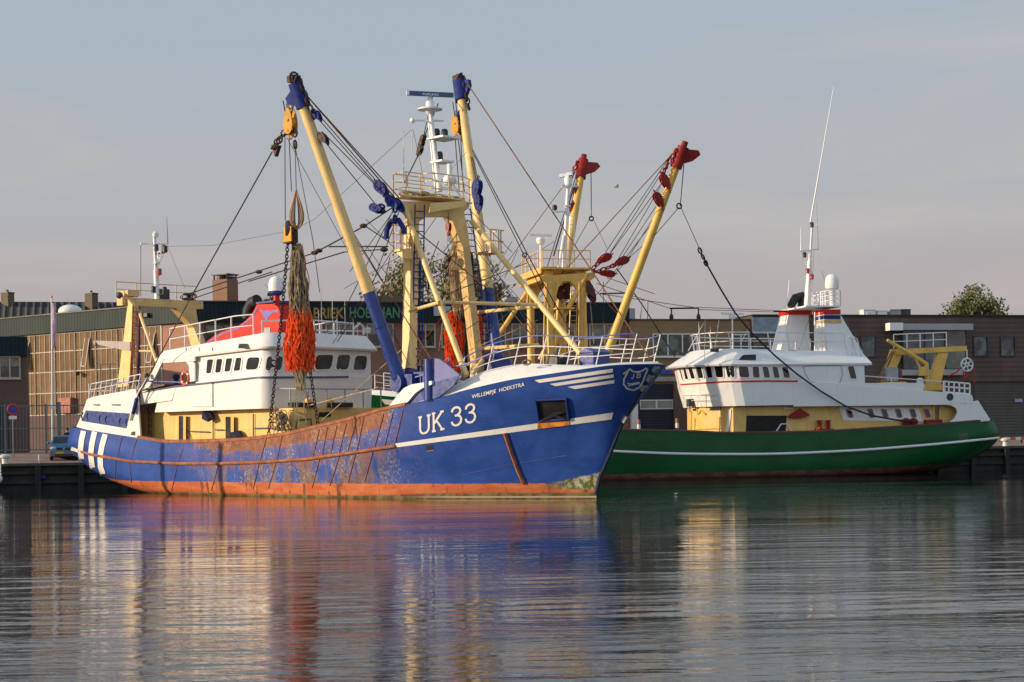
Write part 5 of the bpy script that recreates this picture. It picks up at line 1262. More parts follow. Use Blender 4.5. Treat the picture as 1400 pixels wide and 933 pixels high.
mb = MB(); GW.window(mb, [(1163,518),(1171,518),(1167,501),(1158.5,501)], 1, .25, .03); mb.build('window', [M['white2'], M['glass']], wh)
# boat deck bulwark running aft and stern plates
mb = MB(); S.plate([(1085,523),(1130,523),(1180,528),(1240,532),(1328,540),(1331,551),(1290,553.5),(1180,555),(1085,556)], 3.98, -.09, mb)
S.plate([(1290,553.5),(1331,549),(1337,547.5),(1354,574),(1352,575.5),(1325,578.5),(1295,580),(1305,572),(1309,564),(1307,558),(1300,554.5)], 3.95, -.09, mb)
bul = mb.build('boat_deck_bulwark', M['white2'], ship); 
mb = MB(); mb.bx(1.2, 9.9, -3.9, 3.9, 4.75, 4.85); mb.build('boat_deck', M['deck'], ship)
mb = MB(); S.plate([(1290,553.5),(1331,549),(1354,574),(1320,580),(1295,580)], -3.9, .09, mb); tq0, tq1 = S.p(1337, 547.5, 3.9), S.p(1353, 574, 3.9); mb.prism([(tq0.x, -3.85, tq0.z), (tq0.x, 3.85, tq0.z), (tq1.x+.02, 3.85, tq1.z), (tq1.x+.02, -3.85, tq1.z)], (.06, 0, 0)); 
S.plate([(1085,523),(1180,528),(1240,532),(1328,540),(1331,551),(1290,553.5),(1180,555),(1085,556)], -3.95, .09, mb); mb.build('boat_deck_bulwark', M['white2'], ship)
mb = MB(); mb.torus(S.p(1299, 543, 4.0), .2, .05, (0, 1, 0), 14, 6); mb.lathe([(.15, -.03), (.15, .02)], S.p(1299, 543, 3.99), 12, (0, 1, 0)); mb.build('fairlead', M['darkgrey'], ship)
mb = MB(); railing(mb, [S.p(1182, 530, 3.85), S.p(1240, 534, 3.85), S.p(1292, 538, 3.85)], .75, (1.,), .035, 1.9); mb.build('stern_railing', M['railwhite'], ship)
mb = MB(); q0, q1 = S.p(1290, 536, 3.85), S.p(1326, 539, 3.85)
for k in range(6):
    p = q0.lerp(q1, k/5); mb.bar(p, p+Vector((0, 0, .72)), .09, .06)
for dz in (.0, .36, .7): mb.bar(q0+Vector((0, 0, dz)), q1+Vector((0, 0, dz)), .06, .10)
mb.build('stern_railing', M['white2'], ship)
mb = MB(); mb.bx(4.9, 5.0, -3.4, 3.4, 1.7, 4.7); S.plate([(1284,551),(1314,552),(1314,582),(1284,582)], 3.3, -.06, mb); mb.build('aft_bulkhead', M['deckyellow'], ship)
# aft side ladder with hoops
mb = MB(); 
for dx in (0, 7):
    mb.poly([S.p(1176+dx, 527, 3.4), S.p(1170+dx*.8, 500, 3.4), S.p(1160+dx*.8, 490, 3.4), S.p(1157+dx, 466, 3.4), S.p(1161+dx, 461, 3.4), S.p(1165+dx, 464, 3.4), S.p(1172+dx, 490, 3.4)], .04, 6)
mb.build('ladder', M['railwhite'], ship)
# roof rails and aerials
rp = gplan(11, 19.3, 1.1, 2.9, 8.2, 8.28)
mb = MB(); railing(mb, [rp[i] for i in (9, 8, 7, 6, 5, 4, 3, 2)], 1.15, (1., .5), .035, 1.3, (.25, .12, 0)); mb.build('roof_railing', M['railwhite'], ship)
mb = MB(); railing(mb, [rp[0], rp[1], rp[2]], 1.1, (1., .5), .035, 1.4); mb.build('roof_railing', M['railwhite'], ship)
for (xa, ya, xb, yb_, y) in ((963, 505, 964, 437, 2.5), (972, 480, 971, 447, 1), (977, 480, 983, 437, 1), (941, 480, 962, 442, 1.5), (1012, 470, 1024, 448, 0), (1072, 470, 1079, 382, -1), (1087, 480, 1088, 460, 2), (957, 470, 955, 440, -1)):
    mb = MB(); mb.tube(S.p(xa, ya, y), S.p(xb, yb_, y), .028, .014, 5); mb.build('whip_aerial', M['railwhite'], ship)
mb = MB(); q = S.p(1001, 431, 0); mb.tube((q.x, q.y, 8.2), q, .05, n=7); mb.bar(q+Vector((-.8, 0, .05)), q+Vector((.8, .1, .1)), .16, .14); mb.lathe([(.2, -.25), (.25, -.1), (.15, 0)], q, 10); mb.build('radar_scanner', M['railwhite'], ship)
mb = MB()
for px, py, y in ((977, 479, 3), (931, 484, -1), (1082, 481, 3)): mb.bar(S.p(px-5, py, y), S.p(px+5, py+.5, y), .25, .22)
mb.build('floodlight', M['darkgrey'], ship)
mb = MB(); railing(mb, [S.p(940, 556, 0) + Vector((.3, 0, 0)), S.p(960, 555.5, 2.4), S.p(1003, 556, 3.6)], .75, (1., .5), .022, .9); mb.build('deckhouse_railing', M['railwhite'], ship)
mb = MB()
for px, py in ((943, 551), (985, 549)): q = S.p(px, py, 2.6 if px > 960 else .8); mb.box(q, (.3, .5, .5)); mb.tube(q, q-Vector((0, 0, .6)), .04, n=6)
mb.build('floodlight', M['darkgrey'], ship)
# funnel casings, platform, mast, radome
mb = MB(); 
def tower(xb0, xb1, xt0, xt1, y0, y1, zb, zt): mb.loft([[(xb0, y0, zb), (xb1, y0, zb), (xb1, y1, zb), (xb0, y1, zb)], [(xt0, y0+.12, zt), (xt1, y0+.12, zt), (xt1, y1-.12, zt), (xt0, y1-.12, zt)]])
A0, A1, B0, B1 = S.p(1110, 484, -.5), S.p(1066, 484, -.5), S.p(1108, 426, -.5), S.p(1080, 426, -.5)
tower(A0.x+.1, A1.x, B0.x+.1, B1.x, -2.2, -.5, 8.1, A0.z + (B0.z-A0.z)); f1 = mb.build('funnel_casing', M['white2'], ship)
mb = MB(); C0, C1, D0, D1 = S.p(1180, 487, 2.3), S.p(1120, 484, 2.3), S.p(1147, 425, 2.3), S.p(1120, 425, 2.3)
tower(C0.x, C1.x-.4, D0.x, D1.x-.4, .6, 2.3, 8.1, D0.z); f2 = mb.build('funnel_casing', M['white2'], ship)
for f_, x0, x1, y0, y1, zt in ((f1, B0.x, B1.x, -2.2, -.5, B0.z), (f2, D0.x, D1.x-.4, .6, 2.3, D0.z)):
    mb = MB(); mb.bx(x0-.12, x1+.12, y0+.0, y1-.0, zt-.22, zt+.08); mb.build('funnel_band', M['red'], f_)
mb = MB(); mb.bx(D0.x-.13, D1.x-.36, .66, 2.26, D0.z-.55, D0.z-.30); mb.build('funnel_band', M['darkblue'], f2)
mb = MB(); mb.bx(D0.x-.2, D1.x-.34, .64, 2.28, D0.z-.80, D0.z-.60); mb.build('funnel_band', M['yellow_worn'], f2)
mb = MB(); zt = B0.z + .1; mb.bx(D0.x-.1, B1.x+.1, -2.3, 2.4, zt-.02, zt+.08); mb.build('mast_platform', M['white2'], ship)
mb = MB(); cor = [(D0.x-.1, 2.35), (B1.x-1.6, 2.35), (B1.x-1.6, -2.2), (D0.x-.1, -2.2), (D0.x-.1, 2.35)]; railing(mb, [Vector((a_, b_, zt+.1)) for a_, b_ in cor], 1.0, (1., .66, .33), .03, .7); mb.build('platform_railing', M['white2'], ship)
mb = MB(); ladder(mb, S.p(1117, 484, 1.9), S.p(1117, 427, 1.9), .4, .04, .32, (1, .3, 0)); mb.build('ladder', M['white2'], ship)
mb = MB(); random.seed(12)
q = S.p(1093, 410, -1)
mb.poly([q+Vector((.7, 0, -.5)), q+Vector((.3, 0, .1)), q+Vector((-.3, .1, .35))], [.26, .32, .22], 10); mb.box(q+Vector((-.3, 0, -.3)), (.6, .6, .7)); mb.build('exhaust_pipe', M['black'], ship)
m0, m1 = S.p(1103, 420, 0), S.p(1110.5, 306, 0)
mb = MB(); mb.tube(m0, m0.lerp(m1, .55), .20, .16, 12); mb.tube(m0.lerp(m1, .55), m1, .11, .08, 10); mast = mb.build('main_mast', M['white2'], ship)
mb = MB(); mb.bar(S.p(1094, 344, .6), S.p(1119, 341, -.6), .09, .09); mb.build('crosstree', M['white2'], mast)
for a, b, r_ in (((1095, 344), (1095, 310), .03), ((1119, 342), (1116.5, 276), .03), ((1108, 304), (1140, 118), .055)):
    mb = MB(); mb.tube(S.p(*a, 0), S.p(*b, 0), r_, r_*.4, 6); mb.build('whip_aerial', M['white2'], mast)
mb = MB(); ladder(mb, S.p(1106, 420, .3), S.p(1110, 345, .3), .3, .025, .3, (1, 0, 0)); mb.build('mast_ladder', M['white2'], mast)
for px, py in ((1100, 349), (1104, 371), (1110, 379), (1110, 308)):
    mb = MB(); mb.lathe([(.12, -.16), (.14, .12), (.08, .2)], S.p(px, py, .3), 10); mb.build('navigation_lamp', M['lens_red' if py in (371, 379) else 'lamp_dark'], mast)
q = S.p(1137.5, 396, 1.5); mb = MB(); mb.tube((q.x, q.y, zt), q, .17, n=12); rp_ = mb.build('radome_post', M['white2'], ship)
mb = MB(); mb.lathe([(.2, -.05), (.42, .06), (.46, .2), (.46, .55), (.42, .75), (.31, .93), (.15, 1.02), (.03, 1.04)], q, 20); mb.build('radome', M['radome'], rp_)
# ---------------- aft gantry
Y2 = 2.2
mb = MB(); mb.prism([S.p(x, y, Y2) for x, y in ((1220, 478), (1229, 482), (1233, 486), (1224, 508), (1219, 525), (1205, 525), (1212, 505))], (0, -.4, 0)); mb.build('aft_gantry_leg', M['gyellow'], ship)
mb = MB(); mb.prism([S.p(x, y, Y2) for x, y in ((1283, 480), (1297, 480), (1291, 505), (1286, 527), (1271, 527), (1278, 500))], (0, -.4, 0)); mb.build('aft_gantry_leg', M['gyellow'], ship)
mb = MB(); mb.prism([S.p(x, y, Y2+.1) for x, y in ((1222, 477.5), (1262, 476), (1322, 473), (1322, 480), (1262, 483), (1226, 486))], (0, -.6, 0)); mb.build('aft_gantry_beam', M['gyellow'], ship)
mb = MB(); mb.poly([S.p(1213, 465.5, 2.9), S.p(1244, 484, 2.9), S.p(1266.5, 497.5, 2.9), S.p(1267.5, 526, 2.9)], [.11, .16, .15, .2], 8); mb.poly([S.p(1250, 487, 2.9), S.p(1260, 508, 2.9), S.p(1268, 512, 2.9)], .09, 8); mb.lathe([(.3, -.3), (.3, .3)], S.p(1262, 508, 3.0), 12); mb.build('deck_crane', M['gyellow'], ship)
mb = MB(); mb.tube(S.p(1222, 481, 2.5), S.p(1203, 524, 2.5), .06, n=6); mb.tube(S.p(1219, 481, 2.5), S.p(1198, 524, 2.5), .05, n=6); mb.build('gantry_ladder', M['rustbar'], ship)
mb = MB(); railing(mb, [S.p(1222, 477, Y2), S.p(1294, 474, Y2)], .95, (1., .5), .035, .95); mb.build('gantry_railing', M['white2'], ship)
mb = MB(); mb.box(S.p(1217, 512, 2.6), (.85, .7, .9)); mb.box(S.p(1220, 527, 2.6), (1.5, .7, .35)); mb.build('deck_box', M['grey'], ship)
mb = MB(); mb.box(S.p(1222, 526.5, 2.9), (1.7, .3, .4)); mb.box(S.p(1274, 530, 2.9), (1.5, .3, .4)); mb.build('winch_bed', M['gyellow'], ship)
mb = MB(); c = S.p(1322, 499, 2.4); mb.tube(S.p(1322, 478, 2.3), S.p(1322, 490, 2.3), .05, n=6); mb.torus(c, .43, .06, (0, 1, 0), 24, 8); mb.torus(c, .12, .06, (0, 1, 0), 12, 6)
for k in range(6): a = math.pi*k/3+.3; mb.tube(c + Vector((.12*math.cos(a), 0, .12*math.sin(a))), c + Vector((.42*math.cos(a), 0, .42*math.sin(a))), .05, n=6)
mb.build('net_sheave', M['railwhite'], ship)
mb = MB(); 
for pts in ([(1314, 502), (1308, 509), (1296, 515)], [(1319, 508), (1322, 516), (1328, 520)], [(1331, 505), (1334, 515), (1332, 523)], [(1317, 508), (1318, 519), (1323, 512)]): mb.poly([S.p(x, y, 2.5) for x, y in pts], .05, 5)
mb.build('red_strop', M['red'], ship)
mb = MB(); mb.poly([S.p(1230, 505, 2.3), S.p(1231, 520, 2.5), S.p(1227, 528, 2.6), S.p(1234, 528, 2.7)], .15, 8); mb.build('hose_bundle', pmat('brown_red_hose', (.16, .05, .035), .6, var=.4), ship)
mb = MB(); q = S.p(1258, 529, 3); mb.ball(q, (.3, .3, .35)); mb.lathe([(.2, 0), (.25, .5), (.1, .6)], q, 10); mb.build('ventilator', M['white2'], ship)
# ---------------- fore gantry
lp, lq = S.p(795, 480, 2.6), S.p(797, 372, 2.4); lr, ls = S.p(750, 490, -2.6), S.p(757, 380, -2.4)
fore_, aft_ = S.p(751, 390, 2.4), S.p(796, 390, 2.4)
for yy in (2.4, -2.4):
    for xx in (fore_.x, aft_.x):
        mb = MB(); mb.tube((xx, yy*1.06, 3.0), (xx, yy, aft_.z), .27, .25, 12); mb.build('gantry_leg', M['gyellow'], ship)
    mb = MB(); S_out = [(737,378),(812,373),(812,380),(804,386),(803,404),(790,404),(786,393),(779,385),(769,385),(762,394),(758,412),(745,412),(747,388),(737,383)]
    mb.prism([Vector((S.p(x, y, 2.4).x, yy+.2, S.p(x, y, 2.4).z)) for x, y in S_out], (0, -.4, 0)); mb.build('gantry_arch', M['gyellow'], ship)
mb = MB(); xg = (fore_.x+aft_.x)/2; zg = S.p(775, 374, 0).z
for xx in (fore_.x, aft_.x): mb.bx(xx-.3, xx+.3, -2.2, 2.2, zg-.6, zg-.02)
gb = mb.build('gantry_beam', M['gyellow'], ship)
mb = MB(); mb.bx(xg-1.7, xg+1.7, -2.7, 2.7, zg, zg+.12); mb.bx(xg+1.6, xg+1.7, -2.6, 2.6, zg-.25, zg-.003); mb.build('gantry_platform', M['gyellow'], gb)
mb = MB(); cor = [(xg-1.6, 2.6), (xg-.2, 2.6), (xg+1.6, 2.6), (xg+1.6, -2.6), (xg-1.6, -2.6)]; railing(mb, [Vector((a_, b_, zg+.12)) for a_, b_ in cor], 1.1, (1., .5), .03, 1.1); mb.build('platform_railing', M['gyellow'], gb)
maroon = pmat('maroon_block_paint', (.075, .012, .012), .5, var=.4, rust=.15)
for px, py, yy, dv in ((764, 399, .6, (.3, 0, 1)), (774, 397, -.4, (-.2, 0, 1)), (771, 404, .2, (.9, 0, .3)), (806, 396, 2.6, (.5, 0, 1)), (808, 402, 2.4, (.4, 0, 1))):
    mb = MB(); block(mb, S.p(px, py, yy), dv, .72, .4); mb.build('hanging_block', maroon, ship)
for p, q in (((782, 480), (786, 384)), ((747, 485), (751, 384))):
    mb = MB(); ladder(mb, S.p(*p, 1.8 if p[0] > 760 else -2), S.p(*q, 1.8 if p[0] > 760 else -2), .45, .04, .33, (1, 0, 0)); mb.build('ladder', M['gyellow'], ship)
for a, ya, b, yb_, r_ in (((735, 378), -2.6, (677, 466), -2.6, .16), ((803, 374), 2.6, (738, 492), 2.4, .16), ((757, 392), -2, (748, 495), -2.2, .12), ((765, 400), -1, (758, 495), -1.2, .1)):
    mb = MB(); mb.tube(S.p(*a, ya), S.p(*b, yb_), r_, n=12); mb.build('gantry_brace', M['gyellow'], ship)
mb = MB(); mb.bx(xg-.3, xg+.9, 2.3, 3.4, S.p(797, 423, 2.5).z-.05, S.p(797, 423, 2.5).z+.05); mb.build('leg_step', M['gyellow'], ship)
m0, m1 = S.p(771, 366, 0), S.p(777, 248, 0)
mb = MB(); mb.tube(m0, m1, .155, .11, 12); mb.tube(S.p(764, 366, .2), S.p(771, 322, .1), .10, n=8); mast = mb.build('main_mast', M['white2'], ship)
mb = MB(); ladder(mb, S.p(780, 366, .2), S.p(783, 290, .2), .3, .03, .3, (1, 0, 0)); mb.build('mast_ladder', M['white2'], mast)
q = S.p(777, 246, 0); mb = MB(); mb.lathe([(.15, -.4), (.25, -.35), (.28, .05), (.2, .25)], q, 12); rad = mb.build('radar_pedestal', M['white2'], mast)
mb = MB(); mb.bar(S.p(765.5, 241, -.5), S.p(784, 237, .5), .16, .2); mb.build('radar_scanner', pmat('pale_blue_plastic', (.06, .13, .30), .35, var=.06), rad)
for x0, x1, py in ((756, 775, 290), (768, 793, 255.5), (772, 780, 282)):
    mb = MB(); mb.bar(S.p(x0, py, .1), S.p(x1, py-.5, .1), .16, .08); mb.build('lamp_shelf', M['white2'], mast)
mb = MB(); mb.lathe([(.15, -.15), (.17, .12), (.08, .2)], S.p(758.5, 284.5, .1), 12); mb.build('navigation_lamp', M['lamp_dark'], mast)
q = S.p(739, 330, -1.5); mb = MB(); mb.tube((q.x, q.y, zg), q, .08, n=8); mb.lathe([(.2, -.2), (.3, 0), (.27, .2), (.1, .3)], q, 12); mb.bar(q+Vector((.75, 0, .42)), q+Vector((-.75, .1, .36)), .14, .14); mb.build('radar_scanner', M['white2'], ship)
mb = MB()
for px in (745, 748, 753, 757, 760): mb.tube(S.p(px-2, 505, 2.7), S.p(px, 386, 2.6), .045, n=6)
for px in (791, 799): mb.tube(S.p(px, 500, 2.8), S.p(px+1, 386, 2.7), .04, n=6)
mb.build('pipework', M['gyellow'], ship)
# ---------------- booms
nb, nt_ = S.p(825, 498, 3.9), S.p(933, 205, 6.2)
fb, ft_ = S.p(757, 470, -3.6), S.p(797, 222, -6.5)
for base, tip, sg, py in ((nb, nt_, 1, 0), (fb, ft_, -1, 0)):
    d = (tip-base).normalized(); mb = MB(); mb.poly([base.lerp(tip, i/8) for i in range(9)], [lerp(.28, .25, i/8) for i in range(9)], 16); bo = mb.build('outrigger_boom', M['gyellow'], ship)
    mb = MB(); mb.tube(tip-d*1.2, tip+d*.2, .38, .36, 14); mb.tube(tip+d*.1, tip+d*.55, .22, .2, 10)
    sd = Vector((-1, 0, 0))
    mb.prism([tip-d*1.0+sd*.2, tip-d*.0+sd*.25, tip-d*.05+sd*1.0, tip-d*.35+sd*1.25, tip-d*.75+sd*.9], (0, .25, 0)); mb.build('boom_head', M['red' if False else 'darkred'], bo)
    mb = MB(); 
    for k in range(6): mb.torus(tip-d*(.1+.33*k)-sd*(.45+.06*k), .17, .06, (1, random.uniform(-1, 1), .3), 10, 6)
    mb.build('shackles', M['darkred'], bo)
for px, py, y, dv, s_ in ((909, 248, 6, (.5, 0, 1), .75), (900, 273, 5.9, (.5, 0, 1), .75), (827, 353, 3, (-1, 0, .55), .7), (851, 357, 3.2, (-1, 0, .5), .7), (832, 374.5, 3, (-1, 0, 0), .66), (783, 285, -5.8, (0, 0, 1), .6), (787, 262, -6, (0, 0, 1), .5), (803, 392, 2.5, (0, 0, 1), .6)):
    mb = MB(); block(mb, S.p(px, py, y), dv, s_, .3); mb.build('pulley_block', M['darkred'], ship)
mb = MB(); chain(mb, [S.p(812, 366, 2.8), S.p(822, 357, 2.9)], .4, .05); chain(mb, [S.p(818, 371, 2.8), S.p(845, 361, 3.1)], .4, .05); chain(mb, [S.p(813, 371, 2.8), S.p(824, 374, 2.9)], .4, .05); mb.build('shackles', M['darkred'], ship)
W = [((918, 212), 6.1, (738, 407), .5, .03, 'rustwire'), ((916, 214), 6.1, (828, 345), 3, .024, 'wire'), ((912, 225), 6.1, (833, 348), 3, .024, 'wire'), ((905, 250), 6, (832, 350), 3, .024, 'wire'), ((903, 255), 6, (842, 360), 3, .024, 'wire'), ((897, 282), 5.9, (852, 350), 3.2, .024, 'wire'), ((905, 280), 5.8, (858, 354), 3.2, .024, 'wire'), ((896, 300), 5.5, (840, 372), 3, .024, 'wire'),
     ((935, 225), 6.2, (930, 282), 6.1, .03, 'wire'), ((928, 284), 6.1, (897, 320), 5.6, .024, 'wire'), ((897, 320), 5.6, (863, 350), 4, .022, 'wire'), ((863, 350), 4, (805, 415), 2.5, .022, 'wire'), ((931, 284), 6.1, (963, 355), 5, .022, 'wire'),
     ((808, 222), -6.3, (808.5, 298), -6, .03, 'wire'), ((806, 300), -6, (785, 337), -4, .022, 'wire'), ((811, 300), -6, (830, 340), -4, .018, 'greywire'),
     ((772, 252), 0, (672, 388), -3, .024, 'rustwire'), ((758, 330), -1, (678, 383), -3, .018, 'greywire'), ((785, 255), -5, (757, 350), -2, .05, 'wire'), ((788, 240), -5.5, (745, 375), -2.5, .03, 'wire'), ((792, 230), -6, (760, 372), -2.5, .022, 'wire'),
     ((816, 388), 2, (916, 422), 0, .024, 'greywire'), ((820, 402), 2, (955, 421.5), 0, .024, 'greywire'), ((916, 422), 0, (955, 421.5), 0, .06, 'wire'), ((955, 420.5), 0, (1062, 425), -.5, .022, 'greywire'), ((955, 423.5), 0, (1062, 427), -.5, .022, 'greywire'), ((1058, 426), -.5, (1092, 426), -.8, .07, 'wire'), ((820, 402), 2, (855, 401), 2.2, .05, 'wire'),
     ((843, 367), 3, (880, 420), 3.5, .04, 'wire'), ((880, 420), 3.5, (923, 488), 3.6, .04, 'wire'), ((825, 385), 2.6, (825, 470), 3, .02, 'wire'), ((830, 380), 2.6, (895, 402), 3, .022, 'rustwire'), ((803, 385), 2.4, (868, 455), 3.3, .024, 'rustwire'), ((800, 385), 1, (800, 470), 2, .018, 'rope'), ((805, 390), 2, (812, 470), 3, .022, 'rope'), ((840, 440), 3.2, (826, 470), 3.5, .02, 'rope'),
     ((1118, 345), -.6, (1132, 405), .5, .01, 'greywire'), ((1111, 420), 1, (1092, 480), 2, .012, 'greywire')]
for a, y0, b, y1, r_, m_ in W: S.wpx(a, y0, b, y1, r_, m_)
# heavy black rope from the near boom to the stern
pts = [(963, 356, 5.0), (985, 395, 4.9), (1005, 428, 4.8), (1030, 458, 4.7), (1060, 487, 4.5), (1090, 512, 4.4), (1122, 535, 4.3), (1155, 555, 4.3), (1190, 568, 4.25), (1225, 574.5, 4.2), (1255, 577, 4.1)]
mb = MB(); mb.poly([S.p(x, y, yy) for x, y, yy in pts], .06, 6); mb.build('warp_rope', M['black'], ship)
mb = MB(); chain(mb, [S.p(957, 343, 5.1), S.p(965, 360, 5)], .4, .05); mb.torus(S.p(928.5, 282, 6.1), .16, .05, (0, 1, 0), 12, 6); mb.torus(S.p(808.5, 299, -6), .15, .05, (0, 1, 0), 12, 6); mb.torus(S.p(717, 349, 1), .14, .04, (0, 1, 0), 12, 6)
for px in (918, 955): mb.tube(S.p(px, 422, 0), S.p(px, 432, 0), .05, n=6); mb.ball(S.p(px, 434, 0), (.15, .15, .25), 8, 6)
mb.build('shackles', M['chain'], ship)
# ================================================================== THE PLACE
SUN_EL, SUN_AZ = 13.0, math.atan2(-.21, -1.0)      # sun low over the left end of the quay
T = TOWN
def tw(x, y, z=0): return T.w(x, y, z)
class Thing:
    """a thing on the quay: meshes are written in quay coordinates, the root stands at its base"""
    def __init__(s, name, x, y, z, label, cat, group=None, fr=TOWN):
        s.o = (x, y, z); s.fr = fr; s.root = empty(name, fr.w(x, y, z), fr.ang, label, cat, group)
    def part(s, mb, name, mat, parent=None, label=None):
        o = mb.build(name, mat, parent or s.root, label)
        if o is not None and parent is None: o.location = tuple(-k for k in s.o)
        return o
def single(mb, name, mat, x, y, z, label, cat, group=None, fr=TOWN, kind=None):
    mb.v = [(a-x, b-y, c-z) for a, b, c in mb.v]
    o = mb.build(name, mat); o.location = fr.w(x, y, z); o.rotation_euler = (0, 0, fr.ang); return tag(o, label, cat, group, kind)

# water and ground
def tp(x, y, z): return T.w(x, y, z)
def water_mesh():
    """one sheet: a wide flat part and, in front of the boats, real ripples"""
    rs = np.random.RandomState(5)
    ys = [13.]
    while ys[-1] < 104: ys.append(ys[-1]*1.0023 + .004)
    ys = np.array(ys); nc = 430; sx = np.linspace(-1, 1, nc)
    Y = np.repeat(ys[:, None], nc, 1); X = sx[None, :]*(6 + .46*ys[:, None])
    H = np.zeros_like(X)
    for k in range(96):
        L = .30*(7.5/.30)**rs.rand(); ang = math.pi/2 + rs.normal(0, .26) + .07; kk = 2*math.pi/L
        amp = .0088*(L/kk)**.5*.14*(.75 if L > 1.5 else 1.9)
        env = 1 + .55*np.sin(X*rs.uniform(.05, .3) + rs.uniform(0, 6))*np.sin(Y*rs.uniform(.1, .5) + rs.uniform(0, 6))
        fade = np.clip((L/(Y*.0023+.004) - 4)/4, 0, 1)
        H += amp*env*fade*np.sin(kk*(X*math.cos(ang)*.8 + Y*math.sin(ang)) + rs.uniform(0, 6.28))
    t = np.clip((Y-20)/(70-20), 0, 1); calm = 1 - .80*(t*t*(3-2*t))
    H *= calm*WAVE
    e = np.clip(np.minimum.reduce([(1-np.abs(sx))[None, :]*8 + 0*Y, (Y-13)/3, (104-Y)/8]), 0, 1); e = e*e*(3-2*e)
    Z = -.05 + .002 + (H+.048)*e
    V = np.stack([X, Y, Z], -1).reshape(-1, 3); nr = len(ys)
    i = np.arange((nr-1)*nc).reshape(nr-1, nc)[:, :-1].reshape(-1)
    Fq = np.stack([i, i+1, i+nc+1, i+nc], -1)
    corners = np.array([tuple(tp(-900, -500, -.05)), tuple(tp(900, -500, -.05)), tuple(tp(900, .6, -.05)), tuple(tp(-900, .6, -.05))])
    n0 = len(V); V = np.concatenate([V, corners]); Fq = np.concatenate([Fq, [[n0, n0+1, n0+2, n0+3]]])
    me = bpy.data.meshes.new('water'); me.vertices.add(len(V)); me.vertices.foreach_set('co', V.astype(np.float32).ravel())
    me.loops.add(Fq.size); me.loops.foreach_set('vertex_index', Fq.astype(np.int32).ravel())
    me.polygons.add(len(Fq)); me.polygons.foreach_set('loop_start', np.arange(0, Fq.size, 4, dtype=np.int32))
    me.polygons.foreach_set('use_smooth', np.ones(len(Fq), dtype=bool)); me.update(calc_edges=True); me.validate()
    me.materials.append(M['water']); return me
WAVE = .74
o = bpy.data.objects.new('water', water_mesh()); COL.objects.link(o); tag(o, 'grey green harbour water with small ripples', 'water', kind='structure')
M['paving'] = brickmat('red_brick_paving', (.24, .13, .10), (.20, .11, .09), (.13, .09, .08), .22, .11, .9)
pm, nt, b = newmat('quay_paving'); g = NG(nt)
n = g.noise(g.coords(), .8, 6); n2 = g.noise(g.coords(), 6, 3)
g.link(g.mix(g.ramp(n, .3, .7), (.21, .135, .115), (.29, .20, .17)), b.inputs['Base Color']); b.inputs['Roughness'].default_value = .9; g.bump(n2, b, .3, .02)
mb = MB(); mb.add([tp(-900, .3, 1.6), tp(900, .3, 1.6), tp(900, 9, 2.2), tp(-900, 9, 2.2), tp(900, 3500, 2.2), tp(-900, 3500, 2.2)], [(0, 1, 2, 3), (3, 2, 4, 5)])
o = mb.build('quay_pavement', pm); tag(o, 'red brown paved quay', 'pavement', kind='structure')
# quay wall
M['quaydark'] = pmat('tarred_quay_timber', (.022, .021, .018), .8, var=.4, streak=.3, dirt=(.04, .045, .03), bump=.3)
M['quaycap'] = pmat('old_quay_cap', (.085, .075, .062), .85, var=.3, streak=.2)
qw = Thing('quay_wall', -10, 0, 0, 'dark timber quay wall with upright piles and a worn cap beam', 'quay wall')
mb = MB(); mb.bx(-150, 150, .02, .5, -2, 1.50); qw.part(mb, 'wall', M['quaydark'])
mb = MB(); mb.bx(-150, 150, -.22, .55, 1.45, 1.61); qw.part(mb, 'cap_beam', M['quaycap'])
for z in (1.02, .42):
    mb = MB(); mb.bx(-150, 150, -.16, .02, z-.1, z+.1); qw.part(mb, 'wale', M['quaydark'])
x = -62.
while x < 62:
    mb = MB(); mb.box((x+random.uniform(-.1, .1), -.26, .35), (.36, .30, 2.15)); qw.part(mb, 'pile', M['quaydark']); x += 2.72
mb = MB(); q0, q1 = T.y(52, 655, -.2), T.y(62, 649, -.2); mb.bx(q0.x, q1.x, -.24, -.18, q0.z, q1.z); qw.part(mb, 'mooring_plate', M['darkblue'])
# main workshop --------------------------------------------------------
C0 = T.y(265, 413, 15.0); ZR = 13.03; ZF = 11.6
Wd = R(127); WALL = Fr(tuple(T.w(C0.x, 15.0)[:2]), T.ang + Wd)    # long lit wall, running away to the left
wl = 27.0; L1 = (C0.x + wl*math.cos(Wd), 15 + wl*math.sin(Wd))
M['brick'] = brickmat('red_brick', (.255, .115, .08), (.21, .095, .07), (.22, .17, .14))
M['brickdark'] = brickmat('purple_brown_brick', (.13, .075, .06), (.105, .06, .05), (.10, .085, .075))
M['bricklit'] = brickmat('sunlit_red_brick', (.40, .185, .125), (.35, .16, .11), (.32, .22, .17))  # lighter copy of the red brick, sunlight put into its colour
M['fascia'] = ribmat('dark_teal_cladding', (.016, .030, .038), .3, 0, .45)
M['fascialit'] = ribmat('sunlit_profiled_cladding', (.050, .066, .064), .36, 0, .45)  # paler cladding for the sunny wall, sunlight put into the colour
M['winframe'] = pmat('cream_window_frame', (.44, .39, .32), .5, var=.1, streak=.2)
M['winwhite'] = pmat('white_window_frame', (.66, .66, .64), .45, var=.06)
M['winglass'] = glassmat('town_window_glass', (.035, .038, .036), .06, .7)
M['tealreflect'] = glassmat('green_reflection_glass', (.045, .070, .066), .08, .8)  # teal tint imitates a greenish reflection in the panes
M['curtain'] = pmat('pale_curtain', (.22, .21, .17), .8, var=.3, scale=3)
mw = Thing('workshop_building', C0.x, 15, 2, 'long brick workshop with dark fascia sign and a sunlit glazed side wall', 'building')
mb = MB(); XR = 1.25
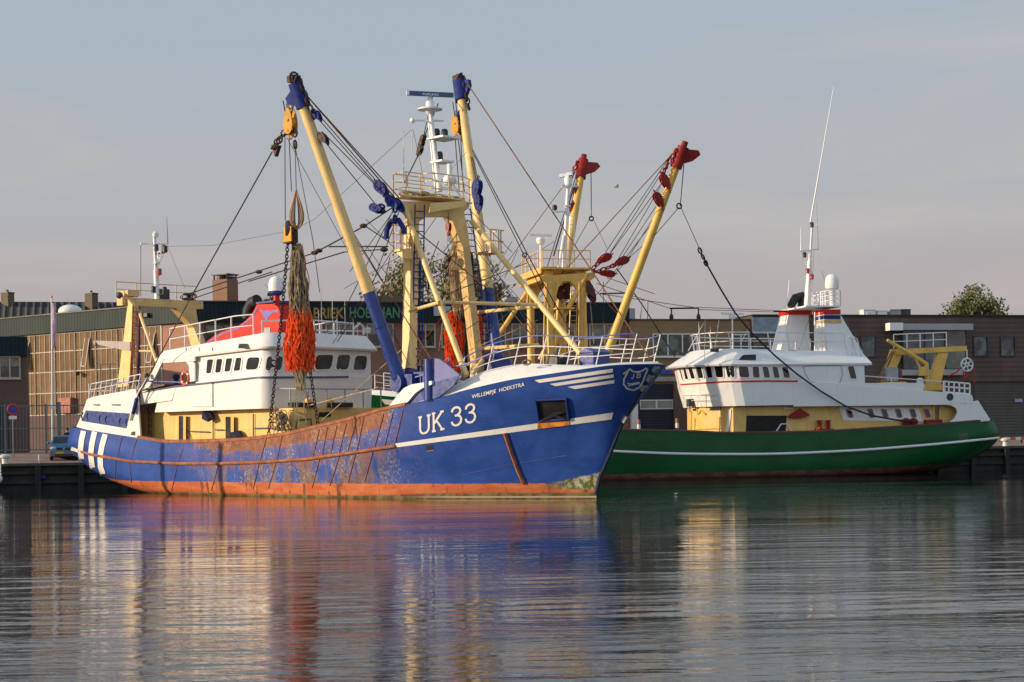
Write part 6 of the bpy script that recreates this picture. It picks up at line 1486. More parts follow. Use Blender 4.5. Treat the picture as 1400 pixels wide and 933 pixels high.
mb.prism([(C0.x, 15, 1.8), (XR, 15, 1.8), (XR, 40, 1.8), (L1[0]+12, 40, 1.8), (L1[0], L1[1], 1.8)], (0, 0, ZR-1.95)); mw.part(mb, 'wall', M['brick'])
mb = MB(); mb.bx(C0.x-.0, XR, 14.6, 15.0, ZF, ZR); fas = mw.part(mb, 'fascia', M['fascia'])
mb = MB(); mb.bx(C0.x-.02, XR+.02, 14.5, 15.2, ZR, ZR+.09); mw.part(mb, 'roof_edge', M['darkgrey'])
def wpart(mb, name, mat, parent=None):
    """mesh written in the coordinates of the long side wall"""
    inv = []
    for (a, b_, c) in mb.v:
        w_ = WALL.w(a, b_, c); l = T.loc(*w_); inv.append(tuple(l))
    mb.v = inv; return mw.part(mb, name, mat, parent)
def wobj(mb, name, mat, label=None):
    o = mb.build(name, mat, mw.root, label); o.rotation_euler = (0, 0, Wd); o.location = (0, 0, -2); return o
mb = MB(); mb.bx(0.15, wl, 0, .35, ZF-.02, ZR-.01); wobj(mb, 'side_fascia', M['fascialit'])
mb = MB(); mb.bx(0.1, wl, 0, .45, ZR-.01, ZR+.08); wobj(mb, 'roof_edge', M['darkgrey'])
g0 = WALL.y(222, 500, 0).x; g1 = WALL.y(37, 520, 0).x
zt_, zb_ = ZF-.10, WALL.y(60, 568, 0).z
mb = MB(); mb.bx(.0, g0-.05, 0, .03, 1.9, ZF-.03); wobj(mb, 'brick_panel', M['bricklit'])
mb = MB(); mb.bx(g0, wl, 0, .10, ZF-.10, ZF-.025); wobj(mb, 'window_head', M['winframe'])
M['pane_a'] = glassmat('amber_glazing', (.20, .125, .068), .12, .10, .2); M['pane_b'] = glassmat('brown_glazing', (.175, .108, .06), .12, .10, .2); M['pane_c'] = glassmat('straw_glazing', (.23, .14, .07), .15, .10, .2)
nb = 9; bw = (wl-g0)/nb; rnd = random.Random(4)
rowz = [zb_, lerp(zb_, zt_, .27), lerp(zb_, zt_, .53), lerp(zb_, zt_, .78), zt_]
for i in range(nb):
    x0 = g0 + i*bw; mb = MB()
    for c in range(4):
        for r in range(4):
            xa, xb = x0 + bw*c/4, x0 + bw*(c+1)/4; mb.cur = 1 + rnd.choice((0, 0, 0, 1, 1, 2))
            ty = rnd.uniform(0, .002); mb.quad((xa, .015+ty, rowz[r]), (xb, .015, rowz[r]), (xb, .015+ty*.5, rowz[r+1]), (xa, .015, rowz[r+1]))
    mb.cur = 0
    for c in range(5):
        wv = .13 if c in (0, 4) else .045; xx = x0 + bw*c/4; mb.bx(xx-wv/2, xx+wv/2, .0, .09 if c in (0, 4) else .06, zb_, zt_)
    for z in rowz: mb.bx(x0, x0+bw, .0, .07, z-.035, z+.035)
    if i in (0, 3, 6):
        xa, xb = x0+bw*.27, x0+bw*.48; za, zb2 = rowz[2]+.3, rowz[3]+.9; mb.cur = 1; mb.prism([(xa, .08, zb2), (xb, .08, zb2), (xb, .5, za), (xa, .5, za)], (0, .03, .02)); mb.cur = 0; mb.bar((xa, .11, zb2), (xa, .53, za), .07, .05); mb.bar((xb, .11, zb2), (xb, .53, za), .07, .05); mb.bar((xa, .53, za), (xb, .53, za), .05, .07)
    wobj(mb, 'window', [M['winframe'], M['pane_a'], M['pane_b'], M['pane_c']])
mb = MB(); mb.bx(g0, wl, 0, .05, 1.9, zb_-.04); wobj(mb, 'plinth', M['brickdark'])
mb = MB(); mb.bx(g0+5.5, g0+9, 0.02, .12, 2.0, zb_+.7); wobj(mb, 'shed_door', pmat('grey_green_door', (.06, .075, .07), .5, streak=.3))
q = WALL.y(86, 553, .3); mb = MB(); mb.bx(q.x-1.2, q.x+.3, .1, .5, q.z-.7, q.z+.5); wobj(mb, 'red_cabinet', pmat('brick_red_cabinet', (.34, .12, .08), .6))
for px, py in ((104, 511), (194.5, 431), (201, 431)):
    q = WALL.y(px, py, .5); mb = MB(); mb.box((q.x, .5, q.z), (.4, .35, .28)); mb.bar((q.x, .05, q.z+.1), (q.x, .5, q.z), .06, .06); wobj(mb, 'floodlight', M['lamp_dark'])
# front windows
def facwin(th, x0, y0, x1, y1, yy, nm=2, frame='winframe', glass='winglass', curtain=0, parent=None, sill=True):
    a, b_ = T.y(x0, y1, yy), T.y(x1, y0, yy); mb = MB()
    fw = .09; mb.cur = 1; mb.quad((a.x, yy-.02, a.z), (b_.x, yy-.02, a.z), (b_.x, yy-.02, b_.z), (a.x, yy-.02, b_.z))
    if curtain: mb.cur = 2; h = (b_.z-a.z)*curtain; mb.quad((a.x, yy-.03, b_.z-h), (b_.x, yy-.03, b_.z-h), (b_.x, yy-.03, b_.z), (a.x, yy-.03, b_.z))
    mb.cur = 0
    for i in range(nm+1):
        xx = lerp(a.x, b_.x, i/nm); mb.bx(xx-fw/2, xx+fw/2, yy-.12, yy, a.z, b_.z)
    for z in (a.z, b_.z): mb.bx(a.x-fw/2, b_.x+fw/2, yy-.12, yy, z-fw/2, z+fw/2)
    if sill: mb.bx(a.x-.1, b_.x+.1, yy-.2, yy, a.z-.12, a.z-.05)
    return th.part(mb, 'window', [M[frame], M[glass], M['curtain']], parent)
for (x0, x1, cu) in ((281, 331, .4), (346, 366, 0), (394, 432, .3), (446, 482, .25), (502, 537, .45), (569, 594, .3), (604, 626, .3), (662, 690, .2), (700, 721, .5), (723, 745, .4), (768, 802, .35), (806, 846, .5)):
    facwin(mw, x0, 443.5, x1, 474, 15.0, 2, 'winframe' if x0 > 300 else 'darkgrey', curtain=cu)
for x0, x1 in ((560, 590), (602, 625), (700, 745), (806, 846)): facwin(mw, x0, 500, x1, 530, 15.0, 2, curtain=.3)
# sign lettering on the fascia
SGN = {'gold': pmat('ochre_sign_letters', (.32, .19, .045), .5, var=.1), 'green': pmat('green_sign_letters', (.05, .20, .10), .5, var=.1)}
def sign(body, xa, xb, yb, h, mat, bold=.02):
    v, f = text2d(body, 0, bold); mb = MB(); vs = []
    for x, y in v:
        q = T.y(lerp(xa, xb, x), yb - h*y, 14.56); vs.append((q.x, 14.58, q.z))
    mb.add(vs, f); n0 = len(mb.v); vs2 = [(a, 14.55, c) for a, b_, c in vs]; mb.add(vs2, f)
    mw.part(mb, 'sign_lettering', mat)
sign('RIE FABRIEK', 384, 470.5, 435.3, 14.2, SGN['gold']); sign('HOEKMAN', 478, 546.5, 434.6, 14.0, SGN['green'])
q0, q1 = T.y(593, 432, 14.55), T.y(616, 419, 14.55); mb = MB(); mb.bx(q0.x, q1.x, 14.5, 14.6, q0.z, q1.z); mw.part(mb, 'notice_panel', pmat('pale_blue_panel', (.35, .40, .43), .5))
# tiled roof behind the side wall, chimneys, dome
tm, nt, b = newmat('dark_roof_tiles_sunglint'); g = NG(nt)
tc = nt.nodes.new('ShaderNodeTexCoord'); sp = nt.nodes.new('ShaderNodeSeparateXYZ'); g.link(tc.outputs['Object'], sp.inputs[0])
w1 = g.math('ABSOLUTE', g.math('SUBTRACT', g.math('FRACT', g.math('DIVIDE', sp.outputs[0], .62)), .5))
w2 = g.math('FRACT', g.math('DIVIDE', sp.outputs[2], .16))
h = g.math('ADD', g.ramp(w1, .1, .42), g.math('MULTIPLY', w2, .5)); g.bump(h, b, 1., .12)
g.link(g.mix(g.ramp(w1, .30, .44), (.022, .02, .02), (.17, .155, .14)), b.inputs['Base Color']); b.inputs['Roughness'].default_value = .8  # pale stripes: low sun's glint on the tile ribs, put into the colour
qr = T.y(90, 413, 47); x0r, x1r = T.y(-300, 413, 47).x, T.y(238, 413, 47).x; zr_ = qr.z
tr = Thing('tiled_roof_house', T.y(60, 413, 47).x, 42, 2.2, 'house with a dark tiled roof and two chimneys behind the sunlit glazed wall', 'house')
mb = MB(); mb.add([(x0r, 38, zr_-4.6), (x1r, 38, zr_-4.6), (x1r, 47, zr_), (x0r, 47, zr_), (x1r, 56, zr_-4.6), (x0r, 56, zr_-4.6)], [(0, 1, 2, 3), (3, 2, 4, 5)]); tr.part(mb, 'roof', tm)
mb = MB(); mb.prism([(x0r+.3, 38.6, 2.2), (x1r-.3, 38.6, 2.2), (x1r-.3, 55.4, 2.2), (x0r+.3, 55.4, 2.2)], (0, 0, zr_-6.6)); mb.prism([(x1r-.3, 38.6, zr_-4.5), (x1r-.3, 47, zr_-.15), (x1r-.3, 55.4, zr_-4.5)], (-.1, 0, 0)); tr.part(mb, 'wall', M['brickdark'])
M['chim'] = brickmat('dark_chimney_brick', (.16, .12, .07), (.13, .095, .06), (.12, .1, .08)); M['chimred'] = brickmat('orange_brown_brick', (.27, .135, .075), (.23, .11, .065), (.2, .15, .11))
def chimney(x0, x1, y0, y1, yw, mat, cap, th=None):
    th = th or mw
    """stands on the quay-side roof; outline from the photo at depth yw"""
    a, b_ = T.y(x0, y1, yw), T.y(x1, y0, yw); mb = MB(); dep = .9
    mid = (a.x+b_.x)/2
    # turned 45 degrees like the long wall: two faces show
    hw = (b_.x-a.x)/2; zl = a.z-1.5
    pts = [(mid-hw, yw+.2), (mid+.05, yw-hw*.9), (mid+hw, yw+.1), (mid, yw+hw)]
    mb.prism([(p[0], p[1], zl) for p in pts], (0, 0, b_.z-zl)); o = th.part(mb, 'chimney', mat)
    mb = MB(); pts2 = [(mid+(p[0]-mid)*1.1, yw+(p[1]-yw)*1.1) for p in pts]
    if cap:
        for p in pts: mb.bx(p[0]*.85+mid*.15-.06, p[0]*.85+mid*.15+.06, p[1]*.85+yw*.15-.06, p[1]*.85+yw*.15+.06, b_.z, b_.z+.35)
        mb.prism([(p[0], p[1], b_.z+.35) for p in pts2], (0, 0, .08)); mb.lathe([(.35, 0), (.35, .25)], (mid-.3, yw, b_.z), 10); mb.lathe([(.3, 0), (.3, .25)], (mid+.45, yw, b_.z), 10)
    else: mb.prism([(p[0], p[1], b_.z) for p in pts2], (0, 0, .07)); mb.lathe([(.12, 0), (.1, .3)], (mid, yw, b_.z), 8)
    th.part(mb, 'chimney_cap', M['darkgrey'], o)
chimney(291, 325.5, 383, 411, 20, M['chimred'], True)
chimney(116, 134, 402, 416, 46, M['chim'], False, tr); chimney(1, 19.5, 401, 414, 46.5, M['chim'], False, tr)
q = T.y(96, 426, 30); mb = MB(); mb.ball((q.x, 30, q.z), (.95, .95, .55), 20, 10); mw.part(mb, 'roof_dome', M['radome'])
q = T.y(532, 409, 30); mb = MB(); mb.bx(q.x-1.3, q.x+1.3, 29, 31, q.z-2, q.z+.2); mw.part(mb, 'roof_housing', M['chim'])
q0, q1 = T.y(690, 416, 20), T.y(724, 408, 20); mb = MB(); mb.bx(q0.x, q1.x, 20, 22, q0.z-.3, q1.z-.1); mb.bx(lerp(q0.x, q1.x, .1), lerp(q0.x, q1.x, .55), 20.2, 21.8, q1.z-.1, q1.z+.12); mw.part(mb, 'roof_unit', M['grey'])
# low annex at far left --------------------------------------------------
xa = T.y(37, 500, 15).x; za = T.y(20, 460.5, 15).z; zf2 = T.y(20, 487, 15).z
an = Thing('annex_building', xa, 15, 2, 'low brown brick annex with dark fascia at the far left of the workshop', 'building')
mb = MB(); mb.bx(xa-22, xa, 15, 19, 1.8, za-.05); an.part(mb, 'wall', M['brickdark'])
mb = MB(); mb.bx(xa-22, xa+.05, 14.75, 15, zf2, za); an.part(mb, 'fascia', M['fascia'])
facwin(an, 0, 488, 27, 517, 15.0, 2, 'winframe', curtain=.45); facwin(an, -60, 488, -30, 517, 15.0, 2)
mb = MB(); q = T.y(6, 580, 15); mb.bx(q.x-2.5, q.x+.35, 14.9, 14.98, 2.2, T.y(6, 556, 15).z); an.part(mb, 'door', M['lamp_dark'])
# tan brick building -------------------------------------------------------
M['tan'] = brickmat('tan_brick', (.31, .205, .095), (.26, .17, .08), (.17, .13, .08))
XT0, XT1 = XR+.03, T.y(1025.5, 440, 15).x; ZT = T.y(950, 436.5, 15).z
tb = Thing('tan_brick_building', XT0, 15, 2, 'tan brick building with white framed windows over a dark blue shutter door', 'building')
mb = MB(); mb.bx(XT0, XT1, 14.9, 30, 1.8, ZT-.1); tb.part(mb, 'wall', M['tan'])
mb = MB(); mb.bx(XT0, XT1, 14.8, 30.05, ZT-.1, ZT); tb.part(mb, 'roof_edge', M['darkgrey'])
facwin(tb, 893, 457, 952, 487.5, 14.9, 3, 'winwhite', 'tealreflect', curtain=0); facwin(tb, 1002, 458, 1023, 487, 14.9, 2, 'winwhite')
mb = MB(); a, b_ = T.y(876, 592, 14.88), T.y(935, 518, 14.88); mb.bx(a.x-1.5, b_.x+.2, 14.6, 14.9, b_.z-.2, b_.z+.15); tb.part(mb, 'lintel', pmat('grey_lintel', (.30, .29, .27), .7))
M['shutter'] = ribmat('dark_blue_grey_shutter', (.03, .038, .05), .22, 2, .5)
mb = MB(); a, b_ = T.y(874, 600, 14.87), T.y(920.5, 525, 14.87); mb.bx(a.x, b_.x, 14.82, 14.9, 2.1, b_.z); sd = tb.part(mb, 'shutter_door', M['shutter'])
mb = MB(); a, b_ = T.y(875, 560, 14.8), T.y(920, 546.5, 14.8); mb.bx(a.x, b_.x, 14.78, 14.82, a.z, b_.z)
mb.cur = 1
for i in range(2): mb.bx(lerp(a.x, b_.x, i/2)+.08, lerp(a.x, b_.x, (i+1)/2)-.08, 14.75, 14.78, a.z+.1, b_.z-.08)
mb.cur = 0; tb.part(mb, 'door_window', [M['winwhite'], pmat('frosted_glazing', (.25, .245, .22), .4, var=.2)], sd)
mb = MB(); a, b_ = T.y(863, 592, 14.7), T.y(871, 549, 14.7); mb.bx(a.x, b_.x, 14.5, 14.9, 2.1, b_.z); tb.part(mb, 'pillar', M['winwhite'])
mb = MB(); a, b_ = T.y(921, 592, 14.8), T.y(933, 523, 14.8); mb.bx(a.x, b_.x+.6, 14.6, 14.9, 2.1, b_.z-.25); tb.part(mb, 'pillar', M['brickdark'])
mb = MB(); a, b_ = T.y(903, 512, 14.8), T.y(919, 502.5, 14.8); mb.bx(a.x, b_.x, 14.7, 14.88, a.z, b_.z); mb.cur = 1; c = T.y(945, 507, 14.8); mb.bx(b_.x, c.x, 14.7, 14.88, a.z, b_.z); tb.part(mb, 'sign_board', [pmat('blue_sign_board', (.03, .06, .30), .4), pmat('red_sign_board', (.33, .03, .03), .4)])
q = T.y(861, 434, 22); mb = MB(); mb.bx(q.x-.3, q.x+.3, 21.5, 22.5, q.z-1, q.z+.7); mb.tube((q.x+.8, 22, q.z-1), (q.x+1.1, 22, q.z+1.4), .04, n=5); mb.tube((q.x+1.5, 22, q.z-1), (q.x+1.6, 22, q.z+1.5), .04, n=5); tb.part(mb, 'roof_vent', M['grey'])
# dark clad building ---------------------------------------------------------
M['clad'] = ribmat('brown_black_boarding', (.118, .090, .077), .40, 2, .6, .7)
M['cladgrey'] = brickmat('grey_block_wall', (.085, .080, .072), (.075, .07, .063), (.055, .052, .05), .6, .3)
XD0 = XT1+.02; ZD = T.y(1200, 430.5, 14.6).z
db = Thing('dark_clad_building', XD0, 14.6, 2, 'dark brown boarded building with a glazed bay and square windows', 'building')
zmid = T.y(1360, 522, 14.6).z
mb = MB(); mb.bx(XD0, XD0+60, 14.6, 34, zmid, ZD-.12); db.part(mb, 'wall', M['clad'])
mb = MB(); mb.bx(XD0, XD0+60, 14.75, 34, 1.8, zmid); db.part(mb, 'lower_wall', M['cladgrey'])
mb = MB(); mb.bx(XD0-.01, XD0+60, 14.45, 34.1, ZD-.12, ZD); db.part(mb, 'roof_edge', M['black'])
mb = MB(); a, b_ = T.y(1031, 600, 14.5), T.y(1069, 434, 14.5); mb.bx(XD0+.02, b_.x, 14.5, 14.6, T.y(1050, 457, 14.5).z, b_.z); mb.cur = 1; mb.bx(XD0+.02, b_.x, 14.52, 14.6, T.y(1050, 480, 14.5).z, T.y(1050, 458, 14.5).z); mb.cur = 0
db.part(mb, 'window', [glassmat('pale_blue_panel_glass', (.16, .235, .29), .15, .2), M['winglass']])
for b4 in ((1177, 459.5, 1197, 488), (1331, 460, 1349.5, 487), (1368, 460, 1387, 487), (1405, 460, 1424, 487), (1148, 459, 1166, 487)): facwin(db, *b4, 14.6, 1, 'darkgrey', 'tealreflect', sill=False)
a, b_ = T.y(1232, 505, 14.6), T.y(1317, 450, 14.6)
mb = MB(); mb.cur = 1; mb.bx(a.x, b_.x, 14.2, 14.6, a.z, b_.z); mb.cur = 2; mb.bx(lerp(a.x, b_.x, .68), b_.x-.05, 14.18, 14.2, a.z, b_.z); mb.cur = 0
for k in (0, .34, .67, 1): mb.bx(lerp(a.x, b_.x, k)-.03, lerp(a.x, b_.x, k)+.03, 14.12, 14.2, a.z, b_.z)
db.part(mb, 'window', [M['darkgrey'], glassmat('blue_grey_glass', (.05, .075, .085), .05, .5), glassmat('green_glass', (.12, .15, .11), .1, .3)])
mb = MB(); a, b_ = T.y(1217, 451.5, 13.6), T.y(1328, 443, 13.6); mb.bx(a.x, b_.x, 13.3, 14.6, a.z, b_.z); db.part(mb, 'canopy', pmat('pale_grey_canopy', (.36, .36, .37), .4, var=.05))
mb = MB(); mb.bx(a.x-.25, a.x+.9, 13.1, 13.9, a.z-.05, b_.z+.05); db.part(mb, 'canopy_end', M['white2'])
mb = MB(); a, b_ = T.y(1231, 513.5, 14), T.y(1319, 505, 14); mb.bx(a.x, b_.x, 14.0, 14.6, a.z, b_.z); db.part(mb, 'ledge', pmat('pale_grey_ledge', (.34, .34, .36), .5))
mb = MB(); a, b_ = T.y(1333, 607, 14.6), T.y(1396, 524.5, 14.6); mb.bx(a.x, b_.x, 14.66, 14.75, 2.1, b_.z); db.part(mb, 'shutter_door', ribmat('grey_brown_shutter', (.10, .095, .085), .25, 2, .6))
mb = MB(); a, b_ = T.y(1388, 550, 14.5), T.y(1398, 545.5, 14.5); mb.bx(a.x, b_.x, 14.5, 14.6, a.z, b_.z); db.part(mb, 'notice_panel', pmat('pale_blue_notice', (.30, .36, .50), .5))
for k, (x0, x1, y0, y1, m_) in enumerate(((1181, 1197, 426.8, 431.5, 'white2'), (1200, 1213, 428, 431.5, 'white2'), (1217, 1232, 426.5, 431.5, 'grey'), (1233, 1245, 426.2, 431.5, 'darkgrey'))):
    a, b_ = T.y(x0, y1, 18), T.y(x1, y0, 18); mb = MB(); mb.bx(a.x, b_.x, 18, 18.8, ZD, b_.z+.15); mb.bx(a.x-.04, b_.x+.04, 17.95, 18.85, b_.z+.15, b_.z+.2); mb.lathe([(.3, -.04), (.3, 0)], ((a.x+b_.x)/2, 18, (ZD+b_.z)/2), 14, (0, 1, 0))
    single(mb, 'roof_unit', M[m_], (a.x+b_.x)/2, 18.4, ZD, ['white air unit on the dark building roof, nearest the green boat funnel', 'small low white air unit second along the dark building roof', 'grey air unit beside the black one on the dark building roof', 'black air unit at the end of the roof row'][k], 'air unit', 'air units on the dark building')
# fence --------------------------------------------------------------------
M['fence'] = pmat('blue_grey_fence_steel', (.12, .145, .16), .5, var=.12, streak=.2)
yf = 9.0; zf0, zf1 = 2.2, T.y(40, 553, yf).z
fc = Thing('steel_fence', T.y(40, 600, yf).x, yf, 2.2, 'tall blue grey steel bar fence behind the no parking sign', 'fence')
xs = T.y(5, 600, yf).x; xe = T.y(180, 600, yf).x; x = xs-8
while x < xe:
    mb = MB(); k = x+.12
    while k < x+2.6: mb.bx(k-.02, k+.02, yf-.02, yf+.02, zf0+.15, zf1-.05); k += .215
    mb.bx(x, x+2.7, yf-.03, yf+.03, zf1-.14, zf1-.07); mb.bx(x, x+2.7, yf-.03, yf+.03, zf0+.2, zf0+.27); mb.bx(x, x+2.7, yf-.03, yf+.03, (zf0+zf1)/2, (zf0+zf1)/2+.05); fc.part(mb, 'bar_panel', M['fence'])
    mb = MB(); mb.bx(x-.07, x+.07, yf-.07, yf+.07, zf0, zf1+.02); fc.part(mb, 'post', M['fence']); x += 2.7
mb = MB(); a = T.y(81, 600, yf-.1); mb.bx(a.x-.12, a.x+.12, yf-.25, yf-.05, zf0, T.y(81, 552, yf).z+.1); fc.part(mb, 'gate_post', M['fence'])
mb = MB(); a, b_ = T.y(68, 559.5, yf-.2), T.y(76.5, 556, yf-.2); mb.bx(a.x, b_.x, yf-.15, yf-.1, a.z, b_.z); fc.part(mb, 'notice_panel', M['winwhite'])
# no parking sign -------------------------------------------------------------
ys = 5.5; c = T.y(17.5, 560, ys); r_ = T.y(25.2, 560, ys).x - c.x
sg = Thing('no_parking_sign', c.x, ys, 1.95, 'round blue no parking sign with red rim and slash on a grey post', 'road sign')
mb = MB(); mb.tube((c.x, ys+.06, 1.9), (c.x, ys+.06, c.z+r_), .05, n=8); sg.part(mb, 'post', M['fence'])
mb = MB(); mb.lathe([(r_, -.012), (r_, .012)], (c.x, ys, c.z), 32, (0, 1, 0)); disc = sg.part(mb, 'sign_disc', pmat('sign_blue', (.02, .055, .32), .4, var=.05))
mb = MB(); mb.torus((c.x, ys-.02, c.z), r_*.88, r_*.14, (0, 1, 0), 32, 6); mb.bar((c.x-r_*.6, ys-.035, c.z+r_*.6), (c.x+r_*.6, ys-.035, c.z-r_*.6), .02, r_*.26, (0, 1, 0)); sg.part(mb, 'red_rim', pmat('sign_red', (.45, .025, .03), .4, var=.05))
a, b_ = T.y(12, 573.5, ys), T.y(23, 568.8, ys); mb = MB(); mb.bx(a.x, b_.x, ys-.03, ys, a.z, b_.z); sg.part(mb, 'under_plate', M['winwhite'])
# flagpole ------------------------------------------------------------------------
yp = 10.2; c = T.y(70.5, 407, yp); b0 = T.y(72, 600, yp)
fp = Thing('flagpole', b0.x, yp, 2.2, 'slim white flagpole standing behind the steel fence', 'flagpole')
mb = MB(); mb.tube((b0.x, yp, 2.2), (c.x, yp, c.z), .09, .05, 10); fp.part(mb, 'pole', M['winwhite']); mb = MB(); mb.ball((c.x, yp, c.z+.05), .09); fp.part(mb, 'finial', M['ochre'])
mb = MB(); rnd = random.Random(8); rows_ = []
for j in range(15):
    py = lerp(415, 477, j/14); row = []
    for i in range(7):
        px = lerp(71.3, [74.5, 76, 76.5, 76, 76.5, 77, 76][j % 7] + (.8 if 5 < j < 10 else 0), i/6); q = T.y(px, py, yp); row.append((q.x, yp - .34*math.sin(i*2.3 + j*.22), q.z))
    rows_.append(row)
mb.add([p for r in rows_ for p in r], [(j*7+i, j*7+i+1, (j+1)*7+i+1, (j+1)*7+i) for j in range(14) for i in range(6)], True)
fm, nt, b = newmat('pale_lilac_flag'); g = NG(nt); b.inputs['Base Color'].default_value = (.70, .60, .78, 1); b.inputs['Roughness'].default_value = .9
tl = nt.nodes.new('ShaderNodeBsdfTranslucent'); tl.inputs[0].default_value = (.70, .60, .78, 1); ms = nt.nodes.new('ShaderNodeMixShader'); ms.inputs[0].default_value = .5
g.link(b.outputs[0], ms.inputs[1]); g.link(tl.outputs[0], ms.inputs[2]); g.link(ms.outputs[0], nt.nodes['Material Output'].inputs['Surface'])
q = T.y(74, 440, yp); single(mb, 'flag', fm, q.x, yp, q.z, 'limp pale lilac flag hanging down the white flagpole', 'flag')
# bollards, stick, buoy, barrier ------------------------------------------------
for px, py, lab in ((7, 634, 'pale mushroom mooring bollard on the quay edge near the no parking sign'), (1374.5, 611, 'pale mooring bollard on the quay edge beyond the green stern')):
    q = T.y(px, py, .45); mb = MB(); mb.lathe([(.20, 0), (.19, .32), (.32, .40), (.34, .52), (.2, .60), (.03, .62)], (q.x, .45, 1.6), 16); single(mb, 'mooring_bollard', M['winwhite'], q.x, .45, 1.6, lab, 'bollard', 'mooring bollards')
q = T.y(53.5, 635, .4); mb = MB(); mb.tube((q.x, .4, 1.6), (q.x, .4, T.y(53.5, 622, .4).z), .05, .045, 8); mb.lathe([(.07, 0), (.07, .06)], (q.x, .4, 1.6), 8); single(mb, 'marker_stake', M['winwhite'], q.x, .4, 1.6, 'thin white stake at the quay edge left of the blue car', 'stake')
q = T.y(1, 655, -.55); mb = MB(); mb.ball((q.x-.1, -.55, q.z), (.22, .22, .27), 14, 10); mb.lathe([(.07, .25), (.06, .36)], (q.x, -.55, q.z), 8); mb.tube((q.x, -.55, q.z+.4), (q.x, -.2, 1.62), .02, n=5); single(mb, 'fender_buoy', M['white2'], q.x, -.55, q.z, 'white fender buoy hanging on the dark quay wall', 'buoy')
for px, top, lab in ((873.5, 574, 'red and white post left of the dark blue shutter door'), (926, 572, 'red and white post right of the dark blue shutter door')):
    q = T.y(px, 590, 12); zt2 = T.y(px, top, 12).z; mb = MB()
    for k in range(5): mb.cur = k % 2; mb.tube((q.x, 12, lerp(2.2, zt2, k/5)), (q.x, 12, lerp(2.2, zt2, (k+1)/5)), .14, n=10)
    single(mb, 'guard_post', [pmat('faded_red_post%d' % px, (.35, .12, .08), .6), M['winwhite']], q.x, 12, 2.2, lab, 'post', 'guard posts at the shutter door')
q = T.y(1366, 602, 3); br = Thing('road_barrier', q.x, 3, 1.85, 'low orange and white striped barrier rail on the quay at the right', 'barrier')
zb2 = T.y(1390, 599.5, 3).z; mb = MB()
for k in range(16): mb.cur = k % 2; mb.bx(q.x+.45*k, q.x+.45*(k+1), 2.96, 3.04, zb2-.12, zb2+.10)
br.part(mb, 'striped_rail', [pmat('orange_red_stripe', (.50, .11, .03), .5), M['winwhite']])
for k in range(5):
    mb = MB(); mb.bx(q.x+.2+1.6*k, q.x+.3+1.6*k, 2.95, 3.05, 1.75, zb2-.1); br.part(mb, 'post', M['darkgrey'])
# car ---------------------------------------------------------------------------
M['carblue'] = pmat('metallic_light_blue_paint', (.030, .13, .26), .25, .3, var=.05, spec=.6)
yc = 1.9; q = T.y(87.5, 631.5, yc); car = Thing('parked_car', q.x, yc+2, 1.72, 'light blue car parked nose out on the quay behind the blue stern', 'car')
CZ = 1.72
def carsec(w, pts): return [(w, py, pz) for py, pz in pts]
# side profile: y forward is towards the water (negative), z up
body = [(-2.05, .42), (-2.10, .62), (-2.02, .86), (-1.9, 1.0), (-1.05, 1.13), (1.75, 1.16), (2.0, .95), (2.05, .55), (1.95, .32), (-1.9, .28)]
mb = MB(); rings = []
for wq, sc_y, sc_z in ((-.88, .93, .90), (-.85, .97, .97), (-.70, 1., 1.), (0, 1.02, 1.02), (.70, 1., 1.), (.85, .97, .97), (.88, .93, .90)):
    rings.append([(q.x+wq, yc+2+py*sc_y, CZ+.30+(pz-.30)*sc_z) for py, pz in body])
mb.loft(rings, True, True, True); cb = car.part(mb, 'body', M['carblue'])
roof = [(-1.0, 1.10), (-.35, 1.58), (.1, 1.66), (1.2, 1.64), (1.75, 1.15)]
mb = MB(); rings = []
for wq, k in ((-.80, 0), (-.66, 1), (.66, 1), (.80, 0)):
    rings.append([(q.x+wq, yc+2+py, CZ+(1.10 + (pz-1.10)*(1 if k else .04))) for py, pz in roof])
mb.loft(rings, True, True, False); car.part(mb, 'cabin', M['carblue'])
mb = MB(); z = lambda k: CZ+k
mb.add([(q.x-.68, yc+2-.97, z(1.14)), (q.x+.68, yc+2-.97, z(1.14)), (q.x+.60, yc+2-.40, z(1.56)), (q.x-.60, yc+2-.40, z(1.56))], [(0, 1, 2, 3)]); car.part(mb, 'windscreen', M['glass'])
for sx in (-1, 1):
    mb = MB(); mb.add([(q.x+sx*.785, yc+2-.75, z(1.16)), (q.x+sx*.785, yc+2+1.5, z(1.18)), (q.x+sx*.675, yc+2+1.1, z(1.57)), (q.x+sx*.675, yc+2-.25, z(1.56))], [(0, 1, 2, 3)]); car.part(mb, 'side_window', M['glass'])
    mb = MB(); mb.ball((q.x+sx*.98, yc+2-.72, z(1.16)), (.11, .08, .09), 10, 7); car.part(mb, 'mirror', M['carblue'])
    mb = MB(); mb.ball((q.x+sx*.66, yc+2-2.0, z(.82)), (.19, .09, .10), 12, 8); car.part(mb, 'headlight', pmat('clear_lamp_lens%d' % sx, (.55, .55, .52), .15))
    for wy in (-1.3, 1.35):
        mb = MB(); mb.lathe([(.22, -.11), (.31, -.10), (.33, -.05), (.33, .05), (.31, .10), (.22, .11)], (q.x+sx*.78, yc+2+wy, z(.33)), 20, (1, 0, 0)); wt = car.part(mb, 'wheel', M['black'])
        mb = MB(); mb.lathe([(.20, -.115), (.20, .115)], (q.x+sx*.78, yc+2+wy, z(.33)), 14, (1, 0, 0)); car.part(mb, 'rim', M['grey'], wt)
mb = MB(); mb.bx(q.x-.84, q.x+.84, yc+2-2.17, yc+2-1.9, z(.30), z(.62)); car.part(mb, 'bumper', pmat('grey_bumper_plastic', (.16, .155, .15), .6))
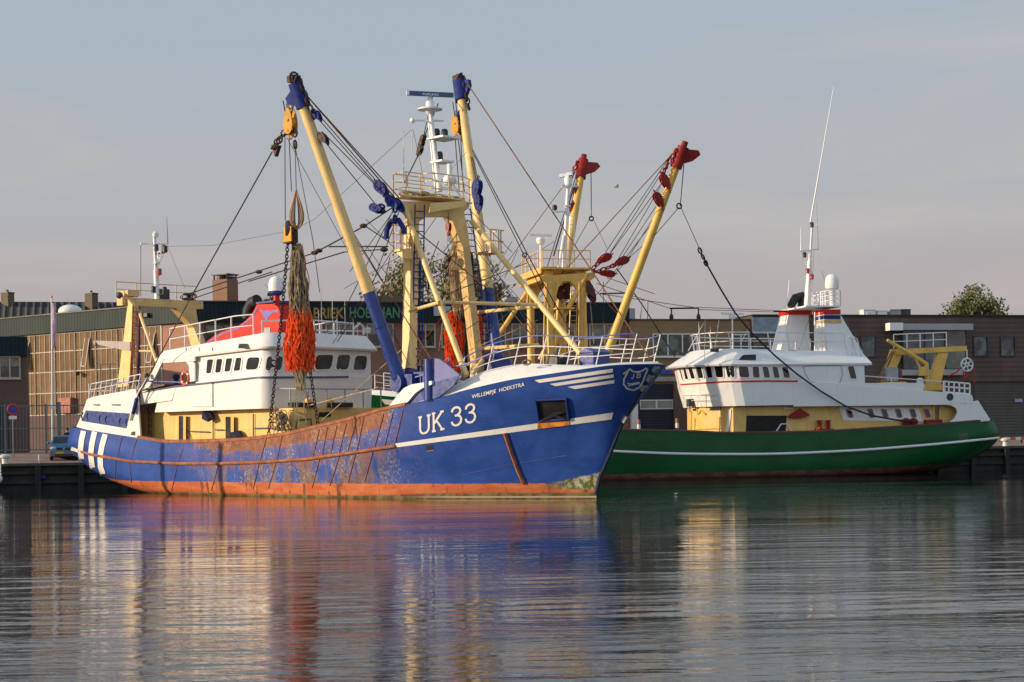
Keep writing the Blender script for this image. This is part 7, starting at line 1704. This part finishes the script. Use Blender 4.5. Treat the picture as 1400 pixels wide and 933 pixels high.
mb = MB(); mb.bx(q.x-.55, q.x+.55, yc+2-2.19, yc+2-2.1, z(.33), z(.42)); mb.bx(q.x-.45, q.x+.45, yc+2-2.13, yc+2-2.0, z(.70), z(.84)); car.part(mb, 'grille', M['black'])
mb = MB(); mb.bx(q.x-.52, q.x, yc+2-2.20, yc+2-2.17, z(.45), z(.58)); car.part(mb, 'number_plate', pmat('yellow_plate', (.62, .36, .02), .5))
mb = MB(); mb.lathe([(.07, -.01), (.07, .01)], (q.x, yc+2-2.14, z(.78)), 12, (0, 1, 0)); car.part(mb, 'bonnet_badge', M['grey'])
# person behind the car -----------------------------------------------------------
def person(x, y, z0, label):
    J = {'pel': (0, 0, .95), 'chest': (0, 0, 1.30), 'neck': (0, 0, 1.50), 'head': (0, -.02, 1.60), 'crown': (0, -.01, 1.72),
         'hl': (-.09, 0, .92), 'kl': (-.11, -.03, .50), 'al': (-.12, .02, .09), 'fl': (-.13, -.14, .04), 'hr': (.09, 0, .92), 'kr': (.11, -.01, .50), 'ar': (.13, .03, .09), 'fr': (.15, -.12, .04),
         'sl': (-.19, 0, 1.42), 'el': (-.24, .03, 1.14), 'wl': (-.18, -.16, 1.0), 'ml': (-.16, -.24, .98), 'sr': (.19, 0, 1.42), 'er': (.25, .03, 1.14), 'wr': (.24, -.06, .90), 'mr': (.24, -.09, .80)}
    rad = dict(pel=.15, chest=.16, neck=.065, head=.095, crown=.085, hl=.10, kl=.065, al=.045, fl=.04, hr=.10, kr=.065, ar=.045, fr=.04, sl=.075, el=.05, wl=.035, ml=.03, sr=.075, er=.05, wr=.035, mr=.03)
    E_ = [('pel', 'chest'), ('chest', 'neck'), ('neck', 'head'), ('head', 'crown'), ('pel', 'hl'), ('hl', 'kl'), ('kl', 'al'), ('al', 'fl'), ('pel', 'hr'), ('hr', 'kr'), ('kr', 'ar'), ('ar', 'fr'), ('chest', 'sl'), ('sl', 'el'), ('el', 'wl'), ('wl', 'ml'), ('chest', 'sr'), ('sr', 'er'), ('er', 'wr'), ('wr', 'mr')]
    k = list(J); me = bpy.data.meshes.new('person'); me.from_pydata([Vector(J[n]) for n in k], [(k.index(a), k.index(b_)) for a, b_ in E_], [])
    o = bpy.data.objects.new('person', me); COL.objects.link(o)
    sk = o.modifiers.new('Skin', 'SKIN'); o.modifiers.new('Subdivision', 'SUBSURF').levels = 2; o.modifiers['Subdivision'].render_levels = 2
    if not me.skin_vertices: me.skin_vertices.new() if hasattr(me.skin_vertices, 'new') else None
    for i, n in enumerate(k): me.skin_vertices[0].data[i].radius = (rad[n], rad[n]*.85); me.skin_vertices[0].data[i].use_root = (n == 'pel')
    dg = bpy.context.evaluated_depsgraph_get(); m2 = bpy.data.meshes.new_from_object(o.evaluated_get(dg)); o.modifiers.clear(); o.data = m2
    mats = [pmat('dark_navy_jacket', (.018, .02, .032), .8), pmat('skin', (.42, .24, .17), .6, var=.05), pmat('dark_trousers', (.02, .02, .022), .8)]
    m2.materials.clear()
    for m_ in mats: m2.materials.append(m_)
    for p in m2.polygons:
        c = p.center; p.material_index = 1 if (c.z > 1.50 or (abs(c.x) > .12 and c.z < .97 and c.y < -.05 and c.z > .75)) else (0 if c.z > .93 else 2); p.use_smooth = True
    o.location = T.w(x, y, z0); o.rotation_euler = (0, 0, T.ang + R(15)); o.scale = (1.05,)*3; tag(o, label, 'person')
    mb = MB(); mb.ball((0, .005, 1.665), (.105, .112, .095), 14, 9); h = mb.build('hair', pmat('dark_hair', (.02, .014, .01), .7), o)
    return o
try:
    q = T.y(92, 590, 6.5); person(q.x, 6.5, 2.03, 'person in dark clothes standing behind the blue car at the fence')
except Exception as e: print('person failed', e)
# unseen piles, added off left to cast the shadow bands on the blue hull
for k, (px, py, d, lab) in enumerate(((222, 640, 13.5, 'unseen timber pile added left of the blue stern to cast a shadow on its hull'), (301, 640, 17.5, 'second unseen timber pile added further out to cast a shadow on the blue hull'))):
    hit_ = HS.hit(px, py); wpt = BLUE.w(*hit_); dv = Vector((math.cos(SUN_AZ), math.sin(SUN_AZ), 0)); pp = wpt + dv*d
    hp = 2.75 + d*math.tan(R(SUN_EL)); mb = MB(); mb.tube((0, 0, -2), (0, 0, hp), .19, .17, 14); mb.torus((0, 0, hp-.25), .18, .03, n=16)
    o = mb.build('shadow_pile', M['quaydark']); o.location = (pp.x, pp.y, 0); tag(o, lab, 'pile', 'piles added for their shadows')
# trees -----------------------------------------------------------------------------
def leafmat(name, c1, c2):
    m, nt, b = newmat(name); g = NG(nt); n = g.noise(g.coords(), .6, 3); n2 = g.noise(g.coords(), 5, 2)
    g.link(g.mix(g.ramp(n2, .35, .65), g.mix(g.ramp(n, .35, .65), c1, c2), sc(c2, 1.35)), b.inputs['Base Color']); b.inputs['Roughness'].default_value = .7
    return m
M['bark'] = pmat('grey_brown_bark', (.09, .07, .05), .9, var=.3, bump=.4)
def tree(pos, h, crown_r, crown_z, nclump, nleaf, leaf, mat, label, seed, bare=.0, group=None):
    rnd = random.Random(seed); root = empty('tree', pos, 0, label, 'tree', group)
    mb = MB(); base = Vector((0, 0, 0)); top = Vector((rnd.uniform(-.4, .4), rnd.uniform(-.4, .4), h*.55)); mb.poly([base, base.lerp(top, .5)+Vector((.15, 0, 0)), top], [h*.03, h*.022, h*.014], 9)
    centers = []
    for k in range(nclump):
        a = rnd.uniform(0, 6.283); u = rnd.uniform(-1, 1); rr = rnd.uniform(.45, 1) ** .6
        s_ = math.sqrt(1-u*u)
        centers.append(Vector((crown_r[0]*rr*s_*math.cos(a), crown_r[1]*rr*s_*math.sin(a), crown_z + crown_r[2]*rr*u)))
    for c in centers:
        st0 = top.lerp(base, rnd.uniform(0, .35)); mid = st0.lerp(c, .5) + Vector((rnd.uniform(-.5, .5), rnd.uniform(-.5, .5), rnd.uniform(.1, .8))); mb.poly([st0, mid, c], [h*.008, h*.005, h*.0018], 5)
        for _ in range(5 if bare else 2):
            e = c + Vector((rnd.gauss(0, .9), rnd.gauss(0, .9), rnd.gauss(.35, .7))); mb.poly([mid.lerp(c, rnd.uniform(.2, .9)), c.lerp(e, .5), e], [h*.003, h*.0022, h*.001], 4)
    mb.build('trunk', M['bark'], root)
    mb = MB()
    for c in centers:
        cr = rnd.uniform(.5, 1.15)*min(crown_r)*.34
        for _ in range(nleaf):
            d = Vector((rnd.gauss(0, 1), rnd.gauss(0, 1), rnd.gauss(0, .8))); p = c + d*cr*.62
            n = Vector((rnd.uniform(-1, 1), rnd.uniform(-1, 1), rnd.uniform(-.2, 1))).normalized(); u = n.orthogonal().normalized(); v = n.cross(u); s_ = leaf*rnd.uniform(.6, 1.3)
            mb.add([p-u*s_, p+v*s_*.55, p+u*s_, p-v*s_*.55], [(0, 1, 2, 3)])
    mb.build('crown', mat, root); return root
LF = leafmat('olive_spring_leaves', (.14, .125, .05), (.19, .17, .07)); LG = leafmat('fresh_green_leaves', (.065, .085, .02), (.10, .12, .035)); LD = leafmat('dark_leaves', (.03, .038, .015), (.045, .055, .02))
p = at(598, 420, 175); tree((p.x, 175, 2.2), 17.5, (6.6, 5, 4.4), 14.0, 110, 130, .20, LF, 'wide sparse olive tree rising behind the workshop roof', 3, 1)
p = at(1336, 430, 180); tree((p.x, 180, 2.2), 15.5, (3.1, 3, 2.9), 12.0, 42, 150, .17, LG, 'dense green tree behind the dark clad building', 9)
p = at(374, 415, 178); tree((p.x, 178, 2.2), 14.5, (1.0, 1, 1.6), 14.2, 10, 60, .15, LD, 'small dark treetop just above the workshop roof beside the white radome', 4)
p = at(660, 420, 190); tree((p.x, 190, 2.2), 15.0, (5.0, 4, 3.0), 13.6, 40, 60, .20, LF, 'thin low tree behind the workshop roof right of the wide olive tree', 17, 1)
# gulls ----------------------------------------------------------------------------------
def gull(pos, ang, label, wing):
    root = empty('gull', pos, ang, label, 'bird'); root.scale = (1, 1, 1) if wing else (.42,)*3; mb = MB()
    mb.poly([(-.24, 0, .02), (-.1, 0, 0), (.08, 0, .01), (.2, 0, .04), (.27, 0, .05), (.33, 0, .03)], [.02, .07, .085, .05, .045, .01], 10); body = mb.build('body', M['white2'], root)
    mb = MB()
    for sg in (-1, 1):
        z1, z2 = (.16, .10) if wing else (.03, .02); w1, w2 = (.30, .62) if wing else (.08, .07)
        mb.add([(.08, sg*.05, .03), (.10, sg*w1, z1), (-.02 if wing else -.3, sg*w2, z2), (-.08, sg*w1, z1-.01), (-.1, sg*.05, .02)], [(0, 1, 3, 4), (1, 2, 3)])
    mb.build('wing', M['white2'], root)
p = at(843, 256, 140); gull(tuple(p), R(200), 'gull gliding in the open sky between the booms', True)
p = at(904, 675.5, 90); gull((p.x, 82, .06), R(30), 'gull sitting on the water off the green hull', False)

# ================================================================== LIGHT, SKY, CAMERA
sd_ = Vector((math.cos(R(SUN_EL))*math.cos(SUN_AZ), math.cos(R(SUN_EL))*math.sin(SUN_AZ), math.sin(R(SUN_EL))))
lamp = bpy.data.lights.new('sun', 'SUN'); lamp.energy = 4.5; lamp.angle = R(.6); lamp.color = (1., .78, .54)
so = bpy.data.objects.new('sun', lamp); COL.objects.link(so); so.rotation_euler = sd_.to_track_quat('Z', 'Y').to_euler(); so.location = sd_*200
world = bpy.data.worlds.new('World'); scene.world = world; world.use_nodes = True
nt = world.node_tree; g = NG(nt); bg = nt.nodes['Background']; BGS = .1
sky = nt.nodes.new('ShaderNodeTexSky'); sky.sky_type = 'NISHITA'; sky.sun_disc = False; sky.sun_elevation = R(SUN_EL)
sky.sun_rotation = (math.pi/2 - SUN_AZ) % (2*math.pi); sky.air_density = 1.4; sky.dust_density = 3.5; sky.ozone_density = 1.2
tc = nt.nodes.new('ShaderNodeTexCoord'); sp = nt.nodes.new('ShaderNodeSeparateXYZ'); g.link(tc.outputs['Generated'], sp.inputs[0])
cr = nt.nodes.new('ShaderNodeValToRGB'); cr.color_ramp.interpolation = 'EASE'
K = 1/BGS
stops = [(0, (.470, .405, .418)), (.075, (.470, .430, .446)), (.145, (.450, .470, .510)), (.235, (.405, .482, .555)), (.5, (.30, .41, .52)), (1, (.28, .40, .54))]
while len(cr.color_ramp.elements) < len(stops): cr.color_ramp.elements.new(.5)
for e, (p_, c_) in zip(cr.color_ramp.elements, stops): e.position = p_; e.color = (*c_, 1)
g.link(sp.outputs[2], cr.inputs[0])
mp = nt.nodes.new('ShaderNodeMapping'); mp.inputs['Scale'].default_value = (1.2, 1.2, 7.5); g.link(tc.outputs['Generated'], mp.inputs[0])
cl = g.noise(mp.outputs[0], 2.0, 5, .55, .6)
haze = g.mix(g.ramp(cl, .46, .70, 0, .62), cr.outputs[0], (.58, .53, .52))
# sky behind the viewer brightened, an added fill for the shaded sides
back = g.ramp(sp.outputs[1], .15, -.75, 1.0, 1.6)
vm = nt.nodes.new('ShaderNodeVectorMath'); vm.operation = 'SCALE'; g.link(haze, vm.inputs[0]); g.link(g.math('MULTIPLY', back, K), vm.inputs['Scale'])
mx = g.mix(.85, sky.outputs[0], vm.outputs[0]); g.link(mx, bg.inputs['Color']); bg.inputs['Strength'].default_value = BGS

cam = bpy.data.cameras.new('camera'); co = bpy.data.objects.new('camera', cam); COL.objects.link(co); scene.camera = co
cam.sensor_width = 36; cam.lens = F/1400*36; cam.clip_end = 6000; cam.clip_start = .5
co.location = (0, 0, CAMZ); co.rotation_mode = 'QUATERNION'
co.rotation_quaternion = (Matrix.Rotation(R(90), 3, 'X') @ Matrix.Rotation(-RHO, 3, 'Z')).to_quaternion()
cam.shift_y = HZ*math.cos(RHO)/1400; cam.shift_x = -HZ*math.sin(RHO)/1400
scene.view_settings.view_transform = 'Standard'; scene.view_settings.look = 'None'; scene.view_settings.exposure = 0.08; scene.view_settings.gamma = 1.0
scene.render.resolution_x, scene.render.resolution_y = 1024, 682
scene.render.engine = 'CYCLES'; scene.cycles.use_denoising = True; scene.cycles.max_bounces = 6; scene.cycles.sample_clamp_indirect = 4.0
scene.render.filter_size = 1.3
